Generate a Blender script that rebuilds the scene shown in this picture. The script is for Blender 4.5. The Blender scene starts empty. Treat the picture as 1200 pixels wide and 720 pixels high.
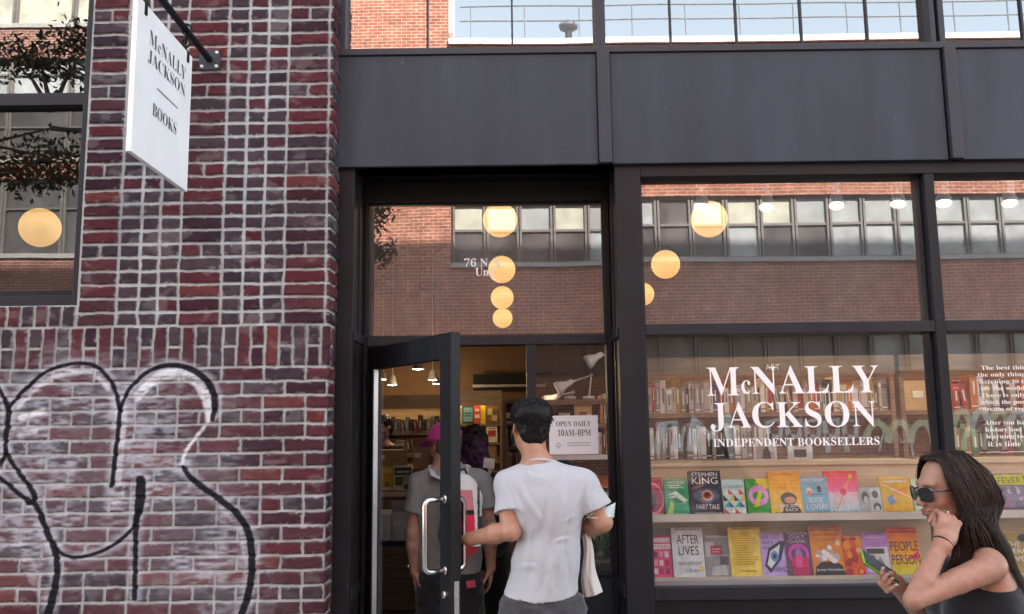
import bpy, bmesh, math, random
import numpy as np
from mathutils import Vector, Matrix, Euler
random.seed(7)
R = math.radians
SC = bpy.context.scene
COL = SC.collection

# ---------------------------------------------------------------- camera
CAM = Vector((0.0, 0.0, 1.64))
FPX = 1025.0                       # focal length in photo pixels (photo 1200 wide)
PITCH, ROLL = R(7.9), 0.0125
_Fw = Vector((0, math.cos(PITCH), math.sin(PITCH)))
_Up = Vector((0, -math.sin(PITCH), math.cos(PITCH)))
_Rt = Vector((1, 0, 0))
_I = _Rt * math.cos(ROLL) - _Up * math.sin(ROLL)
_J = -_Rt * math.sin(ROLL) - _Up * math.cos(ROLL)
def P(px, py, Y):
    """world point on the plane y = Y that the photo shows at px, py"""
    d = _Fw + _I * ((px - 600) / FPX) + _J * ((py - 360) / FPX)
    return CAM + d * (Y / d.y)
cd = bpy.data.cameras.new('camera'); cam = bpy.data.objects.new('camera', cd); COL.objects.link(cam)
cd.sensor_width = 36; cd.lens = 36 * FPX / 1200; cd.clip_start = 0.05; cd.clip_end = 2000
M = Matrix.Identity(4)
for i in range(3):
    M[i][0] = _I[i]; M[i][1] = -_J[i]; M[i][2] = -_Fw[i]; M[i][3] = CAM[i]
cam.matrix_world = M
SC.camera = cam

# ---------------------------------------------------------------- sky, sun, exposure
W = bpy.data.worlds.new('World'); SC.world = W; W.use_nodes = True
nt = W.node_tree; bg = nt.nodes['Background']
sky = nt.nodes.new('ShaderNodeTexSky'); sky.sky_type = 'NISHITA'; sky.sun_disc = False
SUN_EL, SUN_AZ = R(36), R(28)      # the sun stands behind the shop, to the right
sky.sun_elevation = SUN_EL; sky.sun_rotation = SUN_AZ
sky.air_density = 1.0; sky.dust_density = 1.0; sky.ozone_density = 1.0
hs_ = nt.nodes.new('ShaderNodeHueSaturation'); hs_.inputs['Saturation'].default_value = 0.42   # hazy summer sky
nt.links.new(sky.outputs[0], hs_.inputs['Color']); tn_ = nt.nodes.new('ShaderNodeMix'); tn_.data_type = 'RGBA'; tn_.blend_type = 'MULTIPLY'; tn_.inputs[0].default_value = 1; tn_.inputs[7].default_value = (.97, 1.03, 1.0, 1)
nt.links.new(hs_.outputs[0], tn_.inputs[6]); nt.links.new(tn_.outputs[2], bg.inputs[0]); bg.inputs[1].default_value = 0.15
sd = bpy.data.lights.new('sun', 'SUN'); sun = bpy.data.objects.new('sun', sd); COL.objects.link(sun)
sd.energy = 4.0; sd.angle = R(0.5); sd.color = (1.0, 0.93, 0.84)
_to = Vector((math.sin(SUN_AZ) * math.cos(SUN_EL), math.cos(SUN_AZ) * math.cos(SUN_EL), math.sin(SUN_EL)))
sun.rotation_euler = _to.to_track_quat('Z', 'Y').to_euler()
sun.location = (10, 40, 40)
VS = SC.view_settings
VS.view_transform = 'Standard'; VS.look = 'None'; VS.gamma = 1; VS.use_curve_mapping = False
VS.exposure = 2.72
SC.render.engine = 'CYCLES'
cy = SC.cycles
cy.use_denoising = True; cy.max_bounces = 8; cy.diffuse_bounces = 4; cy.glossy_bounces = 4
cy.transparent_max_bounces = 16; cy.transmission_bounces = 4; cy.sample_clamp_indirect = 6
cy.caustics_reflective = False; cy.caustics_refractive = False

# ---------------------------------------------------------------- helpers
ORG = {}
def reg(o, w):
    ORG[o.name] = Vector(w); return o
def tag(o, label=None, cat=None, group=None, kind=None):
    if label: o['label'] = label
    if cat: o['category'] = cat
    if group: o['group'] = group
    if kind: o['kind'] = kind
    return o
def thing(name, label, cat, loc=(0, 0, 0), group=None):
    o = bpy.data.objects.new(name, None); COL.objects.link(o); o.location = loc
    o.empty_display_size = 0.1
    tag(o, label, cat, group); reg(o, loc); return o
def link_mesh(name, me, parent=None, origin=None):
    """me has world coordinates; they are made local to the parent (or to origin)"""
    o = bpy.data.objects.new(name, me); COL.objects.link(o)
    if parent is not None:
        w = ORG[parent.name]; o.parent = parent
        me.transform(Matrix.Translation(-w)); reg(o, w)
    elif origin is not None:
        me.transform(Matrix.Translation(-Vector(origin))); o.location = origin; reg(o, origin)
    else:
        reg(o, (0, 0, 0))
    return o
def smooth(me, on=True):
    me.polygons.foreach_set('use_smooth', [on] * len(me.polygons))

class MB:
    def __init__(s): s.v = []; s.f = []; s.c = []; s.col = (0.5, 0.5, 0.5)
    def add(s, vs, fs, col=None):
        n = len(s.v); s.v += [tuple(x) for x in vs]
        s.f += [tuple(i + n for i in f) for f in fs]; s.c += [col or s.col] * len(fs)
        return s
    def box(s, x0, x1, y0, y1, z0, z1, col=None):
        if x0 > x1: x0, x1 = x1, x0
        if y0 > y1: y0, y1 = y1, y0
        if z0 > z1: z0, z1 = z1, z0
        v = [(x0, y0, z0), (x1, y0, z0), (x1, y1, z0), (x0, y1, z0), (x0, y0, z1), (x1, y0, z1), (x1, y1, z1), (x0, y1, z1)]
        return s.add(v, [(0, 3, 2, 1), (4, 5, 6, 7), (0, 1, 5, 4), (1, 2, 6, 5), (2, 3, 7, 6), (3, 0, 4, 7)], col)
    def obox(s, o, u, v, w, a, b, c, col=None):
        """oriented box: origin o, axes u v w, extents (lo,hi) a b c"""
        o, u, v, w = Vector(o), Vector(u), Vector(v), Vector(w)
        vs = [o + u * a[i] + v * b[j] + w * c[k] for k in (0, 1) for j, i in ((0, 0), (0, 1), (1, 1), (1, 0))]
        fs = [(0, 3, 2, 1), (4, 5, 6, 7), (0, 1, 5, 4), (1, 2, 6, 5), (2, 3, 7, 6), (3, 0, 4, 7)]
        if u.cross(v).dot(w) < 0: fs = [f[::-1] for f in fs]
        return s.add(vs, fs, col)
    def poly(s, pts, col=None): return s.add(pts, [tuple(range(len(pts)))], col)
    def tube(s, path, rad, n=8, caps=True, col=None, flat=1.0):
        path = [Vector(p) for p in path]; k = len(path)
        rad = [rad] * k if not hasattr(rad, '__len__') else rad
        vs, fs = [], []
        prev = None
        for i, p in enumerate(path):
            t = (path[min(i + 1, k - 1)] - path[max(i - 1, 0)]).normalized()
            if prev is None:
                a = Vector((0, 0, 1)) if abs(t.z) < 0.9 else Vector((1, 0, 0))
                u = t.cross(a).normalized()
            else:
                u = (prev - t * prev.dot(t)).normalized()
            w = t.cross(u); prev = u
            for q in range(n):
                an = 2 * math.pi * q / n
                vs.append(p + (u * math.cos(an) + w * math.sin(an) * flat) * rad[i])
        for i in range(k - 1):
            for q in range(n):
                a, b = i * n + q, i * n + (q + 1) % n
                fs.append((a, b, b + n, a + n))
        if caps: fs += [tuple(range(n))[::-1], tuple((k - 1) * n + q for q in range(n))]
        return s.add(vs, fs, col)
    def lathe(s, c, prof, n=20, col=None, axis=None):
        c = Vector(c); ax = Vector(axis or (0, 0, 1)).normalized()
        a = Vector((1, 0, 0)) if abs(ax.x) < 0.9 else Vector((0, 1, 0))
        u = (a - ax * a.dot(ax)).normalized(); w = ax.cross(u)
        vs, fs = [], []
        for r, h in prof:
            for q in range(n):
                an = 2 * math.pi * q / n
                vs.append(c + ax * h + (u * math.cos(an) + w * math.sin(an)) * r)
        for i in range(len(prof) - 1):
            for q in range(n):
                a_, b_ = i * n + q, i * n + (q + 1) % n
                fs.append((a_, b_, b_ + n, a_ + n))
        return s.add(vs, fs, col)
    def mesh(s, name, sm=False):
        me = bpy.data.meshes.new(name); me.from_pydata(s.v, [], s.f)
        ca = me.color_attributes.new('Col', 'FLOAT_COLOR', 'CORNER')
        arr = []
        for f, c in zip(s.f, s.c): arr += [c[0], c[1], c[2], 1.0] * len(f)
        ca.data.foreach_set('color', arr)
        if sm: smooth(me)
        return me
    def build(s, name, mat, parent=None, origin=None, sm=False, bevel=0, local=False):
        me = s.mesh(name, sm); me.materials.append(mat)
        if local:
            o = bpy.data.objects.new(name, me); COL.objects.link(o)
            if parent is not None: o.parent = parent
            reg(o, (0, 0, 0))
        else: o = link_mesh(name, me, parent, origin)
        if bevel:
            b = o.modifiers.new('bevel', 'BEVEL'); b.width = bevel; b.segments = 2; b.limit_method = 'ANGLE'
        return o

# ---------------------------------------------------------------- materials
MATS = {}
def nodes(name):
    m = bpy.data.materials.new(name); m.use_nodes = True
    return m, m.node_tree, m.node_tree.nodes['Principled BSDF']
def mat(name, c, rough=0.6, metal=0.0, var=0.15, scale=6.0, bump=0.0, bscale=60.0, attr=False, spec=0.5, coat=0.0, stretch=None, sheen=0.0, chips=0.0):
    if name in MATS: return MATS[name]
    m, t, b = nodes(name); L = t.links.new
    tc = t.nodes.new('ShaderNodeTexCoord')
    src = tc.outputs['Object']
    if stretch:
        mp = t.nodes.new('ShaderNodeMapping'); mp.inputs['Scale'].default_value = stretch
        L(src, mp.inputs[0]); src = mp.outputs[0]
    nz = t.nodes.new('ShaderNodeTexNoise'); nz.inputs['Scale'].default_value = scale; nz.inputs['Detail'].default_value = 6
    L(src, nz.inputs['Vector'])
    mr = t.nodes.new('ShaderNodeMapRange'); mr.inputs[1].default_value = 0.3; mr.inputs[2].default_value = 0.7
    mr.inputs[3].default_value = 1 - var; mr.inputs[4].default_value = 1 + var
    L(nz.outputs[0], mr.inputs[0])
    mx = t.nodes.new('ShaderNodeMix'); mx.data_type = 'RGBA'; mx.blend_type = 'MULTIPLY'; mx.inputs[0].default_value = 1
    if attr:
        at = t.nodes.new('ShaderNodeAttribute'); at.attribute_name = 'Col'; L(at.outputs['Color'], mx.inputs[6])
    else: mx.inputs[6].default_value = (*c, 1)
    L(mr.outputs[0], mx.inputs[7]); colour = mx.outputs[2]
    if chips:                                             # scuffs and dust specks with a shape of their own
        mp2 = t.nodes.new('ShaderNodeMapping'); mp2.inputs['Scale'].default_value = (1, 1, .45); L(tc.outputs['Object'], mp2.inputs[0])
        n3 = t.nodes.new('ShaderNodeTexNoise'); n3.inputs['Scale'].default_value = 26; n3.inputs['Detail'].default_value = 5; n3.inputs['Roughness'].default_value = .7; L(mp2.outputs[0], n3.inputs['Vector'])
        m3 = t.nodes.new('ShaderNodeMapRange'); m3.inputs[1].default_value = .66; m3.inputs[2].default_value = .74; m3.inputs[3].default_value = 0; m3.inputs[4].default_value = chips; L(n3.outputs[0], m3.inputs[0])
        mc_ = t.nodes.new('ShaderNodeMix'); mc_.data_type = 'RGBA'; mc_.inputs[7].default_value = (.20, .20, .21, 1); L(m3.outputs[0], mc_.inputs[0]); L(colour, mc_.inputs[6]); colour = mc_.outputs[2]
    L(colour, b.inputs['Base Color'])
    b.inputs['Roughness'].default_value = rough; b.inputs['Metallic'].default_value = metal
    b.inputs['Specular IOR Level'].default_value = spec
    b.inputs['Coat Weight'].default_value = coat; b.inputs['Sheen Weight'].default_value = sheen
    r2 = t.nodes.new('ShaderNodeMapRange'); r2.inputs[3].default_value = max(0.02, rough - 0.1); r2.inputs[4].default_value = min(1, rough + 0.1)
    L(nz.outputs[0], r2.inputs[0]); L(r2.outputs[0], b.inputs['Roughness'])
    if bump:
        n2 = t.nodes.new('ShaderNodeTexNoise'); n2.inputs['Scale'].default_value = bscale; n2.inputs['Detail'].default_value = 4
        L(src, n2.inputs['Vector'])
        bp = t.nodes.new('ShaderNodeBump'); bp.inputs['Strength'].default_value = bump; bp.inputs['Distance'].default_value = 0.004
        L(n2.outputs[0], bp.inputs['Height']); L(bp.outputs[0], b.inputs['Normal'])
    MATS[name] = m; return m
def emat(name, c, s, vary=None):
    if name in MATS: return MATS[name]
    m, t, b = nodes(name)
    b.inputs['Base Color'].default_value = (0.8, 0.75, 0.65, 1)
    b.inputs['Emission Color'].default_value = (*c, 1); b.inputs['Emission Strength'].default_value = s
    if vary:
        L = t.links.new
        tc = t.nodes.new('ShaderNodeTexCoord'); nz = t.nodes.new('ShaderNodeTexNoise'); nz.inputs['Scale'].default_value = vary
        mp = t.nodes.new('ShaderNodeMapping'); mp.inputs['Scale'].default_value = (1, 1, 2.2)
        L(tc.outputs['Object'], mp.inputs[0]); L(mp.outputs[0], nz.inputs['Vector'])
        mr = t.nodes.new('ShaderNodeMapRange'); mr.inputs[1].default_value = .3; mr.inputs[2].default_value = .7; mr.inputs[3].default_value = s * 0.9; mr.inputs[4].default_value = s * 1.1
        sp = t.nodes.new('ShaderNodeSeparateXYZ'); L(tc.outputs['Object'], sp.inputs[0])        # glow graded by height, as if a bulb sat high inside
        zr = t.nodes.new('ShaderNodeMapRange'); zr.inputs[1].default_value = -.15; zr.inputs[2].default_value = .15; zr.inputs[3].default_value = 0; zr.inputs[4].default_value = 1; L(sp.outputs['Z'], zr.inputs[0])
        cr = t.nodes.new('ShaderNodeValToRGB'); e = cr.color_ramp.elements; e[0].position = 0; e[0].color = (c[0] * .92, c[1] * .86, c[2] * .7, 1); e[1].position = 1; e[1].color = (c[0] * 1.1, c[1] * 1.12, c[2] * .95, 1)
        em_ = cr.color_ramp.elements.new(.6); em_.color = (c[0] * 1.2, c[1] * 1.30, c[2] * 1.35, 1)
        L(zr.outputs[0], cr.inputs[0]); L(cr.outputs[0], b.inputs['Emission Color'])
        L(nz.outputs[0], mr.inputs[0]); L(mr.outputs[0], b.inputs['Emission Strength'])
    MATS[name] = m; return m
def glass(name, ior=2.0, tint=(0.9, 0.92, 0.92), wav=0.0, dust=0.0):
    m = bpy.data.materials.new(name); m.use_nodes = True; t = m.node_tree; L = t.links.new
    for n in list(t.nodes):
        if n.type != 'OUTPUT_MATERIAL': t.nodes.remove(n)
    out = [n for n in t.nodes if n.type == 'OUTPUT_MATERIAL'][0]
    tr = t.nodes.new('ShaderNodeBsdfTransparent'); tr.inputs[0].default_value = (*tint, 1)
    gl = t.nodes.new('ShaderNodeBsdfGlossy'); gl.inputs['Roughness'].default_value = 0.0
    f0 = ((ior - 1) / (ior + 1)) ** 2                     # the same from both sides of the thin sheet
    ge = t.nodes.new('ShaderNodeNewGeometry'); dt = t.nodes.new('ShaderNodeVectorMath'); dt.operation = 'DOT_PRODUCT'
    L(ge.outputs['Normal'], dt.inputs[0]); L(ge.outputs['Incoming'], dt.inputs[1])
    def mth(op, a, b=None):
        n = t.nodes.new('ShaderNodeMath'); n.operation = op
        for i, q in enumerate((a, b)):
            if q is None: continue
            if isinstance(q, (int, float)): n.inputs[i].default_value = q
            else: L(q, n.inputs[i])
        return n.outputs[0]
    c_ = mth('SUBTRACT', 1.0, mth('ABSOLUTE', dt.outputs['Value'])); fres = mth('ADD', mth('MULTIPLY', mth('POWER', c_, 5.0), 1 - f0), f0)
    mx = t.nodes.new('ShaderNodeMixShader')
    if wav:
        tc = t.nodes.new('ShaderNodeTexCoord'); nz = t.nodes.new('ShaderNodeTexNoise')
        nz.inputs['Scale'].default_value = 1.1; nz.inputs['Detail'].default_value = 1
        L(tc.outputs['Object'], nz.inputs['Vector'])
        bp = t.nodes.new('ShaderNodeBump'); bp.inputs['Strength'].default_value = wav; bp.inputs['Distance'].default_value = 0.004
        L(nz.outputs[0], bp.inputs['Height']); L(bp.outputs[0], gl.inputs['Normal'])
    L(fres, mx.inputs[0]); L(tr.outputs[0], mx.inputs[1]); L(gl.outputs[0], mx.inputs[2]); last = mx.outputs[0]
    if dust:                                              # a film of street dust
        df = t.nodes.new('ShaderNodeBsdfDiffuse'); df.inputs[0].default_value = (.72, .74, .76, 1)
        tc2 = t.nodes.new('ShaderNodeTexCoord'); n2 = t.nodes.new('ShaderNodeTexNoise'); n2.inputs['Scale'].default_value = 2.5; n2.inputs['Detail'].default_value = 8
        L(tc2.outputs['Object'], n2.inputs['Vector'])
        m2 = t.nodes.new('ShaderNodeMixShader'); L(mth('MULTIPLY', n2.outputs[0], dust * 2), m2.inputs[0]); L(last, m2.inputs[1]); L(df.outputs[0], m2.inputs[2]); last = m2.outputs[0]
    L(last, out.inputs[0])
    MATS[name] = m; return m
def brickmat(name, c1, c2, mort, bw=0.203, bh=0.0677, mw=0.012, axis='XZ'):
    m, t, b = nodes(name); L = t.links.new
    tc = t.nodes.new('ShaderNodeTexCoord'); sp = t.nodes.new('ShaderNodeSeparateXYZ'); cb = t.nodes.new('ShaderNodeCombineXYZ')
    L(tc.outputs['Object'], sp.inputs[0]); L(sp.outputs[axis[0]], cb.inputs[0]); L(sp.outputs[axis[1]], cb.inputs[1])
    br = t.nodes.new('ShaderNodeTexBrick'); br.inputs['Scale'].default_value = 1
    br.inputs['Brick Width'].default_value = bw; br.inputs['Row Height'].default_value = bh; br.inputs['Mortar Size'].default_value = mw / 2
    br.inputs['Color1'].default_value = (*c1, 1); br.inputs['Color2'].default_value = (*c2, 1); br.inputs['Mortar'].default_value = (*mort, 1)
    L(cb.outputs[0], br.inputs['Vector'])
    nz = t.nodes.new('ShaderNodeTexNoise'); nz.inputs['Scale'].default_value = 3; nz.inputs['Detail'].default_value = 8
    L(tc.outputs['Object'], nz.inputs['Vector'])
    mr = t.nodes.new('ShaderNodeMapRange'); mr.inputs[1].default_value = 0.3; mr.inputs[2].default_value = 0.7; mr.inputs[3].default_value = 0.7; mr.inputs[4].default_value = 1.3
    L(nz.outputs[0], mr.inputs[0])
    mx = t.nodes.new('ShaderNodeMix'); mx.data_type = 'RGBA'; mx.blend_type = 'MULTIPLY'; mx.inputs[0].default_value = 1
    L(br.outputs[0], mx.inputs[6]); L(mr.outputs[0], mx.inputs[7]); L(mx.outputs[2], b.inputs['Base Color'])
    b.inputs['Roughness'].default_value = 0.9
    MATS[name] = m; return m
def wood(name, c1, c2, rough=0.5, axis=(1, 8, 8)):
    m, t, b = nodes(name); L = t.links.new
    tc = t.nodes.new('ShaderNodeTexCoord'); mp = t.nodes.new('ShaderNodeMapping'); mp.inputs['Scale'].default_value = axis
    nz = t.nodes.new('ShaderNodeTexNoise'); nz.inputs['Scale'].default_value = 3.5; nz.inputs['Detail'].default_value = 8; nz.inputs['Distortion'].default_value = 0.6
    cr = t.nodes.new('ShaderNodeValToRGB'); cr.color_ramp.elements[0].position = 0.35; cr.color_ramp.elements[1].position = 0.7
    cr.color_ramp.elements[0].color = (*c1, 1); cr.color_ramp.elements[1].color = (*c2, 1)
    L(tc.outputs['Object'], mp.inputs[0]); L(mp.outputs[0], nz.inputs['Vector']); L(nz.outputs[0], cr.inputs[0]); L(cr.outputs[0], b.inputs['Base Color'])
    b.inputs['Roughness'].default_value = rough
    MATS[name] = m; return m

M_FASC = mat('charcoal fascia metal', (0.037, 0.045, 0.059), 0.55, spec=.3, var=0.28, scale=2.6, stretch=(1.6, 1, .22), chips=.35, bump=0.02, bscale=240)
M_COVER = mat('charcoal cover strip metal', (0.038, 0.042, 0.051), 0.5, spec=.3, var=0.12, scale=5)
M_FRAME = mat('black frame metal', (0.0125, 0.0125, 0.0155), 0.5, spec=.25, chips=.2, var=0.22, scale=3.5, bump=0.03, bscale=180)
M_DARK = mat('black inner metal', (0.008, 0.008, 0.010), 0.5, spec=.25, var=0.25, scale=5)
M_BAR = mat('blue black bar metal', (0.014, 0.0165, 0.022), 0.45, spec=.3, var=0.2, scale=5)
M_STEEL = mat('brushed steel', (0.62, 0.60, 0.57), 0.25, 1.0, var=0.04, scale=6)
M_GLASS = glass('shop glass', 2.3, (0.97, 0.975, 0.97), 0.12, 0.028)
M_GLASS_T = glass('transom glass', 2.9, (0.80, 0.78, 0.76), 0.22, 0.06)
M_GLASS_U = glass('upper glass', 3.7, (0.5, 0.5, 0.52), 0.18)
M_GLASS_S = glass('sidelight glass', 1.8, (.93, .93, .93), 0.1, .006)
M_GLASS_D = glass('door glass', 1.45, (0.86, 0.86, 0.86), 0.0)
M_GLASS_W = glass('window glass', 3.0, (0.7, 0.7, 0.7), 0.35)
M_VINYL = mat('white vinyl', (0.85, 0.85, 0.85), 0.5, var=0.03)
M_PLY = wood('birch plywood', (0.58, 0.45, 0.28), (0.70, 0.57, 0.38), 0.5)
M_OAK = wood('warm shelf wood', (0.15, 0.095, 0.055), (0.24, 0.16, 0.095), 0.5)
M_PAINTED = mat('printed card', (1, 1, 1), 0.42, var=0.16, scale=32, attr=True, spec=.2)
M_CLOTHB = mat('book cloth', (1, 1, 1), 0.6, var=0.12, scale=14, attr=True)
M_WHITE = mat('white enamel', (0.80, 0.80, 0.78), 0.4, var=0.04)
M_GLOBE = emat('lit opal globe', (1.0, 0.56, 0.18), 0.225, 5.0)
M_BULB = emat('lit bulb face', (1.0, 0.80, 0.50), 2.6)
M_STRIP = emat('lit shelf strip', (1.0, 0.66, 0.30), 2.2)

SPOT_W, PEND_W = 8.5, 2.6
# text
def mathb(s):
    o = ''
    for ch in s:
        if 'A' <= ch <= 'Z': o += chr(0x1D400 + ord(ch) - 65)
        elif 'a' <= ch <= 'z': o += chr(0x1D41A + ord(ch) - 97)
        elif '0' <= ch <= '9': o += chr(0x1D7CE + ord(ch) - 48)
        else: o += ch
    return o
_TC = {}
def text_geo(body, serif=False, thin=0.0, space=1.0):
    key = (body, serif, thin, space)
    if key in _TC: return _TC[key]
    c = bpy.data.curves.new('lettering', 'FONT'); c.body = mathb(body) if serif else body
    c.offset = -thin; c.space_character = space; c.resolution_u = 3
    o = bpy.data.objects.new('lettering', c); COL.objects.link(o)
    me = bpy.data.meshes.new_from_object(o)
    v = np.empty(len(me.vertices) * 3); me.vertices.foreach_get('co', v); v = v.reshape(-1, 3)
    f = [tuple(p.vertices) for p in me.polygons]
    bpy.data.objects.remove(o); bpy.data.curves.remove(c); bpy.data.meshes.remove(me)
    lo, hi = v.min(0), v.max(0)
    v = (v - lo) / np.maximum(hi - lo, 1e-6)
    _TC[key] = (v[:, :2], f, (hi - lo)[0] / (hi - lo)[1]); return _TC[key]
def text_into(mb, body, o, u, v, w, h, serif=False, thin=0.0, col=None, space=1.0):
    """lay the words in the parallelogram o + [0..w]u + [0..h]v ; w None keeps the natural aspect"""
    g, f, asp = text_geo(body, serif, thin, space)
    o, u, v = Vector(o), Vector(u), Vector(v)
    if w is None: w = h * asp
    pts = [o + u * (a * w) + v * (b * h) for a, b in g]
    n = u.cross(v)
    mb.add(pts, f, col)
    return w

# value noise
_NL = np.random.RandomState(3).rand(64, 64, 64).astype(np.float32)
def noise3(x, y, z, seed=0):
    x = np.asarray(x, np.float32) + seed * 17.31; y = np.asarray(y, np.float32) + seed * 5.77; z = np.asarray(z, np.float32) + seed * 9.13
    x, y, z = np.broadcast_arrays(x, y, z)
    xi, yi, zi = np.floor(x).astype(int), np.floor(y).astype(int), np.floor(z).astype(int)
    fx, fy, fz = x - xi, y - yi, z - zi
    fx, fy, fz = fx * fx * (3 - 2 * fx), fy * fy * (3 - 2 * fy), fz * fz * (3 - 2 * fz)
    a = lambda i, j, k: _NL[(xi + i) & 63, (yi + j) & 63, (zi + k) & 63]
    c0 = (a(0, 0, 0) * (1 - fx) + a(1, 0, 0) * fx) * (1 - fy) + (a(0, 1, 0) * (1 - fx) + a(1, 1, 0) * fx) * fy
    c1 = (a(0, 0, 1) * (1 - fx) + a(1, 0, 1) * fx) * (1 - fy) + (a(0, 1, 1) * (1 - fx) + a(1, 1, 1) * fx) * fy
    return c0 * (1 - fz) + c1 * fz
def fbm(x, y, z, n=4, seed=0):
    s = 0; a = 0.5
    for i in range(n):
        s = s + a * noise3(x, y, z, seed + i); x, y, z = x * 2.03, y * 2.03, z * 2.03; a *= 0.5
    return s / (1 - 0.5 ** n)
# ================================================================ the brick building on the left
YB, YF, YW, YG, YD = 4.20, 4.34, 4.37, 4.45, 4.66
XC = P(384, 400, YB).x                                  # outer corner of the brick wall
XWIN = 0.5 * (P(108, 20, YB).x + P(91, 350, YB).x)      # right side of its window opening
ZSILL = P(60, 358, YB).z
CH = 0.0677
ZB = P(300, 430.5, YB).z; ZT = ZB + 0.204               # the band of upright bricks

def px2wall(pts): return np.array([[P(x, y, YB - 0.004).x, P(x, y, YB - 0.004).z] for x, y in pts])
BLACK_STROKES = [
    ([(-8, 447), (0, 456), (6, 470), (10, 480), (9, 500), (7, 515), (8, 530), (15, 543), (27, 560), (36, 572), (41, 581), (38, 588), (33, 590)], [3, 4, 5, 7, 7, 6, 5, 5, 5, 6, 7, 6, 4]),
    ([(10, 480), (20, 467), (40, 447), (60, 433), (90, 426), (113, 430), (130, 447), (138, 468), (141, 482)], [4, 4.5, 4.5, 4, 4, 4.5, 4.5, 5, 5]),
    ([(141, 482), (147, 465), (157, 450), (177, 434), (203, 428), (230, 436), (247, 453), (252, 473), (249, 492)], [4, 4, 4.5, 5, 5.5, 7, 8, 7.5, 5]),
    ([(141, 478), (138, 513), (134, 545), (131, 569)], [5, 5, 5.5, 6]),
    ([(8, 528), (4, 538), (-6, 552)], [5, 5, 5]),
    ([(-6, 556), (4, 563), (17, 574), (33, 587), (43, 593), (55, 622), (65, 647), (67, 673), (62, 700), (54, 730)], [5, 5, 5, 6, 6, 7, 7, 7.5, 9, 10]),
    ([(65, 640), (73, 649), (90, 653.5), (117, 647), (140, 634), (157, 617), (163, 597)], [4, 4, 3.6, 3.6, 4, 4, 4]),
    ([(165, 563), (165, 575), (164, 592), (160, 613), (159, 650), (158, 701)], [11, 12, 11, 7, 5.5, 6]),
    ([(215, 548), (227, 563), (253, 582), (277, 601), (291, 623), (295, 647), (295, 673), (290, 700), (281, 726)], [5, 6.5, 7, 7.5, 8, 8.5, 8, 8, 8]),
]
WHITE_STROKES = [
    ([(250, 485), (240, 500), (228, 515), (217, 531), (214, 545)], [3.5] * 5, 0.9),
    ([(22, 478), (40, 458), (62, 443), (90, 436), (112, 440), (127, 455)], [6] * 6, 0.55), ([(160, 466), (180, 446), (205, 438), (230, 446), (243, 468), (246, 490)], [10, 12, 14, 14, 13, 9], 0.8),
    ([(25, 490), (50, 482)], [7, 8], 0.7), ([(24, 510), (42, 505)], [7, 7], 0.5), ([(145, 570), (143, 585), (134, 590)], [3, 3, 4], 0.6),
    ([(20, 640), (55, 700)], [14, 18], 0.22), ([(255, 592), (280, 620), (286, 650)], [4, 5, 4], 0.3), ([(146, 490), (141, 540), (139, 570)], [7, 8, 6], 0.4)]

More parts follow.
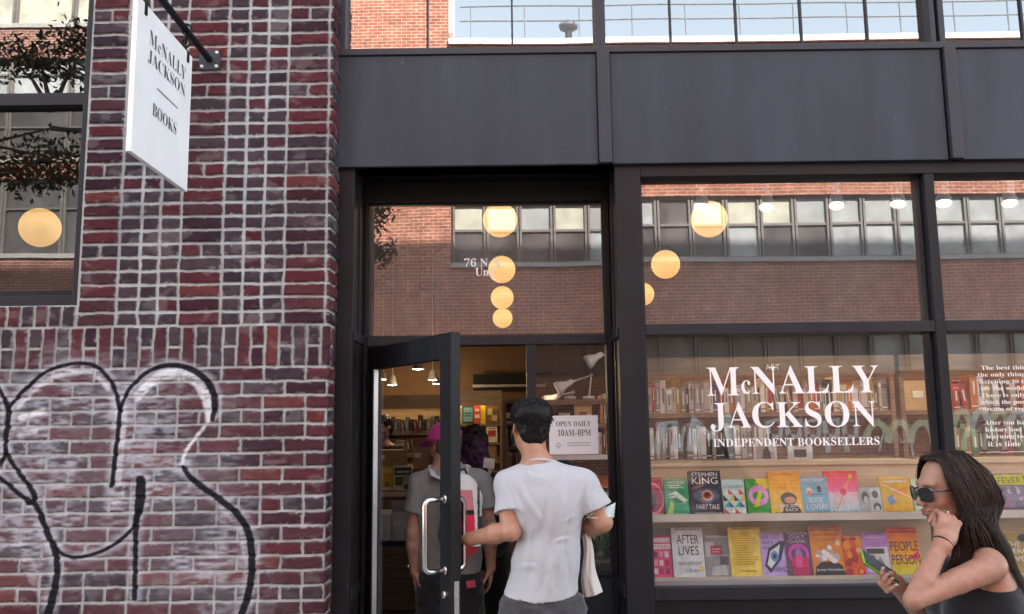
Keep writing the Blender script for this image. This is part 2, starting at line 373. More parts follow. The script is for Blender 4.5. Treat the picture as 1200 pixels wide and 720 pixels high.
def brick_sheet(us, zs, hole=True):
    """u runs along the face up to XC, then round the corner; returns verts, colours, keep mask"""
    U, Z = np.meshgrid(us, zs, indexing='ij'); U = U.astype(np.float32); Z = Z.astype(np.float32)
    wu = U + (noise3(U * 18, Z * 18, 1.0) - .5) * .006 + (noise3(U * 60, Z * 60, 3.0) - .5) * .004
    wz = Z + (noise3(U * 14, Z * 14, 2.0) - .5) * .0055 + (noise3(U * 55, Z * 55, 4.0) - .5) * .003
    D = np.full(U.shape, -1.0, np.float32); ID = np.zeros(U.shape, np.int64); DARK = np.full(U.shape, .2, np.float32); REL = np.zeros(U.shape, np.float32)
    XR = XC + 0.102                                        # running edge used so that headers close the return
    def put(m, lx, L, lz, H, ids, dark, j=.0122, rel=None):
        d = np.minimum(np.minimum(lx - j / 2, L - j / 2 - lx), np.minimum(lz - j / 2, H - j / 2 - lz))
        D[m] = d[m]; ID[m] = np.broadcast_to(ids, U.shape)[m]; DARK[m] = np.broadcast_to(dark, U.shape)[m]
        if rel is not None: REL[m] = np.broadcast_to(rel, U.shape)[m]
    # lower wall : stretchers with a header course every sixth
    i = np.floor((ZB - wz) / CH).astype(int); lz = (ZB - wz) - i * CH
    hd = (i % 6) == 3
    L = np.where(hd, .1015, .203)
    off = np.where(hd, .0, np.where(i % 2 == 0, 0.0, .1015)) + (XR - XC)
    q = (XC - wu + off); k = np.floor(q / L).astype(int)
    put(Z < ZB, q - k * L, L, lz, CH, i * 1000 + k + 7, np.where(hd, .55, .13))
    # band of upright bricks
    cw = .0672; q = XC + .034 - wu; k = np.floor(q / cw).astype(int); lx = q - k * cw
    sol = (k % 2) == 0; half = (wz > (ZB + ZT) / 2)
    lzb = np.where(sol, wz - ZB, np.where(half, wz - (ZB + ZT) / 2, wz - ZB)); Hb = np.where(sol, ZT - ZB, (ZT - ZB) / 2)
    put((Z >= ZB) & (Z < ZT), lx, cw, lzb, Hb, 500000 + k * 2 + (half & ~sol), np.where(sol, .12, .55))
    # sill row of the window
    cs = .0665; q = XWIN - wu; k = np.floor(q / cs).astype(int)
    sill = (Z >= ZT) & (U < XWIN) & (Z < ZSILL)
    put(sill, q - k * cs, cs, wz - ZT, ZSILL - ZT, 600000 + k, .6)
    # stacked columns above
    pat = [P(x, 372, YB).x for x in (90.7, 135.8, 161, 183.3, 208, 258, 283, 306, 331.5)] + [XC + .3]
    pat = [pat[0]] + pat[1:]
    rows = np.floor((wz - ZT) / CH).astype(int); lz = (wz - ZT) - rows * CH
    up = (Z >= ZT) & (U >= XWIN)
    for c in range(len(pat) - 1):
        m = up & (wu >= pat[c]) & (wu < pat[c + 1])
        Lc = pat[c + 1] - pat[c]; lx = wu - pat[c]
        S = c in (0, 4, 8)
        if c == 8: Lc = .205
        if S:
            spl = (rows % 6) == 5
            kk = np.where(spl & (lx > Lc / 2), 1, 0); lx2 = np.where(spl & (lx > Lc / 2), lx - Lc / 2, lx); L2 = np.where(spl, Lc / 2, Lc)
            if c == 8:
                over = lx > Lc; lx2 = np.where(over, lx - Lc, lx2); L2 = np.where(over, .4, L2)
                kk = np.where(over, 0, kk)
            put(m, lx2, L2, lz, CH, 700000 + rows * 40 + c * 2 + kk, np.where(spl, .5, .16), .0122, .003)
        else:
            put(m, lx, Lc, lz, CH, 700000 + rows * 40 + c * 2, .72, .0145, -.004)
    # above the window's left part (out of view): plain
    m = (Z >= ZSILL) & (U < XWIN); D[m] = .02
    # colours
    rs = np.random.RandomState(11); HR = rs.rand(4096, 5).astype(np.float32); hid = (ID * 7919 + 13) & 4095
    h = HR[hid]
    br = D > 0
    n1 = fbm(U * 30, Z * 60, 0.0, 4, 2); n2 = fbm(U * 6, Z * 6, 5.0, 4, 9); n3 = noise3(U * 160, Z * 160, 0.0, 4)
    red = np.stack([.056 + .036 * h[..., 1], .0195 + .009 * h[..., 2], .0265 + .009 * h[..., 2]], -1)
    pale = np.stack([.13 + 0 * U, .036 + 0 * U, .032 + 0 * U], -1)
    red = np.where((h[..., 4] > .95)[..., None], pale * .8 + red * .2, red)
    red = np.where((h[..., 4] < .22)[..., None], red * np.array([.55, .75, .85], np.float32), red)
    drk = np.stack([.040 + .024 * h[..., 1], .029 + .015 * h[..., 1], .036 + .015 * h[..., 1]], -1)
    isd = h[..., 0] < DARK
    bc = np.where(isd[..., None], drk, red) * (.55 + .9 * n1)[..., None]
    bc = bc * (.85 + .3 * n3)[..., None]
    eff = np.clip((fbm(U * 9, Z * 14, 7.0, 4, 21) - .62) * 3.2, 0, .22)[..., None]     # lime bloom
    bc = bc * (1 - eff * .6) + np.array([.40, .37, .38]) * eff * .6
    mc = np.array([.385, .412, .412]) * (.72 + .5 * fbm(U * 22, Z * 22, 3.0, 4, 31))[..., None]
    dirt = np.clip((fbm(U * 5, Z * 5, 1.0, 3, 41) - .55) * 3, 0, .5)[..., None]
    mc = mc * (1 - .45 * dirt)
    w = np.clip(D / .0028 + .5, 0, 1)[..., None]
    smear = np.clip((fbm(U * 45, Z * 45, 2.0, 3, 51) - .62) * 8, 0, 1)[..., None] * np.clip(1 - D / .012, 0, 1)[..., None] * .7
    col = mc * (1 - w * (1 - smear)) + bc * w * (1 - smear)
    # height
    s = np.clip((D + .001) / .006, 0, 1); s = s * s * (3 - 2 * s)
    hgt = s * (.0085 + .003 * (h[..., 2] - .5)) + REL * s + (n1 - .5) * .003 + (fbm(U * 50, Z * 50, 6.0, 3, 61) - .5) * .0035 * (1 - s)
    # old whitewash and the sprayed lines
    dry = fbm(U * 22, Z * 70, 0.0, 4, 71); big = fbm(U * 4.5, Z * 5.5, 0.0, 3, 77)
    haze = np.clip((big - .42) * 4.5, 0, 1) * np.clip((dry - .36) * 3.2, 0, 1)
    c0 = px2wall([(95, 560)])[0]; c1 = px2wall([(215, 620)])[0]
    reg_ = np.maximum(np.exp(-(((U - c0[0]) / .52) ** 2 + ((Z - c0[1]) / .50) ** 4)), np.exp(-(((U - c1[0]) / .30) ** 2 + ((Z - c1[1]) / .42) ** 4)))
    haze = np.clip(.22 + haze * 1.3, 0, 1) * np.clip(reg_ * 1.25, 0, 1) * (.35 + .65 * np.clip((dry - .2) * 2.2, 0, 1)) * .66
    col = col * (1 - haze[..., None]) + np.array([.48, .51, .57]) * haze[..., None]
    def stroke(pts, ws, soft):
        p = px2wall(pts); wv = np.array(ws) * .00395 / 2
        dist = np.full(U.shape, 9., np.float32)
        m = (U > p[:, 0].min() - .1) & (U < p[:, 0].max() + .1) & (Z > p[:, 1].min() - .1) & (Z < p[:, 1].max() + .1)
        x, z = U[m], Z[m]; d = np.full(x.shape, 9., np.float32)
        # round the corners of the drawn line
        t = np.linspace(0, len(p) - 1, (len(p) - 1) * 5 + 1)
        def cr(a):
            e = np.concatenate([a[:1] * 2 - a[1:2], a, a[-1:] * 2 - a[-2:-1]]); i_ = np.minimum(t.astype(int), len(a) - 2); f = t - i_
            p0, p1, p2, p3 = e[i_], e[i_ + 1], e[i_ + 2], e[i_ + 3]
            if a.ndim > 1: f = f[:, None]
            return .5 * (2 * p1 + (p2 - p0) * f + (2 * p0 - 5 * p1 + 4 * p2 - p3) * f ** 2 + (3 * p1 - p0 - 3 * p2 + p3) * f ** 3)
        p2_, w2_ = cr(p), cr(wv)
        for a, b, wa, wb in zip(p2_[:-1], p2_[1:], w2_[:-1], w2_[1:]):
            ba = b - a; l2 = max(ba @ ba, 1e-9)
            tt = np.clip(((x - a[0]) * ba[0] + (z - a[1]) * ba[1]) / l2, 0, 1)
            d = np.minimum(d, np.hypot(x - a[0] - tt * ba[0], z - a[1] - tt * ba[1]) - (wa + (wb - wa) * tt))
        dist[m] = d
        dist = dist + (n3 - .5) * .004
        return np.clip(.5 - dist / soft, 0, 1)
    if us[0] < P(320, 600, YB).x and zs[0] < ZB:
        for pts, ws, a in WHITE_STROKES:
            k_ = (stroke(pts, ws, .012) * a * np.clip((dry - .25) * 3.5, 0, 1))[..., None]; col = col * (1 - k_) + np.array([.74, .76, .80]) * k_
        for pts, ws in BLACK_STROKES:
            halo = (stroke(pts, [w_ + 7 for w_ in ws], .035) * .62 * np.clip((dry - .18) * 2.6, 0, 1))[..., None]; col = col * (1 - halo) + np.array([.55, .58, .65]) * halo
        for pts, ws in BLACK_STROKES:
            k_ = (stroke(pts, [w_ + .8 for w_ in ws], .006) * (.955 + .04 * n3))[..., None]; col = col * (1 - k_) + np.array([.006, .006, .008]) * k_
    # positions
    V = np.empty(U.shape + (3,), np.float32)
    face = U <= XC
    V[..., 0] = np.where(face, U, XC + hgt); V[..., 1] = np.where(face, YB - hgt, YB + (U - XC)); V[..., 2] = Z
    near = np.clip(1 - np.abs(U - XC) / .006, 0, 1)
    V[..., 0] = np.where(face, U + hgt * near * 1.0, V[..., 0]); V[..., 1] = np.where(face, V[..., 1], V[..., 1] - hgt * near)
    keep = np.ones((len(us) - 1, len(zs) - 1), bool)
    if hole:
        um = (us[:-1] + us[1:]) / 2; zm = (zs[:-1] + zs[1:]) / 2
        keep &= ~((um[:, None] < XWIN) & (zm[None] > ZSILL) & (um[:, None] > XWIN - 1.75))
    return V.reshape(-1, 3), col.reshape(-1, 3), keep

def sheet_mesh(name, us, zs, material, parent):
    V, C, keep = brick_sheet(us, zs); nz = len(zs)
    i, j = np.nonzero(keep); a = i * nz + j
    F = np.stack([a, a + nz, a + nz + 1, a + 1], 1)
    me = bpy.data.meshes.new(name)
    me.vertices.add(len(V)); me.vertices.foreach_set('co', V.ravel().astype(np.float32))
    me.loops.add(F.size); me.loops.foreach_set('vertex_index', F.ravel().astype(np.int32))
    me.polygons.add(len(F)); me.polygons.foreach_set('loop_start', np.arange(0, F.size, 4, dtype=np.int32)); me.polygons.foreach_set('loop_total', np.full(len(F), 4, np.int32))
    me.update(calc_edges=True); smooth(me)
    ca = me.color_attributes.new('Col', 'FLOAT_COLOR', 'POINT')
    ca.data.foreach_set('color', np.concatenate([C, np.ones((len(C), 1))], 1).astype(np.float32).ravel())
    me.materials.append(material)
    return link_mesh(name, me, parent)

M_BRICK = mat('red brick wall with lime mortar', (1, 1, 1), 0.85, var=0.06, scale=40, bump=0.25, bscale=300, attr=True, spec=0.12)
M_BRICK_UP = brickmat('plain red brick', (.19, .035, .045), (.075, .05, .06), (.42, .40, .40))
bb = thing('brick_building', 'dark red brick building with pale mortar, wide window and black outlined graffiti bubbles', 'building', (-2.4, YB + .5, 0))
XL = -2.62
ZTOP = 3.95
sheet_mesh('wall', np.concatenate([np.arange(XL, XC - .004, .0042), np.arange(XC - .003, XC + .008, .0025), np.arange(XC + .010, YF - YB + XC + .02, .005)]), np.arange(.62, ZTOP, .0042), M_BRICK, bb)
w = MB()
w.box(-6.5, XL, YB, YB + .3, 0, ZSILL)                    # the wall runs on beyond the picture
w.box(-6.5, XWIN - 1.74, YB + .002, YB + .3, ZSILL, 6.2)
w.box(XL, XC - .004, YB + .003, YB + .3, 0, .622)
w.box(XWIN - 1.74, XC - .004, YB + .003, YB + .3, 4.7, 6.2)
w.box(XWIN, XC - .004, YB + .003, YB + .3, ZTOP - .002, 4.7)
w.box(-6.5, XC - .01, YB + .02, YB + 12, 6.2, 21)  # unseen upper mass, added to block the sun
w.build('upper_wall', M_BRICK_UP, bb)
w = MB(); w.box(XWIN - .001, XWIN + .02, YB + .012, YB + .29, ZSILL, 4.7); w.box(XWIN - 1.745, XWIN - .001, YB + .012, YB + .29, ZSILL - .03, ZSILL - .004)
w.build('window_reveal', M_BRICK_UP, bb)
# its window
YLF = YB + .055; YLG = YLF + .055
fr = MB()
zmid0, zmid1 = P(50, 123, YLF).z, P(50, 108.5, YLF).z
zb1 = P(50, 346.5, YLF).z
xr = XWIN - .002; xs = xr - .052
fr.box(xs, xr, YLF, YLF + .11, ZSILL - .003, 4.7)
fr.box(XWIN - 1.74, xs, YLF + .002, YLF + .11, ZSILL - .003, zb1)
fr.box(XWIN - 1.74, xs, YLF + .006, YLF + .11, zmid0, zmid1)
fr.box(XWIN - 1.74, xs, YLF + .003, YLF + .11, 4.62, 4.7)
fr.box(XWIN - 1.74, XWIN - 1.68, YLF, YLF + .11, zb1, 4.62)
wf = fr.build('window', M_BAR, bb, bevel=.003)
bd = MB(); bd.box(xs - .014, xs - .001, YLF + .03, YLF + .05, zb1, zmid0); bd.box(XWIN - 1.68, xs - .001, YLF + .028, YLF + .05, zb1 + .001, zb1 + .028)
bd.build('sash_bead', M_FRAME, wf)
MB().poly([(XWIN - 1.7, YLG, zb1), (xs, YLG, zb1), (xs, YLG, zmid0), (XWIN - 1.7, YLG, zmid0)]).build('pane', glass('loft window glass', 2.2, (.55, .55, .55), .3), wf)
MB().poly([(XWIN - 1.7, YLG, zmid1), (xs, YLG, zmid1), (xs, YLG, 4.64), (XWIN - 1.7, YLG, 4.64)]).build('pane', M_GLASS_W, wf)

# ================================================================ the shop front
sf = thing('shop_front', 'charcoal metal shop front with wide fascia, open glass door and big display windows', 'shop front', (.6, YW, 0))
XR_END = 4.2
zF0, zF1 = P(560, 194, YF).z, P(560, 64.5, YF).z         # fascia bottom and top
X_F0 = XC + .004
covL = (P(701, 130, YF - .02).x, P(716, 130, YF - .02).x); covR = (P(1111.5, 120, YF - .02).x, P(1125, 120, YF - .02).x)
for x0, x1 in ((X_F0, covL[0] - .003), (covL[1] + .003, covR[0] - .012), (covR[1] + .003, XR_END)):
    MB().box(x0, x1, YF, YF + .03, zF0, zF1).build('fascia_panel', M_FASC, sf, bevel=.003)
for x0, x1 in (covL, covR):
    MB().box(x0, x1, YF - .022, YF + .02, zF0 + .002, zF1 + .012).build('fascia_joint_cover', M_COVER, sf, bevel=.003)
f = MB(); f.box(X_F0, XR_END, YF + .032, YF + .2, zF0 + .01, zF1 - .005); f.build('fascia_backing', M_DARK, sf)
# upper windows
zu0 = P(560, 59.5, YF + .03).z
f = MB(); f.box(X_F0, XR_END, YF - .012, YF + .09, zF1 + .002, zu0)
f.build('upper_sill', M_COVER, sf, bevel=.003)
YU = YF + .075
ux = [X_F0, P(405, 30, YF + .01).x, P(697, 25, YF + .01).x, P(709, 25, YF + .01).x, P(1089, 25, YF + .01).x, P(1106, 25, YF + .01).x, XR_END]
for k, (a, b) in enumerate(((1, 2), (3, 4), (5, 6))):
    m = MB(); ZU1 = zu0 + 2.0
    m.box(ux[a] - (.09 if k == 0 else .03), ux[a] - .0, YF + .004, YF + .12, zu0 + .001, ZU1)
    if b != 6: m.box(ux[b] + .0005, ux[b] + .028, YF + .006, YF + .12, zu0 + .001, ZU1)
    m.box(ux[a], ux[b], YF + .008, YF + .12, ZU1 - .06, ZU1)
    u = m.build('upper_window', M_COVER, sf, bevel=.003)
    MB().poly([(ux[a], YU, zu0), (ux[b], YU, zu0), (ux[b], YU, ZU1 - .06), (ux[a], YU, ZU1 - .06)]).build('pane', M_GLASS_U, u)
    for px in ((501, 600), (785, 862, 938, 1015), (1197, 1272, 1348))[k]:
        x = P(px, 25, YU - .003).x
        MB().box(x - .005, x + .005, YU - .014, YU - .001, zu0, ZU1 - .06).build('glazing_bar', M_FASC, u)
# unseen storeys above, made tall to keep the street in the shade
f = MB(); f.box(XC - .005, 26, YF + .25, YF + 12, zu0 + 2.02, 22); f.box(XC - .005, XR_END, YF + .02, YF + .24, zu0 + 2.001, zu0 + 4)
f.build('upper_storeys', M_BRICK_UP, sf)

# door bay
XJ0 = P(414.5, 300, YW).x; XJ1 = P(725.3, 390, YW).x
XP1 = 0.5 * (P(749.5, 215, YW).x + P(767.5, 690, YW).x)
zW1 = zF0 + .012
f = MB(); f.box(XC + .003, XJ0, YW, YW + .42, 0, zW1); f.build('left_pilaster', M_FRAME, sf, bevel=.004)
f = MB(); f.box(XJ1, XP1, YW, YW + .42, 0, zW1); f.build('middle_pilaster', M_FRAME, sf, bevel=.004)
f = MB(); f.box(XJ0, XJ1, YF + .03, YD + .14, zW1 - .002, zW1 + .05); f.build('bay_soffit', M_DARK, sf)
zh0, zh1 = P(570, 237, YD).z, zW1 - .004                  # head bar
zt1, zt0 = P(570, 393.5, YD).z, P(570, 404.5, YD).z       # transom bar
f = MB()
f.box(XJ0 + .002, XJ1 - .002, YD, YD + .1, zh0, zh1)
f.box(XJ0 + .002, XJ0 + .022, YD + .001, YD + .1, 0, zh0); f.box(XJ1 - .034, XJ1 - .002, YD + .001, YD + .1, 0, zh0)
df = f.build('door_frame', M_DARK, sf, bevel=.003)
f = MB(); f.box(XJ0 + .022, XJ1 - .034, YD - .004, YD + .1, zt0, zt1)
for xa, xb in ((XJ0 + .001, XJ0 + .012), (XJ1 - .012, XJ1 - .001)): f.box(xa, xb, YW + .01, YD - .006, zt0 + .004, zt1 + .004)
f.build('transom_bar', M_BAR, df, bevel=.003)
f = MB()
for xa, xb in ((XJ0 + .001, XJ0 + .012), (XJ1 - .012, XJ1 - .001)): MB().box(xa, xb, YW + .01, YD - .006, .82, .88).build('reveal_trim', M_BAR, df, bevel=.003)
f = MB()
for xa, xb in ((XJ0 + .001, XJ0 + .008), (XJ1 - .008, XJ1 - .001)): f.box(xa, xb, YW + .13, YW + .16, .1, zh1)
f.build('reveal_strip', M_FRAME, df)
tw = MB(); xa, xb = XJ0 + .022, XJ1 - .034
tw.box(xa, xa + .006, YD + .02, YD + .05, zt1, zh0); tw.box(xb - .006, xb, YD + .02, YD + .05, zt1, zh0)
tw.box(xa, xb, YD + .021, YD + .05, zt1 + .0005, zt1 + .007); tw.box(xa, xb, YD + .021, YD + .05, zh0 - .006, zh0 - .0005)
tr = tw.build('transom_window', M_FRAME, sf)
YT = YD + .04
MB().poly([(xa, YT, zt1), (xb, YT, zt1), (xb, YT, zh0), (xa, YT, zh0)]).build('pane', M_GLASS_T, tr)
l = MB()
def px_text(mb, body, x0, y0, x1, y1, Y, serif=True, thin=0.0, col=(.85, .85, .85)):
    """words laid on the plane Y between the photo pixels of their lower left and upper right corner"""
    a, b, c = P(x0, y0, Y), P(x1, y0 - (x1 - x0) * .0125, Y), P(x0, y1, Y)
    text_into(mb, body, (a.x, Y, a.z), (1, 0, 0), (0, 0, 1), b.x - a.x, c.z - a.z, serif, thin, col)
px_text(l, '76 N. 4', 544, 313, 586, 303, YT - .004); px_text(l, 'Unit', 557, 323.5, 581, 314, YT - .004)
l.build('lettering', M_VINYL, tr)
# sidelight
xm0, xm1 = P(618, 500, YD).x, P(629, 500, YD).x
zs0 = P(680, 668, YD).z
f = MB(); f.box(xm0, xm1, YD - .002, YD + .1, 0, zt0 - .001); f.box(xm1, XJ1 - .034, YD + .003, YD + .09, 0, zs0)
f.box(xm1, XJ1 - .034, YD - .012, YD + .002, zs0 - .03, zs0)
sl = f.build('sidelight', M_BAR, sf, bevel=.003)
MB().poly([(xm1, YT, zs0), (XJ1 - .034, YT, zs0), (XJ1 - .034, YT, zt0), (xm1, YT, zt0)]).build('pane', M_GLASS_S, sl)

# the door, standing open to the street
HX, HY, TH = XJ0 + .03, YD + .005, R(57.5)
dz0, dz1 = .06, zt0 - .012
DW, DT = .925, .048
d = MB()
d.box(0, .075, 0, DT, dz0, dz1); d.box(DW - .105, DW, 0, DT, dz0, dz1)
d.box(.075, DW - .105, .001, DT - .001, dz1 - .115, dz1); d.box(.075, DW - .105, .001, DT - .001, dz0, dz0 + .25)
door = d.build('door', M_DARK, sf, local=True, bevel=.002)
door.location = Vector((HX, HY, 0)) - ORG[sf.name]; door.rotation_euler = (0, 0, -TH)
d = MB(); d.box(.075, .09, -.004, .02, dz0 + .25, dz1 - .116); d.build('glazing_bead', mat('pale anodised bead', (.5, .5, .52), .35, .6), door, local=True)
MB().poly([(.08, DT / 2, dz0 + .25), (DW - .1, DT / 2, dz0 + .25), (DW - .1, DT / 2, dz1 - .115), (.08, DT / 2, dz1 - .115)]).build('pane', M_GLASS_D, door, local=True)
def pull(sgn):
    y0 = 0 if sgn < 0 else DT; k = (.10 if sgn < 0 else .045) * sgn; u = DW - .055
    zt_, zb_ = 1.335, 1.03
    r = .025
    path = [(u, y0, zt_)]
    path += [(u, y0 + k - sgn * r * (1 - math.sin(a)), zt_ - r * (1 - math.cos(a))) for a in [R(x) for x in (0, 30, 60, 90)]]
    path += [(u, y0 + k - sgn * r * (1 - math.cos(a)), zb_ + r * (1 - math.sin(a))) for a in [R(x) for x in (0, 30, 60, 90)]]
    path += [(u, y0, zb_)]
    m = MB(); m.tube(path, .0125, 12)
    for z in (zt_, zb_): m.lathe((u, y0, z), [(0, 0), (.02, 0), (.02, .006 ), (.0126, .008)], 16, axis=(0, sgn, 0))
    return m.build('pull_handle', M_STEEL, door, local=True, sm=True)
pull(-1); pull(1)
m = MB(); m.lathe((DW - .05, 0, .93), [(.0, 0), (.017, 0), (.017, -.012), (.012, -.014), (0, -.014)], 16, axis=(0, 1, 0)); m.box(DW - .054, DW - .046, -.018, -.012, .915, .945)
m.build('lock', M_STEEL, door, local=True)
m = MB(); m.box(DW - .001, DW + .003, .012, .036, .80, .99); m.box(DW, DW + .006, .018, .03, .9, .93)
m.build('latch_plate', M_STEEL, door, local=True)
for hz_ in (.35, dz1 - .25): MB().box(-.012, .012, -.006, .02, hz_, hz_ + .12).build('hinge', M_DARK, door, local=True)

# display windows
zw1, zwm1, zwm0, zw0 = P(900, 205.5, YW).z, P(900, 378, YW).z, P(900, 391, YW).z, P(900, 687.5, YW).z
XM0 = .5 * (P(1083, 212, YW).x + P(1108, 520, YW).x); XM1 = .5 * (P(1096, 212, YW).x + P(1119, 520, YW).x)
f = MB(); f.box(XP1 + .001, XR_END, YW + .001, YW + .16, zw1, zW1); f.build('window_head', M_FRAME, sf, bevel=.003)
f = MB(); f.box(XM0, XM1, YW + .003, YW + .16, .3, zw1 - .001); f.build('mullion', M_FRAME, sf, bevel=.003)
for k, (x0, x1) in enumerate(((XP1 + .001, XM0 - .001), (XM1 + .001, XR_END))):
    f = MB()
    f.box(x0, x1, YW + .005, YW + .14, zwm0, zwm1)
    f.box(x0, x1, YW + .004, YW + .14, zw0 - .062, zw0)
    f.box(x0, x0 + .012, YW + .05, YW + .14, zw0 + .001, zw1); f.box(x1 - .012, x1, YW + .05, YW + .14, zw0 + .001, zw1)
    win = f.build('display_window', M_BAR, sf, bevel=.003)
    MB().box(x0 + .012, x1 - .012, YG - .03, YG + .02, zw0 + .0005, zw0 + .014).build('sill_strip', mat('grey aluminium sill', (.22, .22, .225), .5, .3), win)
    MB().poly([(x0, YG, zwm1), (x1, YG, zwm1), (x1, YG, zw1), (x0, YG, zw1)]).build('pane', M_GLASS_T, win)
    MB().poly([(x0, YG, zw0), (x1, YG, zw0), (x1, YG, zwm0), (x0, YG, zwm0)]).build('pane', M_GLASS, win)
    l = MB(); yl = YG - .004
    if k == 0:
        px_text(l, 'M', 829, 464, 867, 431, yl, thin=.005); px_text(l, 'c', 869, 462, 880, 446, yl, thin=.003); px_text(l, 'NALLY', 881, 462.5, 1031, 429.5, yl, thin=.005)
        px_text(l, 'JACKSON', 833, 506, 1028, 472, yl, thin=.005)
        px_text(l, 'INDEPENDENT BOOKSELLERS', 836, 524, 1031, 514.5, yl, thin=.0)
    else:
        lines = ['The best thing for', 'the only thing that never', 'listening to the disorder', 'see the world about you', 'There is only one thing', 'which the poor mind', 'dream of regretting', '', 'After you have exhausted', 'history and economics', 'learning to begin', 'it is time to learn']
        x0s = [1150, 1146, 1148, 1150, 1150, 1150, 1152, 0, 1154, 1155, 1156, 1158]
        for q, (s, xx) in enumerate(zip(lines, x0s)):
            if not s: continue
            yy = 435 + q * 8.05
            px_text(l, s, xx, yy, xx + len(s) * 4.0, yy - 6.2, yl, thin=0.006)
    l.build('lettering', M_VINYL, win)
f = MB(); f.box(XP1 + .001, XR_END, YW + .02, YW + .14, 0, zw0 - .063); f.build('stall_riser', M_DARK, sf)

# ================================================================ the hanging sign
XS = P(222, 118, 3.9).x
pl = P(247, 72, YB)
XS = pl.x
br_ = thing('sign_bracket', 'black rod bracket bolted by a square plate to the brick wall', 'sign bracket', (XS, YB, pl.z))
MB().box(XS - .052, XS + .052, YB - .022, YB - .010, pl.z - .052, pl.z + .052).build('plate', M_FASC, br_, bevel=.002)
YR = YB - 1.25
MB().tube([(XS, YB - .014, pl.z), (XS, YR, pl.z + .02)], .0165, 12).build('rod', M_DARK, br_, sm=True)
for sx in (-1, 1):
    for sz in (-1, 1):
        MB().lathe((XS + sx * .036, YB - .022, pl.z + sz * .036), [(0, -.008), (.006, -.007), (.0085, 0)], 12, axis=(0, 1, 0)).build('bolt', M_WHITE, br_, sm=True)
def on_sign(px, py):
    d = P(px, py, 1.0) - CAM; t = XS / d.x; return CAM + d * t
pts = [on_sign(218, 224.5), on_sign(221.5, 66), on_sign(150, 179)]
yf = .5 * (pts[0].y + pts[1].y); zb_ = pts[0].z; ztp = pts[1].z; yn = pts[2].y
zb_ = .5 * (pts[0].z + pts[2].z)
hs = thing('hanging_sign', 'white double sided shop sign hanging edge-on from the black rod on the brick wall', 'sign', (XS, .5 * (yf + yn), ztp))
MB().box(XS - .011, XS + .011, yn, yf, zb_, ztp).build('board', mat('white sign enamel', (.88, .89, .90), .4, var=.03), hs, bevel=.002)
SH, SW = ztp - zb_, yf - yn
for sgn in (1, -1):
    l = MB()
    o = Vector((XS + sgn * .0135, yn if sgn > 0 else yf, zb_)); u = Vector((0, sgn, 0)); v = Vector((0, 0, 1))
    def st(body, u0, v0, u1, v1, thin=.004): text_into(l, body, o + u * (u0 * SW) + v * (v0 * SH), u, v, (u1 - u0) * SW, (v1 - v0) * SH, True, thin + .008, (.1, .1, .1))
    st('M', .20, .77, .325, .865); st('c', .345, .77, .395, .825); st('NALLY', .41, .77, .87, .865)
    st('JACKSON', .19, .64, .87, .735)
    st('BOOKS', .30, .33, .73, .415)
    a = o + u * (.36 * SW) + v * (.525 * SH); l.poly([a, a + u * (.38 * SW), a + u * (.38 * SW) + v * .004, a + v * .004], (.1, .1, .1))
    l.build('lettering', mat('dark grey vinyl', (.07, .07, .08), .5), hs)
for yy in (yn + .12 * SW, yf - .10 * SW):
    m = MB(); zr = pl.z + .012
    m.tube([(XS, yy, ztp - .06), (XS, yy, ztp + .03)], .007, 8); m.box(XS - .016, XS + .016, yy - .01, yy + .01, ztp - .05, ztp + .004)
    m.tube([(XS + .018 * math.cos(a), yy, ztp + .045 + .022 * math.sin(a)) for a in np.linspace(0, 2 * math.pi, 13)], .005, 6)
    m.tube([(XS, yy + .012 * math.cos(a), .5 * (ztp + zr) + .03 + (zr - ztp - .03) * .5 * math.sin(a)) for a in np.linspace(0, 2 * math.pi, 13)], .005, 6)
    m.tube([(XS + .024 * math.cos(a), yy, zr + .0 + .024 * math.sin(a)) for a in np.linspace(0, 2 * math.pi, 13)], .006, 6)
    m.build('hook', M_DARK, hs, sm=True)
# ================================================================ ground and street
def struct(name, m, mb, kind='structure'):
    o = mb.build(name, m); o['kind'] = kind; return o
M_PAVE = mat('concrete pavement', (.30, .29, .28), .9, var=.2, scale=2, bump=.2)
M_ROAD = mat('asphalt', (.055, .055, .058), .9, var=.25, scale=3, bump=.3)
g = MB(); g.box(-60, 60, -400, 400, -.6, -.14); struct('ground', M_ROAD, g)
g = MB(); g.box(-60, 60, -.6, YB + .1, -.2, 0); struct('sidewalk', M_PAVE, g)
g = MB(); g.box(-60, 60, -.75, -.6, -.2, -.004); struct('kerb', mat('granite kerb', (.36, .36, .37), .8, scale=8), g)
g = MB(); g.box(-60, 60, -10.2, -.75, -.18, -.13); struct('road', M_ROAD, g)
g = MB(); g.box(-60, 60, -14, -10.2, -.2, 0); struct('opposite_sidewalk', M_PAVE, g)

# ================================================================ across the street (seen mirrored in the panes)
YO = -14.0; YV = 2 * YG - YO
def Q(px, py): return P(px, py, YV)
M_OB = brickmat('warm orange brick', (.44, .145, .085), (.32, .10, .065), (.56, .44, .36), .27, .094, .019)
M_CONC = mat('pale concrete band', (.46, .44, .42), .85, var=.15)
M_WFR = mat('grey brown window frame', (.20, .18, .17), .5)
M_BLIND = mat('cream blind', (.58, .57, .47), .8, var=.25, scale=2)
M_PANEL = mat('pale window film', (.40, .42, .43), .6, var=.25, scale=2)
M_DPANE = mat('dark far glass', (.12, .11, .11), .2, var=.5, scale=1.2)
oX0, oX1 = Q(527, 260).x, 24.0
zs_, zh_ = Q(900, 301).z, Q(900, 229).z
zg0, zg1 = Q(900, 438).z, Q(900, 388).z
zpar = Q(640, 54).z
ob = thing('brick_warehouse', 'orange brick warehouse across the street with a long band of grey windows and white parapet', 'building', (8, YO, 0))
w = MB()
w.box(oX0 - 5.4, oX0, YO - .4, YO, 0, zpar + 5.5)                 # taller part on the left
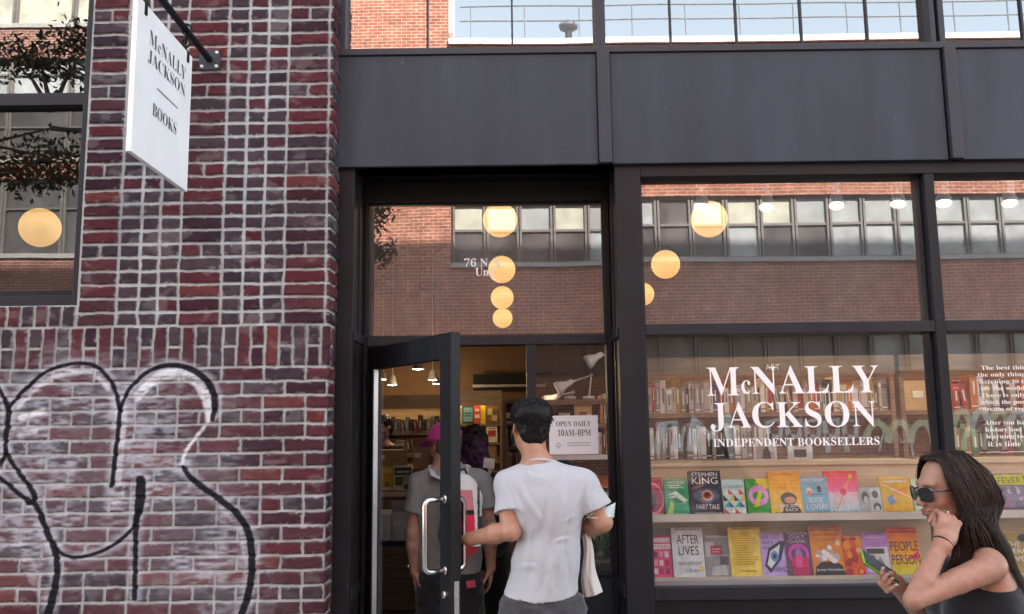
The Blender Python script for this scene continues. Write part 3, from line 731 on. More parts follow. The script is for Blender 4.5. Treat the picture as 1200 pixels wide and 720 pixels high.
w.box(oX0, oX1, YO - .4, YO, 0, zg0); w.box(oX0, oX1, YO - .4, YO, zg1, zs_ - .12); w.box(oX0, oX1, YO - .4, YO, zh_, zpar)
w.box(oX0 - 5.4, oX1, YO - 9, YO - 8.6, 0, zpar)
w.build('wall', M_OB, ob)
w = MB(); w.box(oX0, oX1, YO - .4, YO + .08, zs_ - .12, zs_); w.build('sill_band', M_CONC, ob)
w = MB(); w.box(oX0, oX1, YO - 8.6, YO - .4, zpar - .5, zpar - .3); w.build('roof', M_CONC, ob)
w = MB(); w.box(oX0 + .002, oX1, YO - .5, YO + .1, zpar, zpar + .16); w.build('coping', M_WHITE, ob)
w = MB(); w.box(oX0 + .001, oX0 + .14, YO - .5, YO - .01, zpar + .38, zpar + 5.5); w.build('corner_trim', M_WHITE, ob)
M_RAIL = mat('grey rail', (.22, .22, .24), .5)
rl = MB()
for k in range(16): rl.tube([(oX0 + .6 + k * 1.5, YO - .3, zpar + .38), (oX0 + .6 + k * 1.5, YO - .3, zpar + 1.3)], .02, 6)
for z in (.85, 1.28): rl.tube([(oX0 + .3, YO - .3, zpar + z), (oX1, YO - .3, zpar + z)], .022, 6)
rl.build('roof_rail', M_RAIL, ob)
vp = Q(668, 52)
MB().lathe((vp.x, YO - .8, zpar - .3), [(.1, 0), (.1, 1.15), (.26, 1.16), (.28, 1.25), (.05, 1.42), (0, 1.42)], 14).build('vent_pipe', M_RAIL, ob, sm=True)
pitch = .925; nwin = 18
rs = random.Random(5)
for k in range(nwin):
    x0 = oX0 + .04 + k * pitch; x1 = x0 + pitch - .03
    f = MB()
    f.box(x0, x0 + .06, YO - .22, YO - .1, zs_, zh_); f.box(x1 - .06, x1, YO - .22, YO - .1, zs_, zh_)
    zm = zs_ + .55 * (zh_ - zs_)
    for a, b in ((zs_, zs_ + .06), (zm - .035, zm + .035), (zh_ - .07, zh_)): f.box(x0 + .06, x1 - .06, YO - .22, YO - .11, a, b)
    wn = f.build('window', M_WFR, ob)
    up = [M_BLIND, M_BLIND, M_PANEL, M_BLIND, M_PANEL, M_PANEL, M_DPANE, M_BLIND][k % 8] if k < 10 else rs.choice([M_BLIND, M_PANEL, M_PANEL])
    lo = M_PANEL if k >= 11 or k in (4, 8) else M_DPANE
    MB().box(x0 + .06, x1 - .06, YO - .2, YO - .17, zm + .035, zh_ - .07).build('pane', up, wn)
    MB().box(x0 + .06, x1 - .06, YO - .2, YO - .17, zs_ + .06, zm - .035).build('pane', lo, wn)
    # ground floor row
    f = MB(); f.box(x0, x0 + .05, YO - .22, YO - .06, zg0, zg1); f.box(x1 - .05, x1, YO - .22, YO - .06, zg0, zg1)
    f.box(x0 + .05, x1 - .05, YO - .22, YO - .07, zg1 - .06, zg1); f.box(x0 + .05, x1 - .05, YO - .22, YO - .07, zg0, zg0 + .06)
    wn = f.build('window', M_WFR, ob)
    MB().box(x0 + .05, x1 - .05, YO - .2, YO - .17, zg0 + .06, zg1 - .06).build('pane', M_DPANE if k < 12 else M_PANEL, wn)
# sprayed loops on its lower wall
gp = MB(); rg = random.Random(4)
def loop(cx, cy, rx, ry, a0, a1, wd, col):
    n = 14; pts = []
    for i in range(n + 1):
        a = R(a0 + (a1 - a0) * i / n); pts.append((cx + rx * math.cos(a), cy + ry * math.sin(a)))
    ribbon(pts, wd, col)
def ribbon(pts, wd, col):
    ps = [Vector((Q(x, y).x, 0, Q(x, y).z)) for x, y in pts]; y = YO + .006 + .002 * len(gp.f) / 60
    L_, R_ = [], []
    for i, p in enumerate(ps):
        t = (ps[min(i + 1, len(ps) - 1)] - ps[max(i - 1, 0)]).normalized(); n_ = Vector((-t.z, 0, t.x))
        L_.append(p + n_ * wd); R_.append(p - n_ * wd)
    for i in range(len(ps) - 1):
        gp.add([(q.x, y, q.z) for q in (R_[i], R_[i + 1], L_[i + 1], L_[i])], [(0, 1, 2, 3)], col)
YEL, WHT = (.85, .80, .50), (.88, .88, .88)
for k in range(7): loop(1105 + k * 22, 512, 11, 30, 180, 360, .09, YEL if k % 2 else WHT)
for k in range(6): loop(1112 + k * 24, 520, 7, 14, 150, 380, .07, YEL)
for k in range(3): loop(1028 + k * 26, 520, 13, 24, 180, 360, .09, YEL)
ribbon([(812, 530), (816, 492), (832, 516), (850, 490), (862, 530)], .2, WHT)
ribbon([(768, 532), (776, 498), (790, 494), (796, 530)], .10, WHT)
for k in range(5): ribbon([(905 + k * 22, 530), (900 + k * 22, 495), (916 + k * 22, 492), (915 + k * 22, 512), (902 + k * 22, 512)], .07, WHT)
ribbon([(1030, 530), (1036, 505), (1043, 520), (1050, 508), (1057, 520), (1066, 512), (1070, 535)], .03, WHT)
for k in range(4): ribbon([(770 + k * 9, 530), (772 + k * 10, 500)], .05, WHT)
gp.build('graffiti', mat('spray paint', (1, 1, 1), .6, attr=True), ob)

cb = thing('pale_loft_building', 'brick loft building with wide bands of cream curtained windows further left across the street', 'building', (-16, YO, 0))
cX0, cX1 = -30, oX0 - 5.42
rows = [(Q(50, 118).z, Q(50, 74).z), (Q(50, 33).z, Q(50, -30).z), (Q(50, 190).z, Q(50, 128).z), (Q(50, 300).z, Q(50, 215).z)]
rows.sort(); w = MB(); z = 0
for a, b in rows: w.box(cX0, cX1, YO - .4, YO, z, a - .12); z = b
w.box(cX0, cX1, YO - .4, YO, z, z + 1.0); w.build('wall', brickmat('rust brick', (.24, .09, .065), (.30, .12, .08), (.5, .42, .38), .22, .075, .014), cb)
w = MB()
for a, b in rows: w.box(cX0, cX1, YO - .4, YO + .06, a - .12, a)
w.build('sill_band', M_CONC, cb)
for r_, (a, b) in enumerate(rows):
    k = 0; x = cX1 - 1.62
    while x > -22:
        f = MB(); f.box(x, x + .07, YO - .2, YO - .08, a, b); f.box(x + 1.53, x + 1.6, YO - .2, YO - .08, a, b)
        f.box(x + .07, x + 1.53, YO - .2, YO - .09, b - .07, b); f.box(x + .07, x + 1.53, YO - .2, YO - .09, a + .6 * (b - a), a + .6 * (b - a) + .05)
        wn = f.build('window', M_WFR, cb)
        MB().box(x + .07, x + 1.53, YO - .18, YO - .15, a, b - .07).build('pane', (M_BLIND if r_ == 3 else M_PANEL) if r_ >= 2 else M_DPANE, wn)
        x -= 1.62

# street tree
TV = 10.9
tr_ = thing('street_tree', 'dark leaved street tree at the kerb mirrored in the left window', 'tree', (-7.9, -2.2, 0))
def T(px, py): p = P(px, py, TV); return Vector((p.x, 2 * 4.31 - TV, p.z))
t = MB(); top = T(60, 130)
t.tube([(-7.9, -2.2, -.14), (-7.9, -2.2, 1.6), (-7.8, -2.25, 3.4), T(-60, 200), T(-70, 60), T(-60, -20)], [.13, .11, .09, .07, .04, .01], 10)
for a, b in ((T(-60, 190), T(60, 150)), (T(-62, 170), T(58, 185)), (T(-66, 100), T(50, 62))): t.tube([a, a.lerp(b, .5) + Vector((0, 0, .06)), b], [.04, .022, .010], 6)
limbs = []
for a, b in (((60, 130), (95, 65)), ((60, 130), (15, 70)), ((58, 180), (92, 195)), ((58, 190), (15, 205)), ((60, 130), (40, 55)), ((58, 170), (60, 172))):
    limbs.append((T(*a), T(*b)))
c1 = Vector((-1.75, -1.55, 4.35)); c2 = Vector((-1.7, -1.6, 3.9))
limbs.append((T(60, 150), Vector((-3.4, -1.9, 5.0)))); limbs.append((Vector((-3.4, -1.9, 5.0)), c1)); limbs.append((Vector((-2.6, -1.75, 4.7)), c2))
for a, b in limbs: t.tube([a, a.lerp(b, .5) + Vector((0, 0, .08)), b], [.035, .022, .008], 6)
t.build('trunk', mat('grey bark', (.09, .075, .065), .9, var=.3, scale=12), tr_)
lf = MB(); rt = random.Random(12)
cl = [(T(x, y), r_) for x, y, r_ in ((92, 58, .30), (60, 52, .32), (25, 62, .30), (48, 78, .26), (82, 84, .26), (95, 40, .26), (55, 178, .36), (90, 185, .36), (18, 195, .34), (40, 210, .3), (-10, 70, .4), (-15, 190, .4), (75, 205, .3))]
cl += [(c1, .26), (c2, .22), (c1 + Vector((.12, 0, .3)), .2), (c1 + Vector((-.2, 0, .1)), .25)]
for c, r_ in cl:
    for _ in range(170):
        d = Vector((rt.gauss(0, 1), rt.gauss(0, 1), rt.gauss(0, .8))); p = c + d * r_ * .5
        ax = Vector((rt.gauss(0, 1), rt.gauss(0, 1), rt.gauss(-.6, .7))).normalized(); sd_ = ax.cross(Vector((rt.gauss(0, 1), rt.gauss(0, 1), rt.gauss(0, 1)))).normalized()
        l_ = rt.uniform(.075, .13); w_ = l_ * .2; g_ = rt.uniform(.6, 1.3)
        lf.add([p, p + ax * l_ * .4 + sd_ * w_, p + ax * l_, p + ax * l_ * .4 - sd_ * w_], [(0, 1, 2, 3)], (.018 * g_, .032 * g_, .013 * g_))
lf.build('crown', mat('tree leaf', (1, 1, 1), .6, attr=True), tr_)

# ================================================================ inside the shop
RX0, RX1, RY0, RY1, RZ = -6.2, 6.0, YF + .2, 15.0, 3.95
M_CEIL = mat('dim ceiling paint', (.10, .075, .055), .9, var=.1)
M_WALLW = mat('warm tan wall paint', (.17, .10, .055), .85, var=.1)
M_FLOOR = wood('oak floor', (.12, .075, .045), (.18, .115, .07), .45, (8, 1, 1))
g = MB(); g.box(RX0, RX1, YW + .15, RY1, -.1, 0.004); struct('floor', M_FLOOR, g)
g = MB(); g.box(RX0, RX1, RY0 + .02, RY1, RZ, RZ + .2); struct('ceiling', M_CEIL, g)
g = MB(); g.box(RX0 - .2, RX1 + .2, RY1, RY1 + .2, 0, RZ); struct('wall_back', M_WALLW, g)
g = MB(); g.box(RX0 - .2, RX0, YB + .3, RY1, 0, RZ); struct('wall_left', mat('dark left wall', (.045, .04, .038), .8), g)  # left wall coloured darker than the other shop walls
g = MB(); g.box(RX1, RX1 + .2, YF, RY1, 0, RZ); struct('wall_right', M_WALLW, g)

PAL = {'white': (.72, .70, .66), 'cream': (.66, .58, .42), 'red': (.42, .04, .04), 'orange': (.62, .22, .04), 'yellow': (.66, .48, .08), 'black': (.025, .025, .03),
       'grey': (.28, .28, .29), 'blue': (.06, .13, .32), 'teal': (.06, .25, .27), 'green': (.07, .20, .09), 'maroon': (.18, .03, .05), 'pink': (.62, .22, .30), 'tan': (.40, .27, .15)}
BC = {}
def spine_book(name, x, wd, y, z, h, dp, colour, label, group, tilt=0.0, facing=-1):
    """an upright book, spine towards the street, standing at x..x+wd on height z"""
    g_ = random.uniform(.45, 1.0); c = tuple(max(.005, v * g_ * random.uniform(.93, 1.07)) for v in PAL[colour])
    m = MB()
    m.box(-wd / 2, wd / 2, 0, dp, 0, h, c)
    m.box(-wd / 2 + .002, wd / 2 - .002, .004, dp + .001, h - .0005, h + .0008, (.65, .60, .5))
    k = random.random()
    lc = (.75, .72, .66) if sum(c) < .9 else (.05, .05, .06)
    if k < .7:
        a = random.uniform(.5, .7); b = a + random.uniform(.12, .25)
        m.box(-wd * .10, wd * .12, -.0012, .001, h * (a - .25), h * b, lc)
    if k > .35: m.box(-wd / 2 - .0004, wd / 2 + .0004, -.001, .001, h * .08, h * .11, lc)
    if k > .6: m.box(-wd / 2 - .0004, wd / 2 + .0004, -.001, .001, h * .78, h * .92, tuple(min(.8, v * 1.6 + .05) for v in c))
    o = m.build(name, M_CLOTHB, local=True); o.location = (x + wd / 2, y, z); o.rotation_euler = (0, tilt, 0)
    tag(o, label, 'book', group); return o
def fill_row(x0, x1, y, z, hr, wr, colours, where, group, gap=.004, dp=.15):
    x = x0
    while x < x1:
        wd = random.uniform(*wr); h = random.uniform(*hr)
        if x + wd > x1: break
        cname = random.choice(colours)
        lean = random.random() < .07 and x + wd + .05 < x1
        spine_book('book', x + (h * math.sin(.13) if lean else 0), wd, y + random.uniform(0, .02), z + (wd * math.sin(.13) * .0 if lean else 0), h, dp * random.uniform(.85, 1), cname, f'{cname} spined book standing upright {where}', group, -.13 if lean else 0)
        if lean: x += h * math.sin(.13) + .004
        x += wd + random.choice([.001, .002, gap, .0])
        if random.random() < .04: x += random.uniform(.01, .04)
def bookcase(label, x0, x1, y, dp, shelves, top, th=.03, m=None, header=0, strips=(), zmin=0.02, back=None, name='bookcase'):
    m = m or M_OAK
    o = thing(name, label, 'bookcase', ((x0 + x1) / 2, y + dp / 2, 0))
    for a in (x0, x1 - .03): MB().box(a, a + .03, y, y + dp, 0, top).build('side_panel', m, o)
    MB().box(x0 + .03, x1 - .03, y + dp - .015, y + dp - .001, zmin, top - .001).build('back_panel', back or m, o)
    for z in shelves: MB().box(x0 + .0305, x1 - .0305, y + .004, y + dp - .0155, z - th, z).build('shelf', m, o)
    MB().box(x0 + .0305, x1 - .0305, y + .002, y + dp - .0155, top - th, top - .0005).build('top_board', m, o)
    if header: MB().box(x0 - .002, x1 + .002, y - .02, y - .001, top - header, top + .01).build('header_board', m, o)
    for z in strips: MB().box(x0 + .05, x1 - .05, y + .014, y + .03, z + .004, z + .012).build('light_strip', M_STRIP, o)
    return o

# bookcases behind the display windows
Y1 = 5.95
zA, zB_, zt_ = P(900, 483, Y1).z, P(900, 537, Y1).z, P(900, 420, Y1).z
bx0, bx1 = P(741, 480, Y1).x, P(1050, 480, Y1).x
b1 = bookcase('long wood bookcase with two rows of spines behind the white shop window lettering', bx0, bx1, Y1, .26, [zA, zB_, zB_ - .32, .5, .2], zt_ + .0, header=.115, strips=(zt_ - .06,))
l = MB(); px_text(l, 'ART', 897, 434, 914, 427, Y1 - .024, thin=0.0, serif=False); l.build('lettering', M_VINYL, b1)
fill_row(bx0 + .035, bx1 - .04, Y1 + .01, zA, (.16, .235), (.016, .040), ['white', 'cream', 'white', 'grey', 'white', 'grey', 'cream', 'white', 'red', 'orange', 'yellow', 'black', 'tan', 'blue'], 'in the upper row behind the shop name on the glass', 'spines in the upper row behind the shop name')
fill_row(bx0 + .035, P(905, 480, Y1).x, Y1 + .01, zB_, (.19, .25), (.020, .040), ['white', 'grey', 'white', 'grey', 'white', 'grey', 'cream', 'black'], 'in the lower row behind the shop name on the glass', 'spines in the lower row behind the shop name')
cx0, cx1 = P(1056, 480, Y1).x, 5.4
b2 = bookcase('wood bookcase seen through the window pane with the quotation', cx0, cx1, Y1, .26, [zA, zB_, zB_ - .32, .5, .2], zt_, header=.1, strips=(zt_ - .06,))
fill_row(P(1112, 480, Y1).x, cx1 - .04, Y1 + .01, zA, (.17, .235), (.022, .05), ['cream', 'white', 'orange', 'tan', 'red', 'black', 'yellow'], 'in the upper row behind the quotation on the glass', 'spines in the upper row behind the quotation')
fill_row(P(1112, 480, Y1).x, cx1 - .04, Y1 + .01, zB_, (.17, .235), (.022, .05), ['tan', 'grey', 'maroon', 'black', 'green'], 'in the lower row behind the quotation on the glass', 'spines in the lower row behind the quotation')
# box file at the end
cbx = P(1060, 465, Y1)
bo = MB(); bo.box(cbx.x, cbx.x + .19, Y1 + .01, Y1 + .2, zA, zA + .2, (.5, .33, .15)); bo.box(cbx.x + .06, cbx.x + .13, Y1 + .007, Y1 + .011, zA + .08, zA + .13, (.7, .65, .5))
o = bo.build('storage_box', M_CLOTHB, bevel=.004); tag(o, 'tan cardboard storage box at the end of the upper book row near the window mullion', 'box')

# ---------------- display stand with face-out books
LEAN = R(13)
def stand(label, x0, x1):
    o = thing('display_stand', label, 'display stand', ((x0 + x1) / 2, 4.8, 0))
    zl1, zl2, ztop = P(900, 603.5, 4.70).z, P(900, 676.5, 4.70).z, P(900, 546, 4.86).z
    for k, zl in enumerate((zl1, zl2)):
        m = MB(); m.box(x0, x1, 4.66, 4.93, zl - .022, zl); m.build('ledge', M_PLY, o, bevel=.002)
        m = MB(); m.box(x0, x1, 4.650, 4.6595, zl - .026, zl + .012); m.build('ledge_lip', mat('pale ledge edging', (.62, .55, .46), .5), o)
    yb = 4.86
    MB().box(x0, x1, yb, yb + .018, zl1 + .001, ztop).build('back_panel', M_PLY, o)
    MB().box(x0, x1, yb - .03, yb - .012, zl2 + .001, zl1 - .023).build('back_panel', M_PLY, o)
    MB().box(x0, x1, yb - .02, yb + .30, ztop + .0005, ztop + .022).build('top_board', M_PLY, o, bevel=.002)
    m = MB(); m.box(x0 + .02, x1 - .02, 4.72, 4.93, .1, zl2 - .023); m.build('plinth', M_DARK, o)
    return zl1, zl2, ztop
zl1, zl2, zst = stand('pale plywood stand with two ledges of face-out books behind the shop name', P(752, 640, 4.8).x, P(1092, 600, 4.8).x)
stand('pale plywood stand with face-out books behind the quotation pane', P(1113, 600, 4.8).x, 4.1)
def vivid(c, s=1.22, g=1.0):
    l = .3 * c[0] + .55 * c[1] + .15 * c[2]; return tuple(min(.86, max(.004, (l + (v - l) * s) * g)) for v in c)
def face_book(px0, py0, px1, row, base, art, label, thick=.022, y=None):
    base = vivid(base); art = [tuple(vivid(q) if isinstance(q, tuple) and len(q) == 3 and not isinstance(q[0], tuple) else q for q in it) for it in art]
    y = y if y is not None else 4.705 + random.uniform(-.008, .012)
    zl = (zl1 if row == 0 else zl2) + .001
    xa, xb = P(px0, py0 + 20, y + .02).x, P(px1, py0 + 20, y + .02).x
    zt = P(.5 * (px0 + px1), py0, y + .05).z; H = (zt - zl) / math.cos(LEAN); Wd = xb - xa
    o = thing('book', label, 'book', (xa, y, zl), 'face-out books on the window ledges')
    U, V = Vector((1, 0, 0)), Vector((0, math.sin(LEAN), math.cos(LEAN))); N = Vector((0, -math.cos(LEAN), math.sin(LEAN)))
    O = Vector((xa, y, zl + .0))
    m = MB()
    m.obox(O, U, V, N, (0, Wd), (0, H), (-.002, 0), base); m.obox(O, U, V, N, (0, Wd), (0, H), (-thick, -thick + .002), base); m.obox(O, U, V, N, (0, .002), (0, H), (-thick + .002, -.002), base)
    m.build('cover', M_PAINTED, o)
    m = MB(); m.obox(O, U, V, N, (.003, Wd - .003), (.003, H - .003), (-thick + .0022, -.0022), (.72, .68, .6)); m.build('pages', M_CLOTHB, o)
    m = MB(); tx = MB(); lay = [0]
    def pt(u, v, e=0.0): return O + U * (u * Wd) + V * (v * H) + N * (.0006 + e)
    for it in art:
        lay[0] += 1; e = lay[0] * .00022; k = it[0]
        if k == 'r': _, u0, v0, u1, v1, c = it; m.poly([pt(u0, v0, e), pt(u1, v0, e), pt(u1, v1, e), pt(u0, v1, e)], c)
        elif k == 'p': m.poly([pt(u, v, e) for u, v in it[1]], it[2])
        elif k == 'e':
            _, cu, cv, ru, rv, c = it
            m.poly([pt(cu + ru * math.cos(a), cv + rv * math.sin(a), e) for a in np.linspace(0, 2 * math.pi, 22)[:-1]], c)
        elif k == 'ring':
            _, cu, cv, ru, rv, wd, c = it; an = np.linspace(0, 2 * math.pi, 25)
            for a, b in zip(an[:-1], an[1:]):
                m.poly([pt(cu + (ru - wd) * math.cos(a), cv + (rv - wd) * math.sin(a), e), pt(cu + ru * math.cos(a), cv + rv * math.sin(a), e), pt(cu + ru * math.cos(b), cv + rv * math.sin(b), e), pt(cu + (ru - wd) * math.cos(b), cv + (rv - wd) * math.sin(b), e)], c)
        elif k == 'g':                                   # a printed blend from bottom colour to top colour
            _, u0, v0, u1, v1, ca, cbb = it; n = 10
            for i in range(n):
                f = (i + .5) / n; c = tuple(ca[q] * (1 - f) + cbb[q] * f for q in range(3)); a = v0 + (v1 - v0) * i / n; b = v0 + (v1 - v0) * (i + 1) / n
                m.poly([pt(u0, a, e), pt(u1, a, e), pt(u1, b, e), pt(u0, b, e)], c)
        elif k == 't':
            _, s, u0, v0, u1, v1, c = it[:7]; ser = it[7] if len(it) > 7 else False
            text_into(tx, s, pt(u0, v0, e + .0003), U, V, (u1 - u0) * Wd, (v1 - v0) * H, ser, 0.0, c)
    dark_ = sum(base) > .9
    for v_ in (.028, .048) if row == 0 else (.955, .972):     # small type along the edge
        u_ = .12; e = .004
        while u_ < .86:
            w__ = rb.uniform(.04, .12); m.poly([pt(u_, v_, e), pt(u_ + w__, v_, e), pt(u_ + w__, v_ + .009, e), pt(u_, v_ + .009, e)], (.06, .05, .06) if dark_ else (.6, .58, .55)); u_ += w__ + .03
    if m.f: m.build('cover_art', M_PAINTED, o)
    if tx.f: tx.build('lettering', M_PAINTED, o)
    return o
W_ = (.80, .80, .78); K_ = (.02, .02, .022)
rb = random.Random(3)
def lines(u0, u1, v0, v1, n, c, h=.5, jit=.15):
    out = []
    for i in range(n):
        v = v1 - (v1 - v0) * (i + 1) / n; out.append(('r', u0, v, u1 - rb.uniform(0, jit), v + (v1 - v0) / n * h, c))
    return out
def blobs(n, cols, u0=.1, u1=.9, v0=.1, v1=.7, r0=.04, r1=.14):
    return [('e', rb.uniform(u0, u1), rb.uniform(v0, v1), rb.uniform(r0, r1), rb.uniform(r0, r1) * .7, rb.choice(cols)) for _ in range(n)]
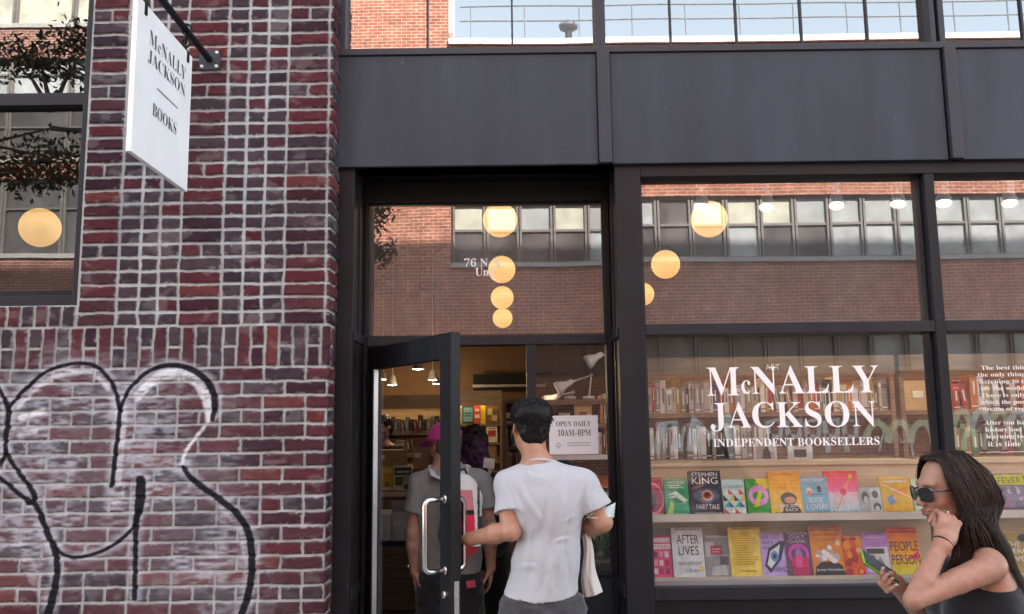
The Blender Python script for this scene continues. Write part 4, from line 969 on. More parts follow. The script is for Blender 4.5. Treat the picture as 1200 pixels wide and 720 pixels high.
FB = [
 (760, 560, 777, 0, (.30, .02, .05), [('ring', .3, .45, .75, .42, .07, (.75, .25, .35)), ('e', .1, .4, .4, .25, (.05, .01, .02))], 'dark red book with a pink ring, first on the top ledge beside the pilaster'),
 (779, 561, 807, 0, (.05, .30, .14), [('t', 'MICRO', .15, .86, .85, .93, W_), ('r', .15, .80, .7, .83, (.6, .75, .6)), ('r', .2, .74, .8, .77, (.5, .7, .5)), ('p', [(.1, .55), (.5, .66), (.95, .4), (.8, .36), (.45, .56)], (.7, .8, .68)), ('p', [(.1, .48), (.5, .56), (.9, .30), (.5, .48)], (.62, .75, .6)), ('p', [(.05, .02), (.25, .42), (.38, .3), (.3, .02)], (.45, .62, .2))], 'green book with white streaks left of the black eye cover'),
 (808, 552, 846, 0, (.018, .020, .032), [('t', 'STEPHEN', .1, .87, .9, .96, W_), ('t', 'KING', .1, .70, .9, .85, W_), ('e', .5, .44, .42, .17, (.05, .07, .12)), ('p', [(.08, .44), (.3, .56), (.6, .58), (.95, .42), (.6, .30), (.3, .34)], (.10, .12, .17)), ('e', .54, .44, .17, .12, (.35, .05, .03)), ('e', .54, .44, .08, .06, K_), ('ring', .54, .44, .17, .12, .03, (.7, .45, .3)), ('t', 'FAIRY TALE', .18, .13, .88, .24, W_)], 'black book with white title and a red eye on the top ledge'),
 (847, 562, 873, 0, (.55, .70, .68), [('r', .05, .74, .95, .84, (.35, .5, .5))] + [('p', [(u, v), (u + .24, v), (u + (.24 if (i + j) % 2 else 0), v + .17)], c) for i, u in enumerate((.02, .26, .50, .74)) for j, v in enumerate((.03, .21, .39, .57)) for c in [[(.6, .1, .06), (.7, .5, .1), (.06, .12, .3), (.75, .75, .7), K_, (.1, .4, .35)][(i * 3 + j * 5) % 6]]], 'pale book patterned with coloured triangles'),
 (875, 561, 903, 0, (.06, .30, .06), [('p', [(.4, 1), (1, 1), (1, .7), (.6, .75)], (.62, .55, .05)), ('ring', .5, .52, .42, .28, .16, (.70, .32, .62)), ('p', [(.25, .2), (.45, .22), (.66, .6), (.55, .7)], (.62, .60, .12)), ('t', 'Z', .35, .8, .5, .9, (.6, .5, .1))], 'green book with a lilac ring around a yellow stalk'),
 (902, 553, 939, 0, (.72, .42, .05), [('g', 0, 0, 1, 1, (.75, .52, .08), (.72, .33, .03)), ('r', .1, .93, .8, .945, (.25, .1, .02)), ('t', 'TAYLOR', .18, .80, .85, .88, (.78, .50, .10)), ('t', 'REID', .3, .70, .7, .78, (.78, .50, .10)), ('e', .58, .36, .26, .15, (.06, .03, .02)), ('e', .62, .33, .18, .08, (.50, .26, .14)), ('p', [(.3, .02), (.95, .02), (.85, .2), (.45, .24)], (.05, .03, .03)), ('t', 'CARRIE SOTO', .12, .16, .95, .23, W_), ('t', 'IS BACK', .28, .07, .85, .14, W_)], 'orange book with a dark haired figure and white title'),
 (939, 559, 971, 0, (.22, .42, .52), [('t', 'EMILY HENRY', .08, .88, .92, .95, W_), ('e', .3, .62, .1, .1, (.75, .7, .65)), ('e', .68, .66, .08, .1, K_), ('r', .15, .5, .9, .53, (.1, .2, .28)), ('p', [(.2, .5), (.4, .5), (.35, .62), (.25, .62)], (.7, .2, .15)), ('t', 'BOOK', .26, .30, .78, .44, W_), ('t', 'LOVERS', .16, .12, .92, .27, W_)], 'light blue book with two small seated figures and white title'),
 (968, 552, 1007, 0, (.72, .12, .14), [('g', 0, 0, 1, .5, (.42, .65, .70), (.72, .45, .50)), ('g', 0, .5, 1, 1, (.78, .20, .36), (.70, .07, .06)), ('p', [(.26, .1), (.30, .09), (.80, .85), (.76, .87)], (.7, .35, .1)), ('e', .79, .87, .06, .05, (.75, .5, .1)), ('e', .52, .5, .10, .08, (.62, .06, .14)), ('r', .3, .035, .8, .06, W_)], 'book fading from red to pale blue with a thin arrow'),
 (1008, 571, 1033, 0, (.55, .55, .55), [('r', .03, .02, .48, .97, (.42, .42, .42)), ('r', .52, .52, .97, .97, (.6, .6, .6)), ('r', .52, .02, .97, .48, (.5, .5, .5)), ('e', .25, .6, .17, .24, (.05, .05, .05)), ('e', .27, .5, .11, .16, (.5, .5, .5)), ('e', .72, .72, .15, .15, (.08, .08, .08)), ('e', .75, .24, .18, .16, (.06, .06, .06)), ('e', .75, .18, .1, .1, (.6, .6, .6))], 'black and white book of portrait photographs on the top ledge'),
 (1033, 559, 1068, 0, (.72, .50, .16), [('r', .04, .03, .97, .93, (.70, .42, .06)), ('p', [(.4, .62), (.85, .72), (.85, .5), (.55, .5)], (.75, .26, .02)), ('p', [(.15, .42), (.34, .50), (.45, .30), (.25, .22)], (.16, .26, .50)), ('r', .1, .84, .9, .9, (.75, .65, .5)), ('p', [(.05, .78), (.95, .42), (.95, .45), (.1, .8)], (.78, .72, .6))], 'amber book with a blue patch beside the face of the woman'),
 (1070, 561, 1090, 0, (.55, .66, .50), [('r', .1, .1, .9, .9, (.62, .7, .55))], 'pale green book behind the sunglasses of the woman'),
 (1150, 558, 1167, 0, (.70, .70, .70), [('r', .1, .75, .9, .85, (.3, .3, .3))], 'plain white book behind the hair of the woman'),
 (1168, 555, 1203, 0, (.20, .18, .24), [('r', .02, .70, .98, .97, (.42, .55, .06)), ('t', 'FEVER', .12, .74, .9, .90, (.2, .05, .06))] + blobs(16, [(.35, .12, .18), (.30, .28, .36), (.15, .12, .2), (.45, .40, .45)], v0=.12, v1=.6) + [('r', .06, .04, .94, .10, (.1, .09, .12))], 'dark grey book with a lime green title band at the right edge'),
 (1204, 557, 1236, 0, (.5, .12, .1), [('r', .1, .7, .9, .85, W_)], 'red book at the far right of the top ledge'),
 (763, 628, 787, 1, (.62, .10, .22), [('r', .03, .68, .97, .80, W_), ('r', .03, .84, .97, .95, (.75, .55, .6)), ('t', 'AND', .1, .70, .9, .78, (.5, .08, .2))] + [('r', .1 + .28 * (i % 3), .08 + .2 * (i // 3), .3 + .28 * (i % 3), .22 + .2 * (i // 3), [(.75, .6, .65), (.4, .03, .1), (.2, .03, .1), (.7, .3, .4)][i % 4]) for i in range(9)], 'pink book with white panels, first on the lower ledge'),
 (788, 619, 825, 1, (.62, .66, .68), [('t', 'AFTER', .16, .68, .86, .86, K_), ('t', 'LIVES', .2, .45, .84, .63, K_), ('t', 'ABDULRAZAK', .17, .25, .92, .32, (.15, .15, .16)), ('t', 'GURNAH', .34, .10, .80, .18, (.15, .15, .16)), ('e', .9, .18, .07, .06, (.62, .48, .18))], 'pale grey book with large black title and a gold medal'),
 (826, 628, 855, 1, (.26, .26, .27), [('r', 0, .55, 1, .95, (.18, .18, .19)), ('r', .05, .5, .4, .85, (.42, .42, .42)), ('p', [(.2, .05), (.9, .05), (.8, .3), (.3, .25)], (.45, .45, .45)), ('r', .6, .3, .95, .5, (.1, .1, .1)), ('r', .25, .54, .72, .76, (.30, .03, .05)), ('r', .3, .66, .66, .69, (.6, .4, .4)), ('r', .3, .6, .6, .62, (.6, .4, .4))], 'grey photographic book with a dark red label'),
 (855, 618, 893, 1, (.74, .60, .20), lines(.1, .92, .24, .9, 14, (.50, .36, .08), .45, .2) + [('r', .3, .1, .8, .13, (.5, .36, .1))], 'yellow book covered in lines of small type'),
 (892, 625, 923, 1, (.46, .36, .66), [('t', 'THE LAST', .05, .86, .75, .94, (.05, .04, .1)), ('t', 'WHITE', .05, .74, .5, .82, (.05, .04, .1)), ('t', 'MAN', .05, .62, .3, .70, (.05, .04, .1)), ('p', [(.1, .25), (.3, .65), (.75, .82), (.95, .80), (.75, .4), (.3, .08)], (.03, .03, .05)), ('p', [(.2, .28), (.36, .58), (.75, .74), (.62, .4), (.32, .18)], (.75, .78, .8)), ('e', .5, .46, .15, .13, (.14, .26, .5)), ('e', .5, .46, .07, .06, K_), ('t', 'HAMID', .42, .10, .95, .22, (.05, .04, .1))], 'lilac book with a big slanted eye'),
 (921, 624, 951, 1, (.10, .05, .10), [('t', 'CULT', .2, .86, .8, .93, (.55, .5, .55)), ('t', 'CLASSIC', .15, .76, .85, .83, (.55, .5, .55)), ('ring', .5, .5, .40, .24, .10, (.55, .10, .42)), ('e', .5, .45, .14, .2, (.25, .18, .4)), ('r', .2, .04, .85, .42, (.50, .04, .12)), ('r', .36, .2, .62, .5, (.62, .10, .3)), ('t', 'CROSLEY', .15, .08, .9, .2, (.2, .02, .08))], 'dark plum book with a pink arch'),
 (950, 617, 989, 1, (.66, .28, .08), [('t', "DIDN'T NOBODY GIVE", .06, .90, .94, .95, (.1, .04, .02)), ('t', 'WHAT HAPPENED', .12, .80, .9, .85, (.1, .04, .02)), ('t', 'TO CARLOTTA', .2, .70, .8, .75, (.1, .04, .02)), ('e', .84, .66, .07, .06, (.75, .65, .45)), ('p', [(.05, 0), (.98, 0), (.9, .2), (.7, .28), (.3, .28), (.1, .18)], K_)] + blobs(16, [W_, W_, (.45, .45, .45), K_], .2, .8, .28, .58, .05, .10) + [('t', 'James Hannaham', .1, .08, .95, .15, W_)], 'tall orange book with black and white flowers'),
 (989, 628, 1012, 1, (.62, .14, .03), blobs(14, [(.70, .30, .05), (.5, .05, .02), (.75, .5, .3), (.3, .04, .02)], .05, .95, .05, .95, .08, .2), 'red and orange book with a torn texture'),
 (1012, 624, 1043, 1, (.42, .24, .50), [('r', .12, .87, .9, .89, (.6, .45, .62)), ('r', .1, .08, .94, .66, (.62, .62, .60)), ('r', .12, .5, .8, .62, (.06, .06, .07)), ('p', [(.3, .12), (.6, .45), (.8, .2)], (.25, .25, .27)), ('e', .3, .4, .12, .08, (.12, .12, .13))], 'purple topped book with a grey photograph'),
 (1042, 618, 1078, 1, (.68, .20, .05), [('g', 0, .0, 1, .45, (.55, .55, .10), (.75, .35, .05)), ('g', 0, .45, 1, 1, (.72, .36, .04), (.6, .08, .03)), ('r', .1, .88, .95, .92, (.2, .06, .02)), ('t', 'PEOPLE', .05, .50, .97, .70, K_), ('t', 'PERSON', .05, .22, .97, .42, K_), ('p', [(.5, .3), (.95, .5), (.95, .36)], (.65, .05, .18))], 'orange and red book with tall black title beside the phone'),
 (1150, 624, 1172, 1, (.35, .28, .12), [('r', .1, .6, .9, .8, W_)], 'brown book on the lower ledge behind the hair'),
 (1175, 622, 1212, 1, (.34, .26, .09), [('t', 'THE', .15, .62, .6, .74, W_), ('t', 'HERO', .12, .46, .85, .58, W_), ('t', 'LIVES', .15, .28, .8, .40, W_), ('e', .75, .82, .2, .09, K_)], 'olive book with stacked white title at the right edge'),
]
for a in FB: face_book(a[0], a[1], a[2], a[3], a[4], a[5], a[6])
# two small photographs on the stand's top
for (x0, y0, x1), lab, tones in (((884, 519, 911), 'small black and white photograph card with a seated figure on the stand', 0), ((924, 523, 953), 'small white card with a dark square picture on the stand', 1)):
    a, b, c = P(x0, 546, 5.0), P(x1, 546, 5.0), P(x0, y0, 5.0)
    o = thing('photo_card', lab, 'photograph', (a.x, 5.0, zst + .023), 'photo cards on top of the display stand')
    MB().box(a.x, b.x, 5.0, 5.006, zst + .023, c.z, (.62, .62, .60)).build('card', M_PAINTED, o)
    m = MB(); wx, hz = b.x - a.x, c.z - zst - .023; z0 = zst + .023
    m.poly([(a.x + .1 * wx, 4.9990, z0 + .08 * hz), (a.x + .9 * wx, 4.999, z0 + .08 * hz), (a.x + .9 * wx, 4.999, z0 + .92 * hz), (a.x + .1 * wx, 4.999, z0 + .92 * hz)], (.35, .35, .34) if tones == 0 else (.6, .6, .6))
    q = [(.35, .1), (.75, .1), (.7, .55), (.55, .8), (.4, .55)] if tones == 0 else [(.25, .2), (.75, .2), (.75, .75), (.25, .75)]
    m.poly([(a.x + u * wx, 4.9984, z0 + v * hz) for u, v in q], (.05, .05, .05))
    m.build('picture', M_PAINTED, o)

# ---------------- lamps
def globe(px, py, r, Y, lab):
    c = P(px, py, Y)
    o = thing('globe_lamp', lab, 'lamp', c, 'opal globe lamps hanging from the shop ceiling')
    m = MB(); n = 16
    m.lathe(c, [(r * math.sin(math.pi * i / n), -r * math.cos(math.pi * i / n)) for i in range(n + 1)], 32); m.build('globe', M_GLOBE, o, sm=True)
    MB().lathe(c, [(.03, r - .005), (.03, r + .02), (.005, r + .025), (.005, RZ - c.z - .02), (.06, RZ - c.z - .018), (.06, RZ - c.z - .001)], 12).build('stem', M_DARK, o, sm=True)
for a in ((586, 258, .146, 7.22, 'largest opal globe lamp of the row above the door'), (588, 316, .150, 9.48, 'second opal globe lamp down the row above the door'), (588.5, 349, .152, 11.5, 'third opal globe lamp down the row above the door'), (589, 373, .155, 13.6, 'smallest opal globe lamp at the end of the row above the door'),
          (831, 257, .153, 7.2, 'larger opal globe lamp beside a track light in the display window'), (780, 310, .153, 9.18, 'middle opal globe lamp near the pilaster in the display window'), (753, 345, .15, 11.2, 'small opal globe lamp half hidden by the pilaster'), (47, 267, .165, 7.28, 'opal globe lamp in the window of the brick building')):
    globe(*a)
YTR = 5.5; ztr = P(900, 214, YTR).z
tk = thing('track_rail', 'white ceiling track carrying spotlights along the display windows', 'light track', (2.6, YTR, ztr))
MB().box(P(780, 214, YTR).x, 5.2, YTR - .018, YTR + .018, ztr, ztr + .03).build('rail', M_WHITE, tk)
for x in (P(800, 214, YTR).x, 2.4, 4.6): MB().lathe((x, YTR, ztr + .03), [(.006, 0), (.006, RZ - ztr - .031)], 8).build('hanger', M_WHITE, tk)
for k, (px, py, lab) in enumerate(((822, 241, 'white track spotlight in front of the large globe lamp'), (898, 241, 'white track spotlight second from the globe lamp'), (980, 239, 'white track spotlight right of the window middle'), (1052, 237, 'white track spotlight just left of the mullion'), (1106, 236, 'white track spotlight just right of the mullion'), (1183, 236, 'white track spotlight near the right picture edge'))):
    c = P(px, py, YTR)
    o = thing('track_spotlight', lab, 'spotlight', c, 'track spotlights along the display windows')
    ax = Vector((-.18, -.35, -.9)).normalized()
    MB().lathe(c - ax * .0, [(0, -.12), (.03, -.118), (.036, -.06), (.05, .0), (.052, .02), (.047, .021), (.043, .0)], 18, axis=ax).build('head', M_WHITE, o, sm=True)
    MB().lathe(c, [(0, .0), (.043, .0)], 18, axis=ax).build('lamp_face', M_BULB, o)
    m = MB(); m.box(c.x - .012, c.x + .012, YTR - .012, YTR + .012, c.z + .04, ztr - .0005); m.box(c.x - .03, c.x + .03, YTR - .02, YTR + .02, ztr - .03, ztr - .0006); m.build('arm', M_WHITE, o)
    ld = bpy.data.lights.new('spot', 'SPOT'); ld.energy = SPOT_W * (.7 if k % 2 else .18); ld.color = (1, .84, .64); ld.spot_size = R(80); ld.spot_blend = .6; ld.shadow_soft_size = .04
    lo = bpy.data.objects.new('spot', ld); COL.objects.link(lo); lo.parent = o; lo.location = ax * .05
    lo.rotation_euler = (-Vector((0, .1, -1) if k % 2 else (-.1, .5, -1))).to_track_quat('Z', 'Y').to_euler()
for k, (px, py, Y, lab) in enumerate(((490, 433, 9.4, 'grey cone pendant lamp, nearest one through the door glass'), (507, 445.5, 11.0, 'grey cone pendant lamp beside the free stile of the door'), (460, 451.5, 11.2, 'grey cone pendant lamp hanging lowest through the door glass'), (449, 445, 14.0, 'small far cone pendant lamp beside the door bead'), (476, 423.5, 10.2, 'cone pendant lamp cut by the top rail of the door'), (511, 450, 14.2, 'smallest far cone pendant lamp beside the door stile'))):
    c = P(px, py, Y); o = thing('pendant_lamp', lab, 'pendant lamp', c, 'cone pendant lamps deep inside the shop')
    MB().lathe(c, [(.062, 0), (.058, .004), (.034, .11), (.02, .125), (.006, .13), (.006, RZ - c.z - .001)], 18).build('shade', mat('pale grey shade', (.5, .48, .45), .5), o, sm=True)
    MB().lathe(c, [(0, -.006), (.03, -.004), (.05, .003), (.052, .006)], 18).build('bulb', M_BULB, o, sm=True)
    ld = bpy.data.lights.new('pendant', 'POINT'); ld.energy = PEND_W; ld.color = (1, .72, .42); ld.shadow_soft_size = .04
    lo = bpy.data.objects.new('pendant', ld); COL.objects.link(lo); lo.parent = o; lo.location = (0, 0, -.05)

# ---------------- what shows through the open door and the sidelight
Y3 = 12.4
def pz(y, Y, x=560): return P(x, y, Y).z
x0, x1 = P(520, 480, Y3).x, P(588, 480, Y3).x
sh = [pz(497, Y3), pz(519, Y3), pz(541, Y3), pz(563, Y3), pz(585, Y3)]
bookcase('tall warm lit bookcase with face-out books at the back wall, seen through the door gap', x0, x1, Y3, .3, sh, pz(459, Y3), header=.2, strips=(pz(459, Y3) - .185,), back=M_PLY)
def small_cover(px0, py0, px1, py1, Y, base, art, lab, grp):
    a, b, t_ = P(px0, py1, Y), P(px1, py1, Y), P(px0, py0, Y)
    o = thing('book', lab, 'book', (a.x, Y, a.z), grp)
    MB().box(a.x, b.x, Y, Y + .03, a.z, t_.z, base).build('cover', M_PAINTED, o)
    m = MB(); wx, hz = b.x - a.x, t_.z - a.z
    for i, (u0, v0, u1, v1, c) in enumerate(art): e = Y - .002 - .001 * i; m.poly([(a.x + u0 * wx, e, a.z + v0 * hz), (a.x + u1 * wx, e, a.z + v0 * hz), (a.x + u1 * wx, e, a.z + v1 * hz), (a.x + u0 * wx, e, a.z + v1 * hz)], c)
    if m.f: m.build('cover_art', M_PAINTED, o)
G3 = 'face-out books on the lit back bookcase'
small_cover(535, 475, 541, 496.5, Y3 + .04, (.6, .5, .35), [(.1, .1, .9, .4, (.7, .65, .5)), (.1, .55, .9, .9, (.7, .62, .5))], 'cream book beside the door stile on the lit back bookcase', G3)
small_cover(542, 476, 555, 496.5, Y3 + .04, (.03, .05, .06), [(.08, .1, .92, .9, (.18, .42, .46)), (.2, .55, .8, .62, (.03, .08, .1)), (.2, .4, .8, .46, (.03, .08, .1))], 'teal book with black border on the lit back bookcase', G3)
small_cover(555.5, 475, 563, 496.5, Y3 + .04, (.62, .05, .03), [(.1, .3, .9, .5, (.75, .65, .5)), (.15, .65, .85, .8, (.75, .6, .4))], 'red book on the lit back bookcase', G3)
small_cover(563.5, 474, 569, 496.5, Y3 + .04, (.72, .52, .04), [], 'plain yellow book on the lit back bookcase', G3)
small_cover(570, 477, 584, 496.5, Y3 + .04, (.14, .10, .05), [(.1, .5, .5, .9, (.55, .45, .2)), (.45, .15, .9, .5, (.5, .42, .25)), (.2, .2, .4, .4, (.4, .1, .05))], 'brown patterned book on the lit back bookcase', G3)
small_cover(570, 500, 583, 518.5, Y3 + .04, (.66, .58, .48), [(.15, .35, .85, .75, (.42, .05, .04)), (.15, .85, .85, .9, (.3, .2, .15))], 'cream book with a red block on the second back shelf', G3)
small_cover(556, 502, 567, 518.5, Y3 + .04, (.25, .26, .22), [(.1, .1, .9, .9, (.32, .32, .28))], 'grey green book on the second back shelf', G3)
small_cover(571, 522, 582, 540.5, Y3 + .04, (.18, .13, .1), [(.15, .2, .85, .8, (.25, .17, .12))], 'dark brown book on the third back shelf', G3)
# shelves behind the man's head
Y6 = 9.0
bookcase('dark wood bookcase beside the head of the man in white', P(590, 480, Y6).x, P(634, 480, Y6).x, Y6, .28, [pz(496, Y6), pz(524, Y6), pz(552, Y6), pz(580, Y6)], pz(470, Y6))
fill_row(P(592, 490, Y6).x, P(633, 490, Y6).x, Y6 + .02, pz(524, Y6), (.17, .21), (.02, .04), ['tan', 'maroon', 'black', 'grey'], 'on the dark bookcase beside the head of the man', 'spines on the dark bookcase')
fill_row(P(592, 490, Y6).x, P(633, 490, Y6).x, Y6 + .02, pz(552, Y6), (.17, .21), (.02, .04), ['tan', 'maroon', 'black', 'grey'], 'on the dark bookcase below the head of the man', 'spines on the dark bookcase below')
small_cover(591, 484, 600, 495.5, Y6 + .02, (.62, .56, .45), [(.1, .1, .9, .45, (.05, .05, .05))], 'small cream book left of the hair of the man', 'face-out books on the dark bookcase')
# far bookcase through the door glass
Y4 = 13.6
x0, x1 = P(424, 480, Y4).x, P(531, 480, Y4).x
bookcase('wide bookcase with a glowing top shelf seen through the door glass', x0, x1, Y4, .32, [pz(508, Y4, 480), pz(534, Y4, 480), pz(560, Y4, 480), pz(590, Y4, 480)], pz(464, Y4, 480), header=.2, strips=(pz(464, Y4, 480) - .185,), back=M_PLY)
fill_row(P(441, 500, Y4).x, P(520, 500, Y4).x, Y4 + .03, pz(508, Y4, 480), (.20, .28), (.04, .075), ['grey', 'white', 'red', 'black', 'green', 'grey', 'maroon', 'blue', 'tan'], 'on the glowing far shelf behind the door glass', 'spines on the glowing far shelf')
fill_row(P(441, 530, Y4).x, P(520, 530, Y4).x, Y4 + .03, pz(534, Y4, 480), (.18, .26), (.05, .08), ['maroon', 'black', 'tan', 'grey'], 'on the second far shelf behind the door glass', 'spines on the second far shelf')
# dark opening in the back wall, with a ledge
Y7 = 14.6
o = thing('wall_opening', 'dark opening with a pale shelf board high on the back wall', 'shelf', (P(590, 450, Y7).x, Y7, pz(452, Y7)))
MB().box(P(554, 450, Y7).x, P(640, 450, Y7).x, Y7 + .2, Y7 + .22, pz(458, Y7), pz(438, Y7)).build('back_panel', M_DARK, o)  # black panel stands in for the dark inside of the opening
MB().box(P(554, 450, Y7).x, P(640, 450, Y7).x, Y7, Y7 + .2, pz(454, Y7), pz(451, Y7)).build('board', M_CONC, o)
# display counter with boxes
Y8 = 8.2
cx0, cx1 = P(425, 580, Y8).x, P(512, 580, Y8).x; ct = pz(577, Y8, 470)
o = thing('display_counter', 'wood counter holding magazines and cardboard boxes inside the door glass', 'counter', ((cx0 + cx1) / 2, Y8, 0))
MB().box(cx0, cx1, Y8, Y8 + .7, ct - .04, ct).build('counter_top', M_PLY, o); MB().box(cx0 + .02, cx1 - .02, Y8 + .03, Y8 + .68, .02, ct - .041).build('front_panel', M_OAK, o)
rz = pz(549, Y8 + .2, 470); MB().box(cx0, cx1, Y8 + .16, Y8 + .6, ct + .001, rz).build('riser', M_OAK, o)
GM = 'magazines facing out on the counter'
small_cover(447, 547, 460, 575, Y8 + .1, (.66, .46, .06), [(.1, .72, .9, .92, (.72, .6, .2)), (.3, .15, .7, .35, (.3, .2, .1)), (.1, .02, .9, .12, (.7, .68, .6))], 'yellow magazine facing out on the counter', GM)
small_cover(461, 546, 483, 575, Y8 + .1, (.60, .60, .52), [(.06, .62, .94, .92, (.05, .06, .05)), (.1, .2, .5, .55, (.10, .14, .08)), (.5, .3, .9, .6, (.3, .4, .2)), (.55, .05, .9, .25, (.08, .08, .08)), (.15, .7, .85, .8, (.4, .5, .3))], 'pale magazine with black and green pictures facing out on the counter', GM)
M_CARD = mat('brown cardboard', (.36, .22, .11), .8, var=.12, scale=5)
def carton(px0, py0, px1, py1, Y, dp, lab, m=M_CARD, lblc=(.66, .62, .56), open_=False):
    a, b, t_ = P(px0, py1, Y), P(px1, py1, Y), P(px0, py0, Y)
    o = thing('cardboard_box', lab, 'box', ((a.x + b.x) / 2, Y, a.z))
    MB().box(a.x, b.x, Y, Y + dp, a.z, t_.z).build('carton', m, o, bevel=.003)
    wx, hz = b.x - a.x, t_.z - a.z
    MB().box(a.x + .06 * wx, a.x + .5 * wx, Y - .002, Y + .001, a.z + .5 * hz, a.z + .72 * hz, lblc).build('paper_label', M_PAINTED, o)
    if open_:
        MB().obox((a.x, Y, t_.z), (1, 0, 0), (0, -.5, .86), (0, .86, .5), (0, wx), (0, .1), (0, .004)).build('flap', m, o)
carton(432, 528, 470, 548.5, Y8 + .25, .3, 'long brown cardboard box on the counter riser')
carton(484, 524, 503, 549, Y8 + .22, .25, 'upright brown cardboard box with an open flap behind the pink cap', open_=True)
carton(428, 603, 458, 634, 7.0, .4, 'grey carton low inside the door glass', mat('grey cardboard', (.42, .42, .44), .8), (.5, .5, .52))
carton(459, 600, 480, 634, 7.04, .4, 'second grey carton low beside the arm in grey', mat('grey cardboard', (.42, .42, .44), .8), (.5, .5, .52), True)
o = thing('packing_table', 'dark table under the grey cartons', 'table', (P(450, 640, 7.2).x, 7.2, 0)); zt2 = pz(634.3, 7.0, 450)
ta, tb = P(415, 634, 7.0).x, P(500, 634, 7.0).x
MB().box(ta, tb, 6.95, 7.6, zt2 - .035, zt2 - .002).build('table_top', M_DARK, o)
for x in (ta + .03, tb - .03):
    for y in (6.99, 7.56): MB().box(x - .02, x + .02, y - .02, y + .02, .004, zt2 - .036).build('leg', M_DARK, o)

# sidelight : bookcase with lamps, papers, plant
Y5 = 5.75
x0, x1 = P(632, 480, Y5).x, P(727, 480, Y5).x
s5 = [pz(496, Y5, 690), pz(533, Y5, 690), pz(577, Y5, 690), pz(622, Y5, 690)]
b5t = pz(468, Y5, 690)
bookcase('white edged bookcase with lamps on top behind the opening hours notice', x0, x1, Y5, .27, s5, b5t, m=M_OAK, back=M_DARK, zmin=.05)
m = MB()
for z in s5[1:3]: m = MB(); m.box(x0 + .031, x1 - .031, Y5 - .004, Y5 + .003, z - .032, z - .002); o = m.build('shelf_edge_strip', M_WHITE, bpy.data.objects[[k.name for k in bpy.data.objects if k.name.startswith('bookcase') and k.type == 'EMPTY'][-1]])
small_cover(673, 474, 694, 495.5, Y5 + .03, (.55, .30, .12), [(.1, .15, .9, .85, (.62, .40, .2)), (.3, .3, .7, .6, (.3, .12, .06))], 'orange brown book facing out above the opening hours notice', 'face-out books above the notice')
small_cover(655, 484, 668, 495.5, Y5 + .03, (.5, .42, .3), [(.1, .2, .9, .7, (.3, .1, .08))], 'small tan book facing out above the opening hours notice', 'face-out books above the notice')
for k, (x, c) in enumerate(((704, 'orange'), (708.5, 'white'), (712, 'red'), (716, 'orange'), (720, 'cream'))):
    spine_book('book', P(x, 490, Y5).x, .019, Y5 + .02, s5[0], (.2, .21, .19, .22, .2)[k] * .9, .15, c, f'{c} spined book standing right of the notice under the lamps', 'spines right of the notice')
fill_row(P(702, 520, Y5).x, P(724, 520, Y5).x, Y5 + .02, s5[1], (.14, .18), (.018, .03), ['tan', 'grey', 'white', 'maroon'], 'on the second shelf right of the notice', 'spines on the second shelf by the notice')
pp = thing('paper_stack', 'loose stack of white and orange papers on the shelf right of the man in white', 'papers', (P(692, 575, Y5).x, Y5 - .02, s5[2]))
for k, (dx, rot, c) in enumerate(((-.03, .2, (.66, .64, .62)), (.02, -.25, (.6, .16, .06)), (.0, .5, (.7, .7, .7)))):
    u = Vector((math.cos(rot), math.sin(rot), 0)); v = Vector((-math.sin(rot) * .8, math.cos(rot) * .8, .35)).normalized()
    MB().obox(Vector((P(686, 575, Y5).x + dx + .02 * k, Y5 + .02, s5[2] + .004 + .02 * k)), u, v, u.cross(v), (0, .13), (0, .16), (0, .004), c).build('sheet', M_PAINTED, pp)
def arm_lamp(pts, head, lab, lit, Y):
    ps = [P(x, y, Y) for x, y in pts]
    o = thing('desk_lamp', lab, 'lamp', ps[0], 'white jointed lamps above the bookcase')
    m = MB()
    m.tube([(q.x, Y, q.z) for q in ps], .007, 8); m.build('arm', M_WHITE, o, sm=True)
    m = MB(); m.lathe(ps[0], [(0, -.003), (.04, -.003), (.04, .015), (.01, .02), (.0, .02)], 16); m.build('base', M_WHITE, o, sm=True)
    hp = ps[-1]; ax = (P(*head, Y) - hp).normalized()
    MB().lathe(hp, [(.008, -.03), (.018, -.02), (.022, .02), (.045, .07), (.048, .095), (.044, .095), (.04, .07)], 18, axis=ax).build('shade', M_WHITE, o, sm=True)
    MB().lathe(hp + ax * .072, [(0, .012), (.02, .008), (.036, 0)], 16, axis=ax).build('bulb', M_BULB if lit else M_PANEL, o, sm=True)
    for q in ps[1:-1]: MB().lathe((q.x, Y, q.z), [(0, -.012), (.012, -.012), (.012, .012), (0, .012)], 10, axis=(0, 1, 0)).build('joint', M_STEEL, o)
arm_lamp([(690, 467.5), (693, 440), (667, 449)], (655, 455), 'lit white jointed lamp in the middle of the sidelight', True, Y5 + .1)
arm_lamp([(668, 467.5), (672, 459.5), (652, 465)], (646, 468), 'small white jointed lamp low beside the hair of the man', False, Y5 + .18)
arm_lamp([(724, 467), (735, 412), (702, 417)], (688, 425), 'unlit white jointed lamp reaching in from the right of the sidelight', False, Y5 + .04)
